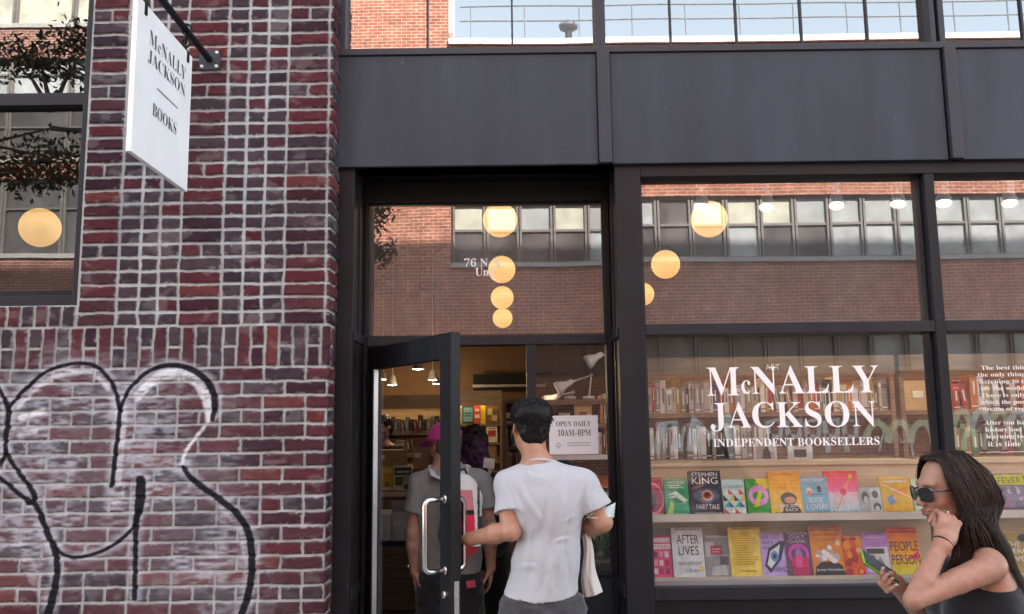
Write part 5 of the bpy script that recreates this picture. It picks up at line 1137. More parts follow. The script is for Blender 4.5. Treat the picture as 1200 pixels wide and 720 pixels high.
# plant in a glass bowl on a stool right behind the sidelight
Yp = 5.05
o = thing('plant_stand', 'small black stool under the potted plant behind the sidelight', 'stool', (P(706, 668, Yp).x, Yp, 0)); pb = P(706, 667, Yp)
MB().lathe((pb.x, Yp, pb.z - .025), [(0, 0), (.13, 0), (.13, .024), (0, .024)], 20).build('seat', M_DARK, o)
for a in (0.5, 2.6, 4.7): MB().tube([(pb.x + .09 * math.cos(a), Yp + .09 * math.sin(a), pb.z - .026), (pb.x + .12 * math.cos(a), Yp + .12 * math.sin(a), .004)], .012, 8).build('leg', M_DARK, o)
o = thing('potted_plant', 'green strappy plant in a clear glass bowl at the foot of the sidelight', 'plant', (pb.x, Yp, pb.z))
MB().lathe((pb.x, Yp, pb.z), [(0, .001), (.06, .001), (.09, .04), (.092, .09), (.075, .12), (.072, .12), (.088, .09), (.086, .042), (.058, .006), (0, .006)], 24).build('bowl', glass('bowl glass', 1.5, (.8, .86, .84)), o, sm=True)
MB().lathe((pb.x, Yp, pb.z + .008), [(0, 0), (.055, 0), (.08, .034), (0, .04)], 16).build('pebbles', mat('pale pebbles', (.5, .47, .42), .8, var=.4, scale=60), o)
m = MB(); rp = random.Random(8)
for k in range(16):
    a = rp.uniform(0, 6.28); r_ = rp.uniform(.07, .16); h = rp.uniform(.1, .22); ps = []
    for i in range(6):
        f = i / 5; ps.append(Vector((pb.x + math.cos(a) * r_ * f, Yp + math.sin(a) * r_ * f * .7, pb.z + .04 + h * math.sin(f * 2.3) / .9)))
    for i in range(5):
        sd_ = Vector((-math.sin(a), math.cos(a), 0)) * (.011 * (1 - (i / 5) ** 2)); s2 = Vector((-math.sin(a), math.cos(a), 0)) * (.011 * (1 - ((i + 1) / 5) ** 2))
        g_ = rp.uniform(.8, 1.3); m.add([ps[i] - sd_, ps[i + 1] - s2, ps[i + 1] + s2, ps[i] + sd_], [(0, 1, 2, 3)], (.10 * g_, .22 * g_, .08 * g_))
m.build('leaves', mat('strap leaf', (1, 1, 1), .45, attr=True), o, sm=True)

# opening hours notice on the sidelight
YN = YT - .004
a, b, c = P(644, 533, YN), P(701.5, 531.5, YN), P(644, 487.5, YN)
o = thing('hours_notice', 'white paper notice with opening hours taped to the sidelight glass', 'notice', (a.x, YN, a.z))
MB().box(a.x, b.x, YN - .001, YN + .0006, a.z, c.z).build('sheet', mat('white paper', (.74, .75, .77), .7, var=.05, scale=8), o)
l = MB(); yn_ = YN - .0016; G_ = (.06, .06, .07)
px_text(l, 'OPEN DAILY', 651.5, 500, 692.5, 494, yn_, thin=.004, col=G_); px_text(l, '10AM–8PM', 653.5, 511.3, 692.5, 503.5, yn_, thin=.004, col=G_)
for y in (519.8, 522.6): a_, b_ = P(665, y, yn_), P(692, y, yn_); l.poly([(a_.x, yn_, a_.z), (b_.x, yn_, a_.z), (b_.x, yn_, a_.z + .004), (a_.x, yn_, a_.z + .004)], (.35, .35, .36))
q = P(654.5, 522, yn_)
for i in range(12):
    a0, a1 = 2 * math.pi * i / 12, 2 * math.pi * (i + 1) / 12
    l.poly([(q.x + r_ * math.cos(t_), yn_, q.z + r_ * math.sin(t_)) for r_, t_ in ((.007, a0), (.013, a0), (.013, a1), (.007, a1))], (.4, .4, .42))
l.build('lettering', mat('printed ink', (1, 1, 1), .7, attr=True), o)
# ================================================================ people : smooth solids meshed on a grid
def _rot(r): return np.array(Euler([R(a) for a in r]).to_matrix(), np.float32)
def cap(a, b, ra, rb, k=.02): return ('c', np.array(a, np.float32), np.array(b, np.float32), ra, rb, k)
def ell(c, r, rot=(0, 0, 0), k=.02, op='+'): return ('e', np.array(c, np.float32), np.array(r, np.float32), _rot(rot), k, op)
def xf(prims, Mx):
    """move primitives by a rotation + translation matrix"""
    Rm = np.array(Mx.to_3x3(), np.float32); T_ = np.array(Mx.translation, np.float32); out = []
    for p in prims:
        if p[0] == 'c': out.append(('c', Rm @ p[1] + T_, Rm @ p[2] + T_, p[3], p[4], p[5]))
        else: out.append(('e', Rm @ p[1] + T_, p[2], Rm @ p[3], p[4], p[5]))
    return out
def bounds(p):
    if p[0] == 'c':
        r = max(p[3], p[4]); return np.minimum(p[1], p[2]) - r, np.maximum(p[1], p[2]) + r
    e = np.sqrt(((p[3] * p[2][None, :]) ** 2).sum(1)); return p[1] - e, p[1] + e
def sdf_grid(prims, h, pad=.02, lo=None, hi=None):
    bl = [bounds(p) for p in prims if not (p[0] == 'e' and p[5] == '-')]
    L0 = np.min([b[0] for b in bl], 0) - pad if lo is None else np.array(lo); H0 = np.max([b[1] for b in bl], 0) + pad if hi is None else np.array(hi)
    n = np.ceil((H0 - L0) / h).astype(int) + 1
    F = np.full(n, .25, np.float32)
    ax = [L0[i] + h * np.arange(n[i], dtype=np.float32) for i in range(3)]
    for p in prims:
        k = p[5] if p[0] == 'c' else p[4]
        a, b = bounds(p); m = k + .03
        i0 = np.maximum(np.floor((a - m - L0) / h).astype(int), 0); i1 = np.minimum(np.ceil((b + m - L0) / h).astype(int) + 1, n)
        if (i1 <= i0).any(): continue
        sl = tuple(slice(i0[q], i1[q]) for q in range(3))
        X = ax[0][sl[0]][:, None, None]; Y = ax[1][sl[1]][None, :, None]; Z = ax[2][sl[2]][None, None, :]
        if p[0] == 'c':
            A, B = p[1], p[2]; ba = B - A; l2 = max(float(ba @ ba), 1e-10)
            t = np.clip(((X - A[0]) * ba[0] + (Y - A[1]) * ba[1] + (Z - A[2]) * ba[2]) / l2, 0, 1)
            d = np.sqrt((X - A[0] - t * ba[0]) ** 2 + (Y - A[1] - t * ba[1]) ** 2 + (Z - A[2] - t * ba[2]) ** 2) - (p[3] + (p[4] - p[3]) * t)
            op = '+'
        else:
            C, r, Rm = p[1], p[2], p[3]; op = p[5]
            dx, dy, dz = X - C[0], Y - C[1], Z - C[2]
            q0 = (dx * Rm[0, 0] + dy * Rm[1, 0] + dz * Rm[2, 0]); q1 = (dx * Rm[0, 1] + dy * Rm[1, 1] + dz * Rm[2, 1]); q2 = (dx * Rm[0, 2] + dy * Rm[1, 2] + dz * Rm[2, 2])
            k0 = np.sqrt((q0 / r[0]) ** 2 + (q1 / r[1]) ** 2 + (q2 / r[2]) ** 2); k1 = np.sqrt((q0 / r[0] ** 2) ** 2 + (q1 / r[1] ** 2) ** 2 + (q2 / r[2] ** 2) ** 2)
            d = k0 * (k0 - 1) / np.maximum(k1, 1e-6)
        f = F[sl]
        if op == '+':
            hh = np.maximum(k - np.abs(f - d), 0) / k; F[sl] = np.minimum(f, d) - hh * hh * k * .25
        else:
            d = -d; hh = np.maximum(k - np.abs(f - d), 0) / k; F[sl] = np.maximum(f, d) + hh * hh * k * .25
    return F, L0, ax
def cut(F, ax, pt, nrm, off=0.0):
    """keep the side that nrm points away from"""
    n_ = np.array(nrm, float); n_ /= np.linalg.norm(n_)
    d = (ax[0][:, None, None] - pt[0]) * n_[0] + (ax[1][None, :, None] - pt[1]) * n_[1] + (ax[2][None, None, :] - pt[2]) * n_[2] - off
    return np.maximum(F, d.astype(np.float32))
def surface_nets(F, L0, h):
    S = F < 0; n = F.shape
    c = [S[i:n[0] - 1 + i, j:n[1] - 1 + j, k:n[2] - 1 + k] for i in (0, 1) for j in (0, 1) for k in (0, 1)]
    s = sum(x.astype(np.int8) for x in c); act = (s > 0) & (s < 8)
    I = np.argwhere(act); idx = np.full(act.shape, -1, np.int64); idx[act] = np.arange(len(I))
    V = {}
    for i in (0, 1):
        for j in (0, 1):
            for k in (0, 1): V[i, j, k] = F[I[:, 0] + i, I[:, 1] + j, I[:, 2] + k]
    acc = np.zeros((len(I), 3)); cnt = np.zeros(len(I))
    for a in V:
        for ax_ in range(3):
            if a[ax_]: continue
            b = list(a); b[ax_] = 1; b = tuple(b); va, vb = V[a], V[b]; m = (va < 0) != (vb < 0)
            t = np.where(m, va / np.where(m, va - vb, 1), 0)
            p = np.tile(np.array(a, float), (len(I), 1)); p[:, ax_] += t
            acc[m] += p[m]; cnt[m] += 1
    verts = L0 + h * (I + acc / np.maximum(cnt, 1)[:, None])
    faces = []
    for ax_ in range(3):
        u, v = [(1, 2), (2, 0), (0, 1)][ax_]
        sl0 = [slice(None)] * 3; sl1 = [slice(None)] * 3; sl0[ax_] = slice(0, -1); sl1[ax_] = slice(1, None)
        A, B = S[tuple(sl0)], S[tuple(sl1)]; E = np.argwhere(A != B)
        E = E[(E[:, u] > 0) & (E[:, v] > 0) & (E[:, u] < n[u] - 1) & (E[:, v] < n[v] - 1)]
        if not len(E): continue
        q = []
        for du, dv in ((1, 1), (0, 1), (0, 0), (1, 0)):
            e = E.copy(); e[:, u] -= du; e[:, v] -= dv; q.append(idx[e[:, 0], e[:, 1], e[:, 2]])
        q = np.stack(q, 1); inside = A[E[:, 0], E[:, 1], E[:, 2]]
        q[~inside] = q[~inside][:, ::-1]; q = q[(q >= 0).all(1)]; faces.append(q)
    return verts, np.concatenate(faces)
def np_mesh(name, V, F, C, material, parent, sm=True, relax=0):
    me = bpy.data.meshes.new(name); me.vertices.add(len(V)); me.vertices.foreach_set('co', np.asarray(V, np.float32).ravel())
    k = F.shape[1]; me.loops.add(F.size); me.loops.foreach_set('vertex_index', F.ravel().astype(np.int32))
    me.polygons.add(len(F)); me.polygons.foreach_set('loop_start', np.arange(0, F.size, k, dtype=np.int32)); me.polygons.foreach_set('loop_total', np.full(len(F), k, np.int32))
    me.update(calc_edges=True); smooth(me, sm)
    if C is not None:
        ca = me.color_attributes.new('Col', 'FLOAT_COLOR', 'POINT'); ca.data.foreach_set('color', np.concatenate([C, np.ones((len(C), 1))], 1).astype(np.float32).ravel())
    me.materials.append(material); return link_mesh(name, me, parent)
def vnormals(V, F):
    a, b, c, d = (V[F[:, i]] for i in range(4)); fn = np.cross(c - a, d - b); N = np.zeros_like(V)
    for i in range(4):
        for q in range(3): N[:, q] += np.bincount(F[:, i], fn[:, q], len(V))
    return N / np.maximum(np.linalg.norm(N, axis=1, keepdims=True), 1e-9)
def relax(V, F, n=2, w=.5):
    e = np.concatenate([F[:, [0, 1]], F[:, [1, 2]], F[:, [2, 3]], F[:, [3, 0]]])
    deg = np.bincount(e.ravel(), minlength=len(V)).astype(float)
    for _ in range(n):
        A = np.zeros_like(V)
        for q in range(3): A[:, q] = np.bincount(e[:, 0], V[e[:, 1], q], len(V)) + np.bincount(e[:, 1], V[e[:, 0], q], len(V))
        V = V * (1 - w) + w * A / np.maximum(deg, 1)[:, None]
    return V
def solid(name, prims, h, material, parent, colour, cuts=(), disp=None, rel=1, extra=()):
    """grow one continuous surface; colour(V,N) -> rgb per vertex ; disp(V,N) -> offset along the normal"""
    allp = list(prims) + [q for e in extra for q in e[0]]
    bl = [bounds(p) for p in allp if not (p[0] == 'e' and p[5] == '-')]
    lo, hi = np.min([b[0] for b in bl], 0) - .02, np.max([b[1] for b in bl], 0) + .02
    F, L0, ax = sdf_grid(prims, h, lo=lo, hi=hi)
    for c in cuts: F = cut(F, ax, *c)
    for pr, cs in extra:                     # sleeves: trimmed on their own, then blended on
        G, _, _ = sdf_grid(pr, h, lo=lo, hi=hi)
        for c in cs: G = cut(G, ax, *c)
        k = .025; hh = np.maximum(k - np.abs(F - G), 0) / k; F = np.minimum(F, G) - hh * hh * k * .25
    V, Q_ = surface_nets(F, L0, h); V = relax(V, Q_, rel, .5)
    N = vnormals(V, Q_)
    if disp is not None: V = V + N * disp(V, N)[:, None]
    C = colour(V, N) if callable(colour) else np.tile(np.array(colour), (len(V), 1))
    return np_mesh(name, V, Q_, C, material, parent)
def skin_mat(name, ss=.12):
    m = mat(name, (1, 1, 1), .48, var=.06, scale=30, attr=True, bump=.08, bscale=420, spec=.4)
    b = m.node_tree.nodes['Principled BSDF']; b.inputs['Subsurface Weight'].default_value = ss; b.inputs['Subsurface Radius'].default_value = (.01, .004, .002); return m
M_SKIN = skin_mat('skin')
M_SHIRT = mat('white cotton jersey', (1, 1, 1), .9, var=.03, scale=20, attr=True, bump=.10, bscale=900, sheen=.3, spec=.2)
M_CLOTH = mat('dark woven cloth', (1, 1, 1), .9, var=.10, scale=24, attr=True, bump=.15, bscale=700, sheen=.3, spec=.2)
M_HAIR = mat('hair strands', (1, 1, 1), .45, var=.25, scale=50, attr=True, spec=.18)
def blend(C, w, c): return C * (1 - w[:, None]) + np.array(c) * w[:, None]
def ball(V, c, r, soft=.5):
    d = np.linalg.norm((V - np.array(c)) / np.array(r), axis=1); return np.clip((1 - d) / soft, 0, 1)

def head_prims(f=1.0, female=False):
    """head frame: origin mid head, +y face, +z up; crown .12, chin -.118"""
    j = .9 if female else 1.0
    P_ = [ell((0, -.014, .036), (.074, .094, .084), k=.03), ell((0, .026, -.030), (.058 * j, .066, .082), k=.03), ell((0, .068, -.096), (.021 * j, .021, .019), k=.03),
          ell((.042 * j, .008, -.062), (.020, .042, .034), k=.03), ell((-.042 * j, .008, -.062), (.020, .042, .034), k=.03),
          ell((0, .074, .030), (.050, .020, .014), k=.02), ell((.038, .058, -.026), (.024, .026, .022), k=.025), ell((-.038, .058, -.026), (.024, .026, .022), k=.025),
          ell((.031, .100, .006), (.018, .016, .012), k=.014, op='-'), ell((-.031, .100, .006), (.018, .016, .012), k=.014, op='-'),
          ell((.031, .078, .005), (.0125, .0125, .0125), k=.004), ell((-.031, .078, .005), (.0125, .0125, .0125), k=.004),
          cap((0, .088, .012), (0, .112, -.030), .0085, .0110 * j, .014), ell((.011, .100, -.034), (.008, .010, .007), k=.008), ell((-.011, .100, -.034), (.008, .010, .007), k=.008),
          ell((0, .093, -.0565), (.022, .011, .0062), k=.007), ell((0, .091, -.068), (.019, .012, .0075), k=.007), ell((0, .1065, -.0622), (.020, .006, .0016), k=.003, op='-'),
          ell((.077, -.008, .0), (.009, .020, .031), (0, -8, 18), k=.006), ell((-.077, -.008, .0), (.009, .020, .031), (0, 8, -18), k=.006),
          ell((.084, -.004, .002), (.006, .010, .018), (0, -8, 18), k=.005, op='-'), ell((-.084, -.004, .002), (.006, .010, .018), (0, 8, -18), k=.005, op='-')]
    out = []
    for p in P_:
        if p[0] == 'c': out.append(('c', p[1] * f, p[2] * f, p[3] * f, p[4] * f, p[5] * f))
        else: out.append(('e', p[1] * f, p[2] * f, p[3], p[4] * f, p[5]))
    return out
def face_colour(V, Minv, base, lips, f=1.0, brow=(.03, .02, .015)):
    """skin with lips, brows and eyes, in the head's own frame"""
    q = (np.concatenate([V, np.ones((len(V), 1))], 1) @ np.array(Minv).T)[:, :3] / f
    C = np.tile(np.array(base), (len(V), 1)); n = fbm(V[:, 0] * 60, V[:, 1] * 60, V[:, 2] * 60, 3, 5)
    C = C * (.80 + .40 * n)[:, None]; n2 = fbm(V[:, 0] * 17, V[:, 1] * 17, V[:, 2] * 17, 3, 15)[:, None]; C = C * (np.array([1.06, .90, .86]) * n2 + np.array([.95, 1.08, 1.12]) * (1 - n2))
    C = blend(C, np.maximum(ball(q, (.045, .06, -.03), (.03, .04, .025), 1), ball(q, (-.045, .06, -.03), (.03, .04, .025), 1)) * .25, (base[0] * 1.05, base[1] * .75, base[2] * .7))
    C = blend(C, np.maximum(ball(q, (0, .103, -.0565), (.024, .02, .0068), .4), ball(q, (0, .102, -.068), (.021, .02, .008), .4)), lips)
    for s in (1, -1):
        C = blend(C, ball(q, (.031 * s, .094, .028), (.021, .02, .0045), .5) * .85, brow)
        e = ball(q, (.031 * s, .091, .004), (.0125, .008, .0055), .3); C = blend(C, e, (.7, .68, .66)); C = blend(C, ball(q, (.031 * s, .092, .004), (.0055, .008, .0055), .3), (.03, .02, .015))
    return C
def hand_prims(W, d, up, size=1.0, curl=(.5, .6, .7, .8), spread=.10, thumb=1, thumb_curl=.4, k=.008):
    """wrist W, direction of the palm d, back-of-hand direction up; thumb=+1/-1 chooses the side"""
    W, d, up = Vector(W), Vector(d).normalized(), Vector(up); up = (up - d * up.dot(d)).normalized(); s_ = d.cross(up) * thumb
    L = .085 * size; out = [cap(W - d * .02 * size, W + d * .015 * size, .024 * size, .026 * size, .02)]
    for q in (-.024, -.008, .008, .024): out.append(cap(W + d * .012 * size + s_ * q * .7 * size, W + d * L * .92 + s_ * q * size, .0135 * size, .0115 * size, .012))
    fl = (.078, .086, .080, .062)
    for i, q in enumerate((.027, .009, -.009, -.026)):
        b = W + d * (L * (.97, 1.0, .98, .92)[i]) + s_ * q * size; dirn = (d + s_ * (spread * (1.5 - i) * .6)).normalized(); c = curl[i]
        p = b
        for j, fr in enumerate((.42, .32, .26)):
            a = c * (.55, 1.1, .8)[j] * 1.0
            ax_ = dirn.cross(up).normalized(); dirn = (Matrix.Rotation(-a, 3, ax_) @ dirn).normalized(); up2 = up
            e = p + dirn * (fl[i] * fr * size); r0 = (.0090, .0080, .0072)[j] * size; r1 = (.0082, .0074, .0060)[j] * size
            out.append(cap(p, e, r0, r1, .0035 if j else .006)); p = e
    tb = W + d * .022 * size + s_ * .022 * size - up * .008 * size; td = (d * .62 + s_ * .72 - up * .25).normalized()
    p = tb
    for j, (ln, r0, r1) in enumerate(((.040, .0140, .0105), (.032, .0100, .0090), (.026, .0088, .0066))):
        e = p + td * ln * size; out.append(cap(p, e, r0 * size, r1 * size, .010 if j == 0 else .004)); p = e
        td = (td + (d * .5 - s_ * .5 - up * .5) * thumb_curl).normalized()
    return out
def strands(name, roots, paths_fn, n_seg, rad, colours, parent, material=M_HAIR):
    """three sided tapering hair strands as one mesh"""
    Vv, Fv, Cv = [], [], []; o = 0
    for i, r0 in enumerate(roots):
        pts = paths_fn(i, r0); m_ = len(pts); pts = np.array(pts)
        T_ = np.gradient(pts, axis=0); T_ /= np.maximum(np.linalg.norm(T_, axis=1, keepdims=True), 1e-9)
        a = np.cross(T_, np.array([.31, .87, .22])); a /= np.maximum(np.linalg.norm(a, axis=1, keepdims=True), 1e-9); b = np.cross(T_, a)
        rr = rad * np.interp(np.linspace(0, 1, m_), [0, .7, 1], [1, .9, .15])[:, None]
        ring = [pts + (a * math.cos(q) + b * math.sin(q)) * rr for q in (0, 2.094, 4.189)]
        Vv.append(np.stack(ring, 1).reshape(-1, 3)); k = np.arange(m_ - 1)[:, None] * 3
        for q in range(3): Fv.append(o + np.concatenate([k + q, k + (q + 1) % 3, k + 3 + (q + 1) % 3, k + 3 + q], 1))
        c = np.array(colours(i)); Cv.append(np.tile(c, (m_ * 3, 1))); o += m_ * 3
    return np_mesh(name, np.concatenate(Vv), np.concatenate(Fv), np.concatenate(Cv), material, parent)

# ---------------------------------------------------------------- man in the white shirt, seen from behind
def build_man():
    Ym = 3.93; cx = P(634, 600, Ym).x
    o = thing('person', 'man in a plain white t-shirt pulling the shop door open, seen from behind', 'person', (cx, Ym, 0))
    hd = P(621.5, 500, Ym + .02); f = .98
    Mh = Matrix.Translation(hd + Vector((0, 0, -.005))) @ Matrix.Rotation(R(14), 4, 'Z') @ Matrix.Rotation(R(4), 4, 'X') @ Matrix.Scale(1, 4)
    shl, shr = Vector((P(594, 560, Ym).x, Ym - .01, P(592, 568, Ym).z)), Vector((P(685, 562, Ym).x, Ym - .01, P(686, 567, Ym).z))
    eL = P(599, 622, Ym - .07); wL = P(548, 632, Ym + .055); eR = P(706, 612, Ym - .02); wR = P(676, 624, Ym + .20)
    nb = P(631, 545, Ym - .005)
    hip = Vector((cx, Ym, .90)); chest = Vector((cx, Ym + .01, 1.26))
    body = xf(head_prims(f), Mh)
    nk = Mh @ Vector((0, -.03, -.075))
    skin = [cap(nk, nb + Vector((0, .005, -.01)), .056, .061, .03), cap(nk + Vector((0, -.03, -.01)), nb + Vector((0, -.03, -.03)), .035, .045, .03)]
    xt = P(645, 600, Ym).x; xm_ = P(639, 650, Ym).x
    tors = [ell((xt, Ym + .01, 1.26), (.118, .095, .21), k=.05), ell((xm_, Ym, 1.03), (.125, .095, .19), k=.06), ell(hip + Vector((0, 0, -.02)), (.165, .115, .12), k=.05),
            cap(shl, nb + Vector((0, 0, -.03)), .052, .055, .05), cap(shr, nb + Vector((0, 0, -.03)), .052, .055, .05)]
    arms = [cap(shl, eL, .054, .043, .03), cap(eL, eL.lerp(wL, .35), .039, .041, .015), cap(eL.lerp(wL, .35), wL, .041, .0265, .02), ell(eL + Vector((.0, -.010, -.004)), (.035, .034, .034), k=.02),
            cap(shr, eR, .054, .043, .03), cap(eR, eR.lerp(wR, .35), .043, .044, .015), cap(eR.lerp(wR, .35), wR, .044, .029, .02)]
    # left hand wraps the inner pull handle (a vertical bar)
    dL = (Vector((-.80, .58, .06))).normalized()
    hands = hand_prims(wL, dL, Vector((-.45, -.85, .1)), 1.0, (1.0, 1.05, 1.1, 1.15), .06, -1, .5)
    hands += hand_prims(wR, (wR - eR), Vector((.3, .2, 1)), 1.0, (.6, .7, .7, .8), .08, -1, .4)
    legs = []
    for s in (-1, 1):
        hp = hip + Vector((.085 * s, 0, -.05)); kn = Vector((cx + .10 * s, Ym + .03, .49)); an = Vector((cx + .11 * s, Ym - .0, .09))
        legs += [cap(hp, kn, .088, .060, .03), cap(kn, kn.lerp(an, .3), .058, .060, .02), cap(kn.lerp(an, .3), an, .060, .040, .02), cap(an, an + Vector((0, .15, -.055)), .042, .034, .02)]
    Minv = Mh.inverted(); base = (.42, .22, .145)
    def col(V, N): return face_colour(V, Minv, base, (.40, .15, .12), f)
    solid('body', body + skin + tors + arms + hands + legs, .0045, M_SKIN, o, col)
    # hair
    hair = xf([ell((0, -.020, .050), (.0805, .098, .083), k=.02), ell((0, -.062, -.008), (.066, .050, .070), k=.03), ell((0, .055, .088), (.060, .050, .038), k=.03), ell((.045, -.02, .07), (.045, .07, .05), k=.03), ell((-.045, -.02, .07), (.045, .07, .05), k=.03),
               ell((0, .10, -.03), (.10, .092, .088), k=.015, op='-'), ell((.092, .018, -.035), (.03, .045, .06), k=.012, op='-'), ell((-.092, .018, -.035), (.03, .045, .06), k=.012, op='-')], Mh)
    hn = lambda V, N: (fbm(V[:, 0] * 60, V[:, 1] * 60, V[:, 2] * 40, 3, 3) - .5) * .012
    def hc(V, N): q = fbm(V[:, 0] * 90, V[:, 1] * 90, V[:, 2] * 50, 3, 8); return np.stack([.005 + .006 * q, .0045 + .005 * q, .005 + .005 * q], 1)
    ho = solid('hair', hair, .004, M_HAIR, o, hc, disp=hn)
    rh = np.random.RandomState(2); roots = []
    while len(roots) < 2200:
        d = rh.normal(size=3); d /= np.linalg.norm(d)
        if d[2] < -.55 or (d[1] > .55 and d[2] < .45) : continue
        if abs(d[0]) > .75 and d[2] < -.05 and d[1] > -.25: continue
        if d[2] < -.2 and d[1] > -.3: continue
        roots.append(d)
    def path(i, d):
        base_ = np.array([d[0] * .078, -.022 + d[1] * .096, .045 + d[2] * .080]); 
        if d[2] < 0: base_[2] = .045 + d[2] * .125
        ln = rh.uniform(.014, .034) * (1.0 if d[2] > -.1 else .5)
        flow = np.array([d[0] * .5 + rh.normal() * .35, (.35 if d[2] > .35 else -.1) + rh.normal() * .35, (-.75 if d[2] < .6 else -.1) + rh.normal() * .25]) + np.array(d) * .45
        pts = []; p = base_.copy()
        for s_ in range(5):
            q = Mh @ Vector(p); pts.append((q.x, q.y, q.z)); flow = flow - np.array(d) * .18; p = p + flow / np.linalg.norm(flow) * ln / 4
        return pts
    def cc(i): v = rh.uniform(.6, 1.6); v *= 1 + 2.2 * (rh.rand() < .12); return (.007 * v, .006 * v, .006 * v)
    strands('hair_strands', roots, path, 5, .0011, cc, ho)
    # t-shirt
    hem_z = P(635, 697, Ym - .1).z
    sl_, sr_ = shl.lerp(eL, .62), shr.lerp(eR, .66)
    sh = [ell((xt - .01, Ym, 1.30), (.150, .118, .16), k=.06), ell((xt + .002, Ym, 1.18), (.130, .116, .20), k=.05), ell((xm_, Ym, 1.04), (.148, .122, .18), k=.05), ell((cx - .006, Ym, .86), (.172, .132, .19), k=.05),
          cap(shl, nb + Vector((-.01, -.005, -.03)), .060, .062, .05), cap(shr, nb + Vector((.01, -.005, -.03)), .060, .062, .05), ell((P(638, 580, Ym).x, Ym - .055, 1.33), (.15, .075, .14), k=.05)]
    slv = [([cap(shl + Vector((.02, 0, .0)), shl.lerp(eL, .9), .066, .080, .045)], None), ([cap(shr + Vector((-.02, 0, 0)), shr.lerp(eR, .9), .066, .080, .045)], None)]
    aL, aR = (eL - shl).normalized(), (eR - shr).normalized()
    # creases of the cloth, laid out as seen on the back: (points, width px, depth mm)
    CREASE = [([(652, 566), (648, 590), (644, 622), (640, 650)], 3.2, 4.5), ([(664, 572), (661, 600), (657, 640), (654, 668)], 3.6, 5), ([(640, 575), (634, 600), (628, 628)], 3, 3.5), ([(671, 590), (669, 625), (667, 655)], 3, 4),
              ([(606, 566), (615, 583), (628, 600), (636, 612)], 3.5, 4), ([(600, 576), (609, 592), (616, 604)], 2.6, 4.5), ([(592, 572), (598, 590), (601, 600)], 2.6, 4), ([(684, 566), (679, 585), (672, 604)], 3, 4.5), ([(692, 570), (690, 588), (691, 598)], 2.6, 3.5),
              ([(614, 606), (608, 632), (600, 662), (594, 690)], 4, 5), ([(622, 612), (620, 645), (612, 690)], 4, 5), ([(634, 625), (634, 660), (628, 698)], 4, 4.5), ([(650, 634), (660, 631), (669, 632)], 2.2, 4), ([(646, 655), (645, 680), (647, 698)], 4, 5), ([(661, 655), (664, 680), (663, 698)], 3.5, 4.5), ([(674, 625), (673, 660), (674, 698)], 3, 4),
              ([(604, 668), (618, 662), (630, 664)], 2.6, 3), ([(658, 612), (668, 606), (676, 607)], 2.4, 3), ([(612, 552), (622, 560), (640, 561), (656, 553)], 4, 2.5), ([(590, 690), (596, 680), (604, 676)], 2.5, 3)]
    CR = [(np.array([[P(x, y, Ym - .11).x, P(x, y, Ym - .11).z] for x, y in p]), w_ * .0037, d_ * .001) for p, w_, d_ in CREASE]
    def fold(V, N):
        x, y, z = V[:, 0], V[:, 1], V[:, 2]
        wx = x + (fbm(x * 9, z * 9, 0., 3, 1) - .5) * .022; wz = z + (fbm(x * 9, z * 9, 4., 3, 2) - .5) * .022
        out = np.zeros(len(V)); back = np.clip((Ym + .02 - y) / .05, 0, 1)
        for p, w_, d_ in CR:
            best = np.full(len(V), 9.); sd = np.zeros(len(V)); par = np.zeros(len(V)); n_ = len(p) - 1
            for q in range(n_):
                a_, b_ = p[q], p[q + 1]; ba = b_ - a_; t = np.clip(((wx - a_[0]) * ba[0] + (wz - a_[1]) * ba[1]) / (ba @ ba), 0, 1)
                ex, ez = wx - a_[0] - t * ba[0], wz - a_[1] - t * ba[1]; d = np.hypot(ex, ez); m_ = d < best
                best = np.where(m_, d, best); sd = np.where(m_, np.sign(ex * ba[1] - ez * ba[0]), sd); par = np.where(m_, (q + t) / n_, par)
            wd = w_ * np.where(sd > 0, 1.5, .75)
            out += d_ * (np.exp(-(best / wd) ** 2) - .45 * np.exp(-((best - 1.9 * wd) / wd) ** 2)) * np.clip(np.sin(np.pi * np.clip(par, .04, .96)) * 1.5, 0, 1)
        low = (noise3(x * 11, z * 2.6, y * 4, 2) - .5) * .012 * np.clip((1.42 - z) / .12, 0, 1) + (noise3(x * 24 + z * 4, z * 7, y * 6, 6) - .5) * .005
        side = np.sin((z + x * .4) * 70 + noise3(x * 9, z * 9, 0., 7) * 5) * .002 * (1 - back)
        hemw = np.sin((x - cx) * 40 + noise3(x * 6, 0., 0., 3) * 6) * .004 * np.clip((1.0 - z) / .14, 0, 1)
        return out * back + low + side + hemw
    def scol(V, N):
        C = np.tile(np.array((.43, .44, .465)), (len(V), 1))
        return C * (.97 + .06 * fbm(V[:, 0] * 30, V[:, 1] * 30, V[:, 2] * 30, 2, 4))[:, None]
    so = solid('t_shirt', sh, .0045, M_SHIRT, o, scol, cuts=[((cx, Ym, hem_z), (.03, .25, -1)), (tuple(nb + Vector((0, -.03, .022))), (0, .45, 1))], disp=fold, rel=1, extra=[(slv[0][0], [(tuple(sl_), tuple(aL))]), (slv[1][0], [(tuple(sr_), tuple(aR))])])
    # ribbed collar
    m = MB(); cc_ = nb + Vector((0, -.006, .000)); m.tube([(cc_.x + .068 * math.cos(a), cc_.y + .064 * math.sin(a), cc_.z - .026 * math.sin(a)) for a in np.linspace(0, 2 * math.pi, 29)], .0075, 8, caps=False, col=(.42, .43, .455))
    m.build('collar', M_SHIRT, so, sm=True)
    mt_ = mat('shirt stitching', (.33, .335, .35), .9)
    # jeans
    jl = [ell(hip + Vector((0, .0, -.03)), (.178, .128, .14), k=.05)]
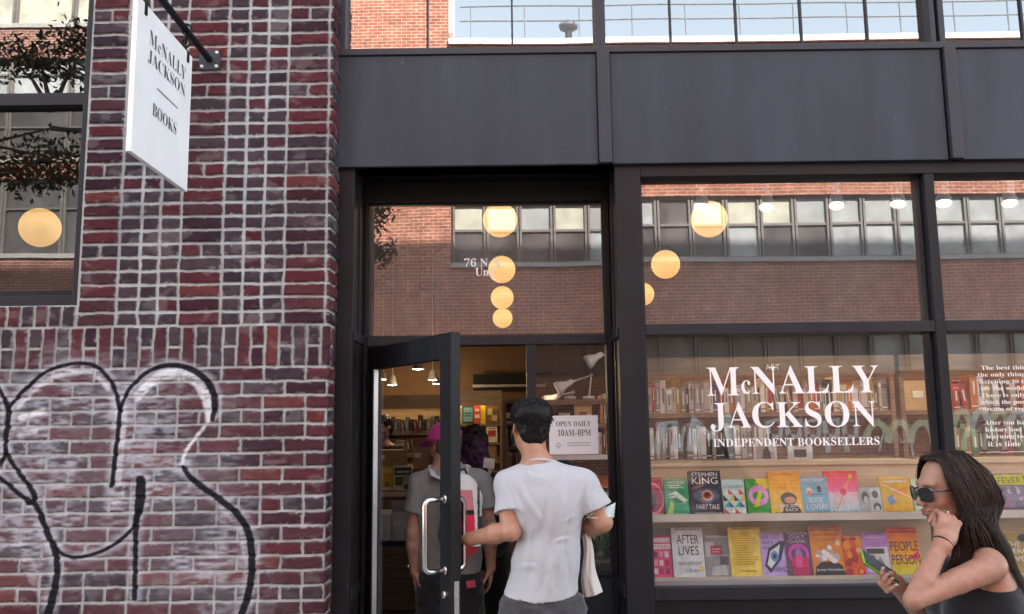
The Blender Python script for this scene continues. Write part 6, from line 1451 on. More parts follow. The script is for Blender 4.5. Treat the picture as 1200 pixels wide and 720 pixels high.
    for s in (-1, 1):
        hp = hip + Vector((.088 * s, 0, -.06)); kn = Vector((cx + .10 * s, Ym + .03, .49)); an = Vector((cx + .11 * s, Ym, .10)); jl += [cap(hp, kn, .102, .082, .03), cap(kn, an, .082, .068, .03)]
    def jf(V, N): return (noise3(V[:, 0] * 22, V[:, 1] * 22, V[:, 2] * 40, 3) - .5) * .014
    def jc(V, N): n_ = fbm(V[:, 0] * 40, V[:, 1] * 40, V[:, 2] * 14, 4, 9); return np.stack([.03 + .045 * n_, .03 + .045 * n_, .036 + .047 * n_], 1)
    jo = solid('jeans', jl, .007, M_CLOTH, o, jc, cuts=[((0, 0, .955), (0, 0, 1)), ((0, 0, .085), (0, 0, -1))], disp=jf)
    for s in (-1, 1):
        m = MB(); c = Vector((cx + .10 * s, Ym + .04, .0)); n = 20
        m.lathe(c, [(0, .002), (.055, .002), (.058, .03), (.05, .07), (.0, .09)], n, (.5, .5, .5))
        m.v = [(x, Ym + .04 + (y - Ym - .04) * 2.4, z) for x, y, z in m.v]; m.build('shoe', M_CLOTH, o, sm=True)
    # tote hanging from his right forearm
    tp = eR.lerp(wR, .45); to = thing('tote_bag', 'limp cream cotton tote bag hanging from the right forearm of the man in white', 'bag', tp)
    a0, a1, a2, a3 = P(682, 628, Ym + .06), P(690, 622, Ym + .06), P(704, 694, Ym + .04), P(683, 700, Ym + .06)
    n_u, n_v = 14, 30; Vt, Ft = [], []
    for side in (0, 1):
        for j in range(n_v):
            for i in range(n_u):
                u, v = i / (n_u - 1), j / (n_v - 1)
                p = a0.lerp(a1, u).lerp(a3.lerp(a2, u), v)
                bul = math.sin(math.pi * min(max(u, .02), .98)) * (.012 + .02 * v) * (1 if side else -1)
                fo = (noise3(u * 5., v * 2.2, side * 3., 4) - .5) * .03 * (.3 + v) + math.sin(u * 11 + v * 3) * .004
                Vt.append((p.x + fo * .4 + .006 * math.sin(v * 7), p.y + bul + fo * .6, p.z))
        for j in range(n_v - 1):
            for i in range(n_u - 1):
                q = side * n_u * n_v + j * n_u + i; fa = [q, q + 1, q + 1 + n_u, q + n_u]; Ft.append(fa if side == 0 else fa[::-1])
    np_mesh('bag', np.array(Vt, float), np.array(Ft), np.tile(np.array((.56, .545, .51)), (len(Vt), 1)), M_SHIRT, to)
    m = MB()
    for dx in (-.008, .012): m.tube([a0.lerp(a1, .5) + Vector((dx, .0, -.01)), tp + Vector((dx, -.02, -.05)), tp + Vector((dx, -.03, .035)), tp + Vector((dx, .03, .05)), tp + Vector((dx, .045, 0)), a0.lerp(a1, .6) + Vector((dx, .02, -.01))], .009, 6, flat=.4, col=(.56, .545, .51))
    m.build('strap', M_SHIRT, to, sm=True)
    # face mask slung on the elbow
    mk = thing('face_mask', 'white pleated face mask slung on the right elbow of the man in white', 'face mask', eR)
    q0, q1, q2, q3 = P(700, 600, Ym - .05), P(721, 589, Ym + .0), P(719, 607, Ym + .01), P(707, 608, Ym - .06); V_, F_ = [], []
    for j in range(9):
        for i in range(11):
            u, v = i / 10, j / 8; p = q0.lerp(q1, u).lerp(q3.lerp(q2, u), v); b_ = math.sin(math.pi * u) * .018 + (.0018 if j % 2 else -.0018)
            V_.append((p.x + b_ * .4, p.y - b_, p.z + b_ * .3))
    F_ = [[j * 11 + i, j * 11 + i + 1, j * 11 + i + 12, j * 11 + i + 11] for j in range(8) for i in range(10)]
    mo = np_mesh('mask_panel', np.array(V_, float), np.array(F_), np.tile(np.array((.55, .62, .62)), (len(V_), 1)), M_SHIRT, mk)
    s_ = mo.modifiers.new('thick', 'SOLIDIFY'); s_.thickness = .002
    m = MB(); m.tube([q0, P(694, 602, Ym - .06), P(688, 607, Ym - .05), P(695, 607, Ym - .06), q3], .0022, 6, col=(.7, .7, .7)); m.build('ear_loop', M_SHIRT, mk, sm=True)
build_man()
# ---------------------------------------------------------------- woman passing the window
def build_woman():
    Yh = 2.85
    o = thing('person', 'woman with long dark hair, sunglasses and black tank top passing the window', 'person', (P(1140, 700, Yh).x, Yh, 0))
    f = .93
    hc_ = P(1110, 574, Yh)
    # faces left, turned a little from the camera, chin slightly down
    Mh = Matrix.Translation(hc_) @ Matrix.Rotation(R(96), 4, 'Z') @ Matrix.Rotation(R(-7), 4, 'X')
    body = xf(head_prims(f, True), Mh)
    nk = Mh @ Vector((0, -.035, -.07)); nb = Vector((nk.x + .055, Yh + .01, hc_.z - .205))
    shN = P(1163, 664, Yh - .15); shF = shN + Vector((.09, .31, .01))
    el = P(1071, 703, Yh - .23); wr = P(1107, 632, Yh - .165)
    eF = Vector((hc_.x + .03, Yh + .26, shN.z - .25)); wF = P(1049, 684, Yh + .06)
    ch = Vector((shN.x + .035, Yh + .01, shN.z - .12))
    skin = [cap(nk, nb, .046, .048, .025), cap(nb, (shN + Vector((0, .03, .01))), .038, .042, .04), cap(nb, shF, .038, .042, .04), ell(ch, (.095, .155, .17), (0, 6, 0), k=.05), ell(ch + Vector((.02, 0, -.25)), (.085, .13, .17), k=.05), ell(ch + Vector((.02, 0, -.40)), (.115, .16, .13), k=.05),
            ell(ch + Vector((-.075, -.07, -.03)), (.05, .06, .06), k=.04), ell(ch + Vector((-.075, .07, -.03)), (.05, .06, .06), k=.04)]
    arms = [cap(shN, shN.lerp(el, .45), .042, .036, .025), cap(shN.lerp(el, .45), el, .036, .0285, .006), cap(el, el.lerp(wr, .3), .0285, .031, .006), cap(el.lerp(wr, .3), wr, .031, .0205, .006),
            cap(shF, eF, .045, .036, .03), cap(eF, wF, .036, .024, .02)]
    # near hand: loosely closed against the cheek, thumb and knuckles up
    dN = (P(1115, 602, Yh - .118) - wr).normalized()
    hands = []
    s_ = Vector((-1, .05, .15)); W0 = wr + dN * .006; n_ = Vector((-.05, -1, .1)); n_ = (n_ - dN * n_.dot(dN)).normalized(); s_ = (s_ - dN * s_.dot(dN)).normalized()
    for q in (-.024, -.008, .008, .024): hands.append(cap(W0 + s_ * q * .7, W0 + dN * .066 + s_ * q + n_ * .002, .0140, .0098, .008))
    hands.append(cap(wr - dN * .02, wr + dN * .015, .0235, .0255, .02))
    for i, q in enumerate((.026, .009, -.008, -.025)):
        k0 = W0 + dN * (.068, .074, .072, .064)[i] + s_ * q + n_ * .005
        k1 = k0 + (dN * .50 - n_ * .55 + s_ * .10 * (1 - i)).normalized() * (.040, .043, .040, .032)[i]
        k2 = k1 + (-dN * .35 - n_ * .85).normalized() * (.026, .028, .026, .022)[i]; k3 = k2 + (-dN * .95 - n_ * .1).normalized() * .020
        hands += [cap(k0, k1, .0092, .0080, .003), cap(k1, k2, .0080, .0072, .002), cap(k2, k3, .0070, .0060, .002)]
    t0 = W0 + dN * .022 + s_ * .018 - n_ * .008; t1 = t0 + (dN * .75 + s_ * .2 - n_ * .55).normalized() * .034; t2 = t1 + (dN * .9 - s_ * .1 - n_ * .3).normalized() * .028; t3 = t2 + (dN * .95 - s_ * .2 - n_ * .1).normalized() * .020
    hands += [cap(t0, t1, .0125, .0098, .01), cap(t1, t2, .0095, .0085, .004), cap(t2, t3, .0084, .0062, .003)]
    # far hand holds the phone
    ph_c = P(1031, 666, Yh + .03); dF = (P(1036, 672, Yh + .03) - wF).normalized()
    dl = (P(1050, 679, Yh + .04) - P(1013, 654, Yh + .02)).normalized()      # long side of the phone
    W1 = wF; nF = Vector((.1, .95, .3)); nF = (nF - dF * nF.dot(dF)).normalized(); sF = dF.cross(nF)
    if sF.z < 0: sF = -sF
    hands.append(cap(W1 - dF * .02, W1 + dF * .015, .022, .024, .02))
    for q in (-.022, -.007, .008, .022): hands.append(cap(W1 + sF * q * .7, W1 + dF * .058 + sF * q + Vector((0, -.002, -.012)), .0130, .0105, .012))
    tips = []
    for i, (px, py) in enumerate(((1030.5, 663.5), (1035.5, 671), (1041.5, 675.5), (1046, 683))):
        tip = P(px + 4, py + 3, Yh - .005); base_ = W1 + dF * .058 + sF * (.022, .008, -.007, -.022)[i] + Vector((0, -.004, -.012)); mid = P(px - 5, py + 14, Yh + .045).lerp(base_, .35) + Vector((0, -.012, 0))
        hands += [cap(base_, mid, .0092, .0082, .005), cap(mid, mid.lerp(tip, .55) + Vector((-.004, -.008, 0)), .0082, .0076, .003), cap(mid.lerp(tip, .55) + Vector((-.004, -.008, 0)), tip, .0076, .0062, .003)]; tips.append((tip, (tip - mid).normalized()))
    tb = W1 + dF * .02 + Vector((0, .02, .012)); hands += [cap(tb, tb + Vector((-.035, .018, .022)), .012, .010, .008), cap(tb + Vector((-.035, .018, .022)), tb + Vector((-.065, .008, .040)), .0092, .0066, .004)]
    legs = []
    hp0 = ch + Vector((.02, 0, -.42))
    for s in (-1, 1):
        hp = hp0 + Vector((0, .08 * s, 0)); kn = Vector((hp.x - .05 * s, Yh + .09 * s, .43)); an = Vector((hp.x + .08 - .12 * s, Yh + .09 * s, .08)); legs += [cap(hp, kn, .078, .052, .03), cap(kn, an, .050, .036, .02), cap(an, an + Vector((-.14, 0, -.05)), .036, .03, .02)]
    base = (.36, .19, .132); Minv = Mh.inverted()
    def col(V, N):
        C = face_colour(V, Minv, base, (.26, .085, .075), f)
        return C
    solid('body', body + skin + arms + hands + legs, .0030, M_SKIN, o, col, rel=1)
    m = MB()
    for t_, d_ in tips: m.obox(t_ + Vector((0, -.0058, .002)) - d_ * .003, d_, d_.cross(Vector((0, -1, 0))).normalized(), Vector((0, -1, 0)), (-.004, .009), (-.0042, .0042), (-.001, .0012), (.75, .70, .68))
    m.build('nails', mat('white nail varnish', (.75, .72, .70), .25, attr=True), o, bevel=.001)
    # black tank top, leggings
    tk_ = [ell(ch + Vector((.005, -.01, -.055)), (.116, .172, .135), (0, 0, 0), k=.04), ell(ch + Vector((0, 0, -.035)), (.104, .150, .165), (0, 6, 0), k=.05), ell(ch + Vector((.02, 0, -.25)), (.095, .138, .18), k=.05), ell(ch + Vector((.02, 0, -.36)), (.12, .165, .1), k=.05),
           ell(ch + Vector((-.078, -.07, -.03)), (.057, .066, .066), k=.04), ell(ch + Vector((-.078, .07, -.03)), (.057, .066, .066), k=.04),
           cap(ch + Vector((-.055, -.075, .05)), nb + Vector((.0, -.075, -.02)), .022, .018, .02), cap(ch + Vector((-.055, .075, .05)), nb + Vector((.0, .075, -.02)), .022, .018, .02),
           cap(ch + Vector((.06, -.075, .05)), nb + Vector((.0, -.075, -.02)), .022, .018, .02), cap(ch + Vector((.06, .075, .05)), nb + Vector((.0, .075, -.02)), .022, .018, .02), ell(ch + Vector((-.07, .0, .07)), (.04, .09, .06), k=.03)]
    tkf = lambda V, N: (noise3(V[:, 0] * 20, V[:, 1] * 20, V[:, 2] * 30, 2) - .5) * .008
    solid('tank_top', tk_, .005, M_CLOTH, o, lambda V, N: np.tile(np.array((.010, .010, .012)), (len(V), 1)), disp=tkf)
    lg = [ell(hp0, (.12, .17, .11), k=.04)]
    for s in (-1, 1):
        hp = hp0 + Vector((0, .08 * s, 0)); kn = Vector((hp.x - .05 * s, Yh + .09 * s, .43)); an = Vector((hp.x + .08 - .12 * s, Yh + .09 * s, .10)); lg += [cap(hp, kn, .085, .06, .03), cap(kn, an, .058, .045, .02)]
    solid('leggings', lg, .008, M_CLOTH, o, lambda V, N: np.tile(np.array((.012, .012, .014)), (len(V), 1)))
    # sunglasses in the head frame
    def H(x, y, z): return Mh @ (Vector((x, y, z)) * f)
    m = MB()
    for s in (-1, 1):
        n = 20; pts = []
        for i in range(n):
            a = 2 * math.pi * i / n; ca, sa = math.cos(a), math.sin(a)
            rx, rz = .031 * abs(ca) ** .75 * (1 if ca > 0 else -1), .0225 * abs(sa) ** .75 * (1 if sa > 0 else -1)
            x = s * .036 + rx; z = .000 + rz + (.004 * s * rx / .03 if rz > 0 else 0); y = .108 - .30 * max(0, abs(x) - .02) - .25 * (abs(x) * 6) ** 2 * .02
            pts.append(H(x, y, z))
        m.poly(pts, (.02, .02, .02)); m.tube(pts + [pts[0]], .0026, 6, caps=False, col=(.01, .01, .01))
        m.tube([H(s * .068, .094, .011), H(s * .078, .075, .010), H(s * .084, .02, .008), H(s * .085, -.012, .002), H(s * .084, -.03, -.012)], .0032, 6, col=(.012, .012, .012))
    m.tube([H(-.008, .107, .008), H(0, .112, .010), H(.008, .107, .008)], .0026, 6, col=(.012, .012, .012))
    m.build('sunglasses', mat('glossy black acetate', (1, 1, 1), .08, attr=True, coat=.6), o, sm=False)
    # wrist band and ring
    m = MB(); bp_ = wr + (el - wr).normalized() * .012; bd_ = (wr - el).normalized()
    m.lathe(bp_, [(.0285, -.003), (.0305, 0), (.0285, .003)], 24, (.01, .01, .01), axis=bd_); m.build('wrist_band', M_CLOTH, o, sm=True)
    k0 = W0 + dN * .074 + s_ * .010 + n_ * .004; kd = (dN * .50 - n_ * .55).normalized(); rc_ = k0 + kd * .016
    m = MB(); m.lathe(rc_, [(.0098, -.0025), (.0112, 0), (.0098, .0025)], 16, (.8, .75, .7), axis=kd); m.lathe(rc_ + n_ * .0115 + dN * .004, [(0, -.004), (.005, -.001), (.005, .001), (0, .004)], 10, (.85, .85, .85), axis=n_); m.build('ring', M_STEEL, o, sm=True)
    # hair: a dark mass over the scalp falling down the back, dressed with strands
    crown = H(0, -.03, .10)
    tail = P(1190, 720, Yh + .02)
    hr = xf([ell((0, -.026 * f, .042 * f), (.079 * f, .092 * f, .085 * f), k=.02), ell((0, -.065 * f, -.01 * f), (.070 * f, .055 * f, .08 * f), k=.04), ell((0, .075 * f, -.03 * f), (.062 * f, .07 * f, .112 * f), k=.012, op='-'), ell((0, .118 * f, .095 * f), (.09 * f, .055 * f, .06 * f), k=.012, op='-'), ell((.08 * f, .065 * f, -.03 * f), (.045 * f, .055 * f, .10 * f), k=.012, op='-'), ell((-.08 * f, .065 * f, -.03 * f), (.045 * f, .055 * f, .10 * f), k=.012, op='-')], Mh)
    b0, b1, b2 = P(1140, 590, Yh + .0), P(1158, 640, Yh + .02), P(1186, 712, Yh + .05)
    hr += [cap(H(0, -.06, .0), b0, .060, .054, .05), cap(b0, b1, .054, .044, .05), cap(b1, b2, .044, .026, .05),
           ]
    hrc = lambda V, N: np.tile(np.array((.008, .0065, .006)), (len(V), 1))
    ho = solid('hair', hr, .005, M_HAIR, o, hrc, disp=lambda V, N: (noise3(V[:, 0] * 45, V[:, 1] * 45, V[:, 2] * 9, 2) - .5) * .012)
    rh = np.random.RandomState(5)
    part = [H(0, y, z) for y, z in ((.055, .108), (.030, .126), (0, .132), (-.045, .128))]
    roots = list(range(8500))
    guide = {}
    def path(i, r0):
        t = rh.uniform(0, 1); near = rh.rand() < .72; s = -1 if near else 1      # head-frame +x is the side facing the camera (after the turn)
        k = t * 2.999; a = int(k); p0 = part[a].lerp(part[a + 1], k - a)
        back = t                                                       # 0 front, 1 crown
        x1 = .084 * rh.uniform(1.0, 1.10)
        A = H(s * .056, .044 - .107 * back, .108 + .004 * rh.normal()); B = H(s * x1, .036 - .135 * back + .008 * rh.normal(), .040); C = H(s * (x1 + .006), .010 - .125 * back + .010 * rh.normal(), -.055)
        sel = rh.rand()
        if near and sel < .24 and back < .55:      # front lock falling before the shoulder
            D = P(1127 + 9 * rh.normal() * .5, 625, Yh - .088 + .012 * rh.normal()); E_ = P(1126 + 22 * (rh.rand() - .5), 655, Yh - .105 + .012 * rh.normal()); G_ = P(1108 + 20 * (rh.rand() - .3), 676 + 6 * rh.normal(), Yh - .11 + .01 * rh.normal())
        else:
            w = rh.rand() ** .8; yo = .088 * s * (1 - .30 * back) + .02 * rh.normal()
            D = P(1128 + 42 * w, 622, Yh + yo); E_ = P(1137 + 55 * w, 668, Yh + yo * .95 + .005); G_ = P(1150 + 66 * w, 735 + 18 * rh.normal(), Yh + yo * .9 + .01)
        ctrl = [p0, A, B, C, D, E_, G_]; ctrl = np.array([tuple(q) for q in ctrl]); n = 17
        tt = np.linspace(0, len(ctrl) - 1, n); e = np.concatenate([ctrl[:1] * 2 - ctrl[1:2], ctrl, ctrl[-1:] * 2 - ctrl[-2:-1]]); ii = np.minimum(tt.astype(int), len(ctrl) - 2); fr = (tt - ii)[:, None]
        q0, q1, q2, q3 = e[ii], e[ii + 1], e[ii + 2], e[ii + 3]
        c = .5 * (2 * q1 + (q2 - q0) * fr + (2 * q0 - 5 * q1 + 4 * q2 - q3) * fr ** 2 + (3 * q1 - q0 - 3 * q2 + q3) * fr ** 3)
        c += np.cumsum(rh.normal(size=(n, 3)) * .0006, 0); return c
    def cc(i):
        v = rh.uniform(.6, 1.5); w = rh.rand() < .24
        return (.062 * v, .041 * v, .031 * v) if w else (.023 * v, .0155 * v, .0125 * v)
    strands('hair_strands', roots, path, 17, .00085, cc, ho)
    # phone
    po = thing('phone', 'black phone in a bright green edged case in the hand of the woman', 'phone', ph_c)
    L2 = .5 * (P(1050, 679, Yh + .04) - P(1013, 654, Yh + .02)).length + .006; u = dl; nrm = Vector((.3, -.55, .78)); nrm = (nrm - u * nrm.dot(u)).normalized(); v = nrm.cross(u)
    m = MB(); m.obox(ph_c, u, v, nrm, (-L2, L2), (-.031, .031), (-.004, .004), (.22, .46, .05)); m.build('case', M_PAINTED, po, bevel=.003)
    m = MB(); m.obox(ph_c, u, v, nrm, (-L2 + .002, L2 - .0015), (-.0295, .0295), (.0042, .0056), (.012, .012, .014)); m.build('screen', mat('phone glass', (.012, .012, .014), .08, attr=True), po, bevel=.001)
    m = MB(); m.obox(ph_c, u, v, nrm, (-L2 + .0015, L2 - .0015), (-.0295, .0295), (-.0058, -.0042), (.012, .012, .014)); m.build('back_plate', M_PAINTED, po, bevel=.001)
build_woman()

# ---------------------------------------------------------------- visitors inside the door
def build_visitor():
    """grey t-shirt, pink cap, white and red backpack; back to the street"""
    Yv = 5.02; cx = P(527, 600, Yv).x
    o = thing('person', 'visitor in a grey t-shirt and bright pink cap entering the shop', 'person', (cx, Yv, 0))
    hd = P(521, 523, Yv + .03); Mh = Matrix.Translation(hd) @ Matrix.Rotation(R(38), 4, 'Z') @ Matrix.Rotation(R(-8), 4, 'X'); f = .96
    nk = Mh @ Vector((0, -.03, -.075)); nb = P(524, 549, Yv)
    shl, shr = P(492, 566, Yv), P(562, 564, Yv); eL = P(484, 625, Yv - .02); wL = P(486, 668, Yv + .0); eR = P(574, 620, Yv - .02); wR = P(575, 664, Yv + .04)
    hip = Vector((cx, Yv, .82))
    sk = xf(head_prims(f), Mh) + [cap(nk, nb, .054, .06, .03), ell((cx, Yv, 1.17), (.165, .105, .2), k=.05), ell(hip + Vector((0, 0, .12)), (.15, .1, .17), k=.05), cap(shl, nb, .05, .05, .05), cap(shr, nb, .05, .05, .05)]
    for s_, e_, w_ in ((shl, eL, wL), (shr, eR, wR)): sk += [cap(s_, e_, .05, .040, .03), cap(e_, e_.lerp(w_, .35), .040, .041, .02), cap(e_.lerp(w_, .35), w_, .041, .026, .02)]
    sk += hand_prims(wL, (.05, .12, -1), (-1, -.1, 0), .95, (.35, .4, .45, .5), .08, -1, .3) + hand_prims(wR, (.0, .15, -1), (1, -.1, 0), .95, (.35, .4, .45, .5), .08, 1, .3)
    for s in (-1, 1): sk += [cap(hip + Vector((.09 * s, 0, -.04)), (cx + .1 * s, Yv + .02, .44), .085, .055, .03), cap((cx + .1 * s, Yv + .02, .44), (cx + .1 * s, Yv, .08), .055, .036, .03), cap((cx + .1 * s, Yv, .08), (cx + .1 * s, Yv + .14, .04), .036, .03, .02)]
    Minv = Mh.inverted(); tat = P(575, 612, Yv - .05)
    def col(V, N):
        C = face_colour(V, Minv, (.46, .27, .20), (.4, .17, .15), f)
        w = ball(V, tat, (.03, .05, .035), .3) * (fbm(V[:, 0] * 70, V[:, 1] * 70, V[:, 2] * 70, 2, 3) > .54); return blend(C, w * .8, (.05, .06, .08))
    solid('body', sk, .006, M_SKIN, o, col)
    hair = xf([ell((0, -.03, .02), (.082, .09, .08), k=.02), ell((0, -.06, -.045), (.062, .045, .06), k=.03), ell((0, .09, -.03), (.10, .09, .10), k=.015, op='-')], Mh)
    solid('hair', hair, .006, M_HAIR, o, lambda V, N: np.tile(np.array((.13, .10, .08)), (len(V), 1)), disp=lambda V, N: (fbm(V[:, 0] * 60, V[:, 1] * 60, V[:, 2] * 40, 3, 3) - .5) * .02)
    cp = xf([ell((0, -.012, .058), (.091, .112, .080), k=.02), ell((0, -.01, .118), (.02, .02, .02), k=.03), ell((0, -.01, -.09), (.14, .16, .12), k=.008, op='-'), ell((0, .150, .040), (.072, .080, .008), (-14, 0, 0), k=.015)], Mh)
    solid('cap', cp, .005, M_CLOTH, o, lambda V, N: np.tile(np.array((.62, .035, .30)), (len(V), 1)), disp=lambda V, N: (fbm(V[:, 0] * 25, V[:, 1] * 25, V[:, 2] * 25, 3, 3) - .5) * .012)
    ts = [ell((cx, Yv, 1.19), (.188, .125, .21), k=.06), ell((cx, Yv, .96), (.18, .125, .24), k=.06), cap(shl, nb + Vector((0, 0, -.02)), .062, .06, .05), cap(shr, nb + Vector((0, 0, -.02)), .062, .06, .05)]
    slv = [([cap(a_, a_.lerp(b_, .85), .062, .073, .04)], [(tuple(a_.lerp(b_, .60)), tuple(b_ - a_))]) for a_, b_ in ((shl, eL), (shr, eR))]
    fo = lambda V, N: (noise3((V[:, 0]) * 18, V[:, 1] * 5, V[:, 2] * 5, 2) - .5) * .018 + (noise3(V[:, 0] * 30, V[:, 1] * 10, V[:, 2] * 18, 3) - .5) * .008
    solid('t_shirt', ts, .006, M_CLOTH, o, lambda V, N: np.tile(np.array((.24, .255, .25)), (len(V), 1)), cuts=[((cx, Yv, .85), (0, 0, -1)), (tuple(nb + Vector((0, -.02, .02))), (0, .3, 1))], disp=fo, extra=slv)
    st = [ell(hip + Vector((0, 0, -.02)), (.178, .128, .13), k=.05)]
    for s in (-1, 1): st += [cap(hip + Vector((.09 * s, 0, -.05)), (cx + .1 * s, Yv + .02, .42), .10, .085, .03), cap((cx + .1 * s, Yv + .02, .42), (cx + .1 * s, Yv, .1), .085, .07, .03)]
    so = solid('trousers', st, .008, M_CLOTH, o, lambda V, N: np.tile(np.array((.014, .014, .017)), (len(V), 1)), cuts=[((0, 0, .90), (0, 0, 1)), ((0, 0, .08), (0, 0, -1))], disp=lambda V, N: (noise3(V[:, 0] * 20, V[:, 1] * 20, V[:, 2] * 30, 2) - .5) * .016)
    c = P(552, 684.5, Yv - .138); MB().obox(c, (1, 0, .15), (0, 1, 0), (-.15, 0, 1), (-.024, .024), (-.01, .002), (-.018, .018), (.45, .05, .08)).build('pocket_patch', M_CLOTH, so, bevel=.002)
    m = MB(); m.lathe(wL + Vector((0, 0, .02)), [(.029, -.01), (.031, 0), (.029, .01)], 20, (.45, .44, .40), axis=(wL - eL)); m.lathe(wL + Vector((-.03, -.005, .02)), [(0, 0), (.016, 0), (.016, .008), (0, .009)], 16, (.6, .6, .6), axis=(-1, 0, 0)); m.build('wrist_watch', M_STEEL, o, sm=True)
    # backpack
    by = Yv - .13; bc = P(541, 608, by)
    b = thing('backpack', 'white, pink and red backpack on the back of the visitor in grey', 'backpack', bc)
    pk = [ell(bc + Vector((0, -.035, .09)), (.115, .075, .16), k=.05), ell(bc + Vector((0, -.04, -.07)), (.125, .085, .14), k=.05)]
    zt_, z1 = bc.z + .10, bc.z - .02
    def pc(V, N):
        x = V[:, 0] - bc.x; z = V[:, 2] - bc.z
        C = np.tile(np.array((.62, .62, .61)), (len(V), 1))
        panel = (np.abs(x - .0) < .078 - .02 * np.clip(z / .2, 0, 1)) & (z < .16)
        C[panel] = (.56, .20, .24); C[panel & (z < .035)] = (.60, .03, .07); C[(z < -.07)] = (.60, .03, .07)
        C[panel & (np.abs(z - .042) < .011)] = (.02, .02, .022); C[(np.abs(x) > .095) & (z < .02)] = (.03, .03, .035)
        e = np.abs(np.abs(x) - .096) < .006; C[e & (z > -.1)] = (.03, .03, .035); return C
    solid('pack', pk, .005, M_CLOTH, b, pc, disp=lambda V, N: (noise3(V[:, 0] * 14, V[:, 1] * 14, V[:, 2] * 14, 2) - .5) * .012)
    c = bc + Vector((.085, -.118, -.115)); MB().box(c.x - .022, c.x + .022, c.y, c.y + .012, c.z - .018, c.z + .03, (.66, .66, .64)).build('label_patch', M_CLOTH, b)
    for s in (-1, 1):
        m = MB(); top = bc + Vector((.07 * s, -.01, .20)); m.tube([top, Vector((cx + .085 * s, Yv - .09, nb.z - .035)), Vector((cx + .10 * s, Yv, nb.z + .012)), Vector((cx + .11 * s, Yv + .10, nb.z - .06)), Vector((cx + .13 * s, Yv + .13, nb.z - .22))], .022, 8, flat=.4, col=(.60, .60, .59)); m.build('strap', M_CLOTH, b, sm=True)
    m = MB(); m.tube([bc + Vector((-.03, 0, .235)), bc + Vector((-.02, -.005, .265)), bc + Vector((.02, -.005, .265)), bc + Vector((.03, 0, .235))], .008, 8, col=(.03, .03, .03)); m.build('grab_handle', M_CLOTH, b, sm=True)
build_visitor()

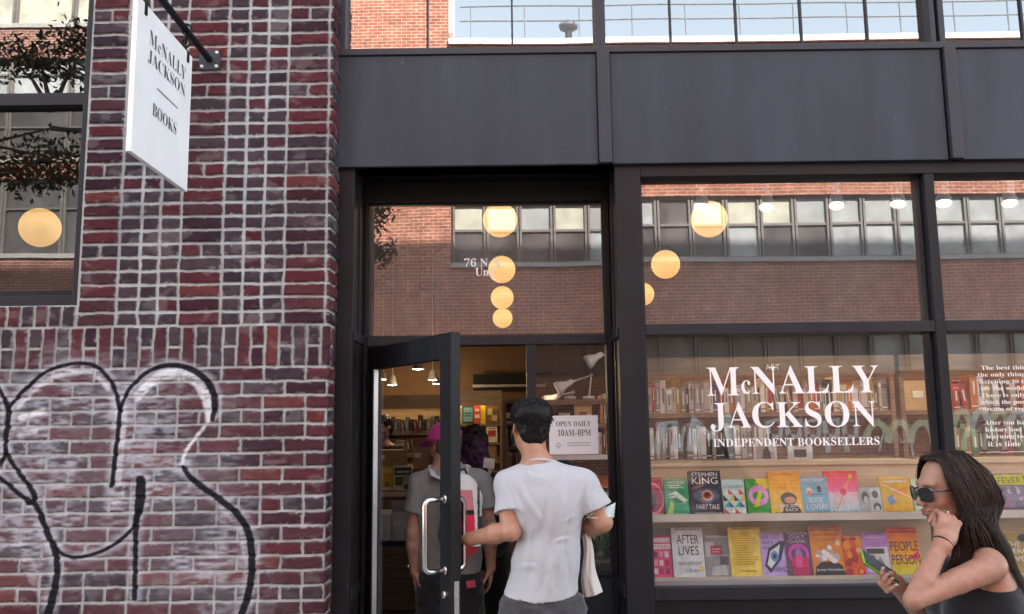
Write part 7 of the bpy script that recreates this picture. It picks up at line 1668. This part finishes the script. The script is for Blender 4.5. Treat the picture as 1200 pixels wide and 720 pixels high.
def build_purple():
    Yp_ = 5.75; cx = P(566, 600, Yp_).x
    o = thing('person', 'person with wavy purple black hair and dark clothes ahead of the visitor in grey', 'person', (cx, Yp_, 0))
    hd = P(556, 522, Yp_); Mh = Matrix.Translation(hd) @ Matrix.Rotation(R(-12), 4, 'Z'); f = .95
    nk = Mh @ Vector((0, -.03, -.075)); nb = Vector((cx - .02, Yp_, hd.z - .19)); shl, shr = nb + Vector((-.17, 0, -.06)), nb + Vector((.17, 0, -.06))
    eL, eR = shl + Vector((-.03, -.03, -.28)), shr + Vector((.03, -.03, -.28)); wL, wR = eL + Vector((.02, .12, -.2)), eR + Vector((-.02, .12, -.2))
    hz = nb.z - .58
    sk = xf(head_prims(f, True), Mh) + [cap(nk, nb, .05, .055, .03), ell((cx, Yp_, nb.z - .25), (.15, .10, .2), k=.05), ell((cx, Yp_, hz + .05), (.15, .11, .16), k=.05), cap(shl, nb, .045, .05, .05), cap(shr, nb, .045, .05, .05)]
    for s_, e_, w_ in ((shl, eL, wL), (shr, eR, wR)): sk += [cap(s_, e_, .045, .036, .03), cap(e_, w_, .036, .024, .02)]
    sk += hand_prims(wL, (0, .5, -.8), (-1, 0, 0), .9, (.4, .5, .5, .6), .08, -1, .3) + hand_prims(wR, (0, .5, -.8), (1, 0, 0), .9, (.4, .5, .5, .6), .08, 1, .3)
    for s in (-1, 1): sk += [cap((cx + .085 * s, Yp_, hz), (cx + .09 * s, Yp_ + .02, .43), .08, .052, .03), cap((cx + .09 * s, Yp_ + .02, .43), (cx + .09 * s, Yp_, .07), .05, .034, .03), cap((cx + .09 * s, Yp_, .07), (cx + .09 * s, Yp_ + .13, .035), .034, .03, .02)]
    Minv = Mh.inverted(); solid('body', sk, .007, M_SKIN, o, lambda V, N: face_colour(V, Minv, (.42, .24, .18), (.35, .13, .12), f))
    jk = [ell((cx, Yp_, nb.z - .22), (.18, .125, .22), k=.06), ell((cx, Yp_, hz + .12), (.175, .13, .22), k=.06), cap(shl, nb + Vector((0, 0, -.02)), .058, .055, .05), cap(shr, nb + Vector((0, 0, -.02)), .058, .055, .05)]
    for s_, e_ in ((shl, eL), (shr, eR)): jk += [cap(s_, s_.lerp(e_, .85), .06, .062, .04)]
    for s in (-1, 1): jk += [cap((cx + .085 * s, Yp_, hz), (cx + .09 * s, Yp_ + .02, .43), .095, .075, .03), cap((cx + .09 * s, Yp_ + .02, .43), (cx + .09 * s, Yp_, .1), .073, .06, .03)]
    solid('dark_clothes', jk, .009, M_CLOTH, o, lambda V, N: np.tile(np.array((.012, .012, .015)), (len(V), 1)), cuts=[(tuple(nb + Vector((0, 0, .03))), (0, .2, 1))], disp=lambda V, N: (noise3(V[:, 0] * 20, V[:, 1] * 20, V[:, 2] * 20, 2) - .5) * .016)
    hair = xf([ell((0, -.022, .04), (.092, .105, .09), k=.02), ell((0, -.07, -.06), (.095, .06, .11), k=.04), ell((.05, -.04, -.09), (.05, .06, .10), k=.04), ell((-.05, -.04, -.09), (.05, .06, .10), k=.04), ell((0, .10, -.03), (.075, .09, .12), k=.015, op='-')], Mh)
    def hc(V, N):
        q = np.clip((fbm(V[:, 0] * 30, V[:, 1] * 30, V[:, 2] * 14, 3, 8) - .42) * 4, 0, 1) * np.clip((hd.z + .06 - V[:, 2]) / .1, 0, 1); return blend(np.tile(np.array((.014, .010, .014)), (len(V), 1)), q, (.10, .035, .13))
    ho = solid('hair', hair, .006, M_HAIR, o, hc, disp=lambda V, N: (fbm(V[:, 0] * 40, V[:, 1] * 40, V[:, 2] * 25, 3, 3) - .5) * .04)
    rh = np.random.RandomState(9)
    def path(i, r):
        a = rh.uniform(math.pi * .98, math.pi * 2.02); x, y = .088 * math.cos(a), -.02 + .10 * math.sin(a); pts = []
        ph = rh.uniform(0, 6)
        for k in range(9):
            t = k / 8; s = min(1, .35 + t * 1.6); q = Mh @ Vector((x * s + .008 * math.sin(ph + t * 9), y * s - .01 * t + .008 * math.cos(ph + t * 8), .125 - .33 * t * rh.uniform(.97, 1.03))); pts.append(tuple(q))
        return pts
    strands('hair_strands', range(500), path, 9, .0022, lambda i: (.10, .035, .13) if rh.rand() < .4 else (.02, .014, .02), ho)
    b = thing('backpack', 'dark backpack with purple strap and white tag on the person with purple hair', 'backpack', (cx, Yp_ - .17, nb.z - .25)); bc = Vector((cx + .05, Yp_ - .15, nb.z - .25))
    solid('pack', [ell(bc + Vector((0, -.02, .05)), (.13, .08, .18), k=.05), ell(bc + Vector((0, -.03, -.1)), (.135, .09, .15), k=.05)], .008, M_CLOTH, b, lambda V, N: np.tile(np.array((.014, .014, .02)), (len(V), 1)), disp=lambda V, N: (noise3(V[:, 0] * 14, V[:, 1] * 14, V[:, 2] * 14, 2) - .5) * .015)
    m = MB(); m.tube([bc + Vector((-.05, -.05, .2)), bc + Vector((.0, -.03, .23)), bc + Vector((.03, .08, .22)), bc + Vector((.05, .2, .14))], .03, 8, flat=.45, col=(.10, .07, .24)); m.build('strap', M_CLOTH, b, sm=True)
    c = P(573, 543, bc.y - .085); m = MB(); m.obox(c, (1, 0, -.15), (0, 1, 0), (.15, 0, 1), (-.034, .034), (-.006, .0), (-.032, .03), (.62, .62, .60)); m.build('white_tag', M_PAINTED, b, bevel=.004)
build_purple()

def build_clerk():
    Yc = 9.3; c = P(449, 501, Yc)
    o = thing('person', 'dark haired person sitting low behind the cardboard boxes inside the door glass', 'person', (c.x, Yc, 0)); Mh = Matrix.Translation(c) @ Matrix.Rotation(R(150), 4, 'Z') @ Matrix.Rotation(R(-10), 4, 'X')
    nb = c + Vector((.0, .03, -.19)); sk = xf(head_prims(.97), Mh) + [cap(c + Vector((0, .02, -.07)), nb, .05, .055, .03), ell(nb + Vector((0, .02, -.25)), (.16, .1, .25), k=.05), ell(nb + Vector((0, 0, -.5)), (.17, .13, .14), k=.05)]
    hips = nb + Vector((0, 0, -.55))
    for s in (-1, 1):
        sh, el_, wr_ = nb + Vector((.18 * s, .01, -.06)), nb + Vector((.21 * s, -.06, -.32)), nb + Vector((.10 * s, -.25, -.36)); sk += [cap(sh, nb, .048, .05, .05), cap(sh, el_, .048, .038, .03), cap(el_, wr_, .038, .026, .02)] + hand_prims(wr_, (-.3 * s, -1, 0), (0, 0, 1), .95, (.4, .5, .5, .6), .08, s, .3)
        kn = hips + Vector((.12 * s, -.42, .0)); an = Vector((kn.x, kn.y + .02, .08)); sk += [cap(hips + Vector((.09 * s, 0, 0)), kn, .08, .055, .03), cap(kn, an, .055, .036, .03), cap(an, an + Vector((0, -.13, -.04)), .036, .03, .02)]
    Minv = Mh.inverted(); solid('body', sk, .009, M_SKIN, o, lambda V, N: face_colour(V, Minv, (.36, .2, .15), (.32, .13, .12), .97))
    solid('hair', xf([ell((0, -.02, .045), (.084, .10, .088), k=.02), ell((0, -.06, -.03), (.07, .05, .08), k=.03), ell((0, .09, -.035), (.09, .085, .10), k=.015, op='-')], Mh), .007, M_HAIR, o, (.012, .011, .012), disp=lambda V, N: (fbm(V[:, 0] * 50, V[:, 1] * 50, V[:, 2] * 30, 3, 3) - .5) * .015)
    cl = [ell(nb + Vector((0, .02, -.24)), (.185, .125, .26), k=.05), ell(nb + Vector((0, 0, -.5)), (.19, .15, .15), k=.05)]
    for s in (-1, 1):
        sh, el_ = nb + Vector((.18 * s, .01, -.06)), nb + Vector((.21 * s, -.06, -.32)); kn = hips + Vector((.12 * s, -.42, .0)); cl += [cap(sh, nb + Vector((0, 0, -.03)), .06, .055, .05), cap(sh, sh.lerp(el_, .8), .06, .06, .04), cap(hips + Vector((.09 * s, 0, 0)), kn, .092, .07, .03), cap(kn, Vector((kn.x, kn.y + .02, .12)), .07, .055, .03)]
    solid('dark_clothes', cl, .011, M_CLOTH, o, (.013, .013, .016))
    st = thing('stool', 'dark stool under the dark haired person behind the cardboard boxes', 'stool', (hips.x, hips.y, 0)); zs = hips.z - .16
    MB().lathe((hips.x, hips.y, zs), [(0, -.04), (.18, -.04), (.18, 0), (0, 0)], 20).build('seat', M_DARK, st)
    for a in (.8, 2.4, 3.9, 5.5): MB().tube([(hips.x + .12 * math.cos(a), hips.y + .12 * math.sin(a), zs - .041), (hips.x + .18 * math.cos(a), hips.y + .18 * math.sin(a), .004)], .014, 8).build('leg', M_DARK, st)
build_clerk()
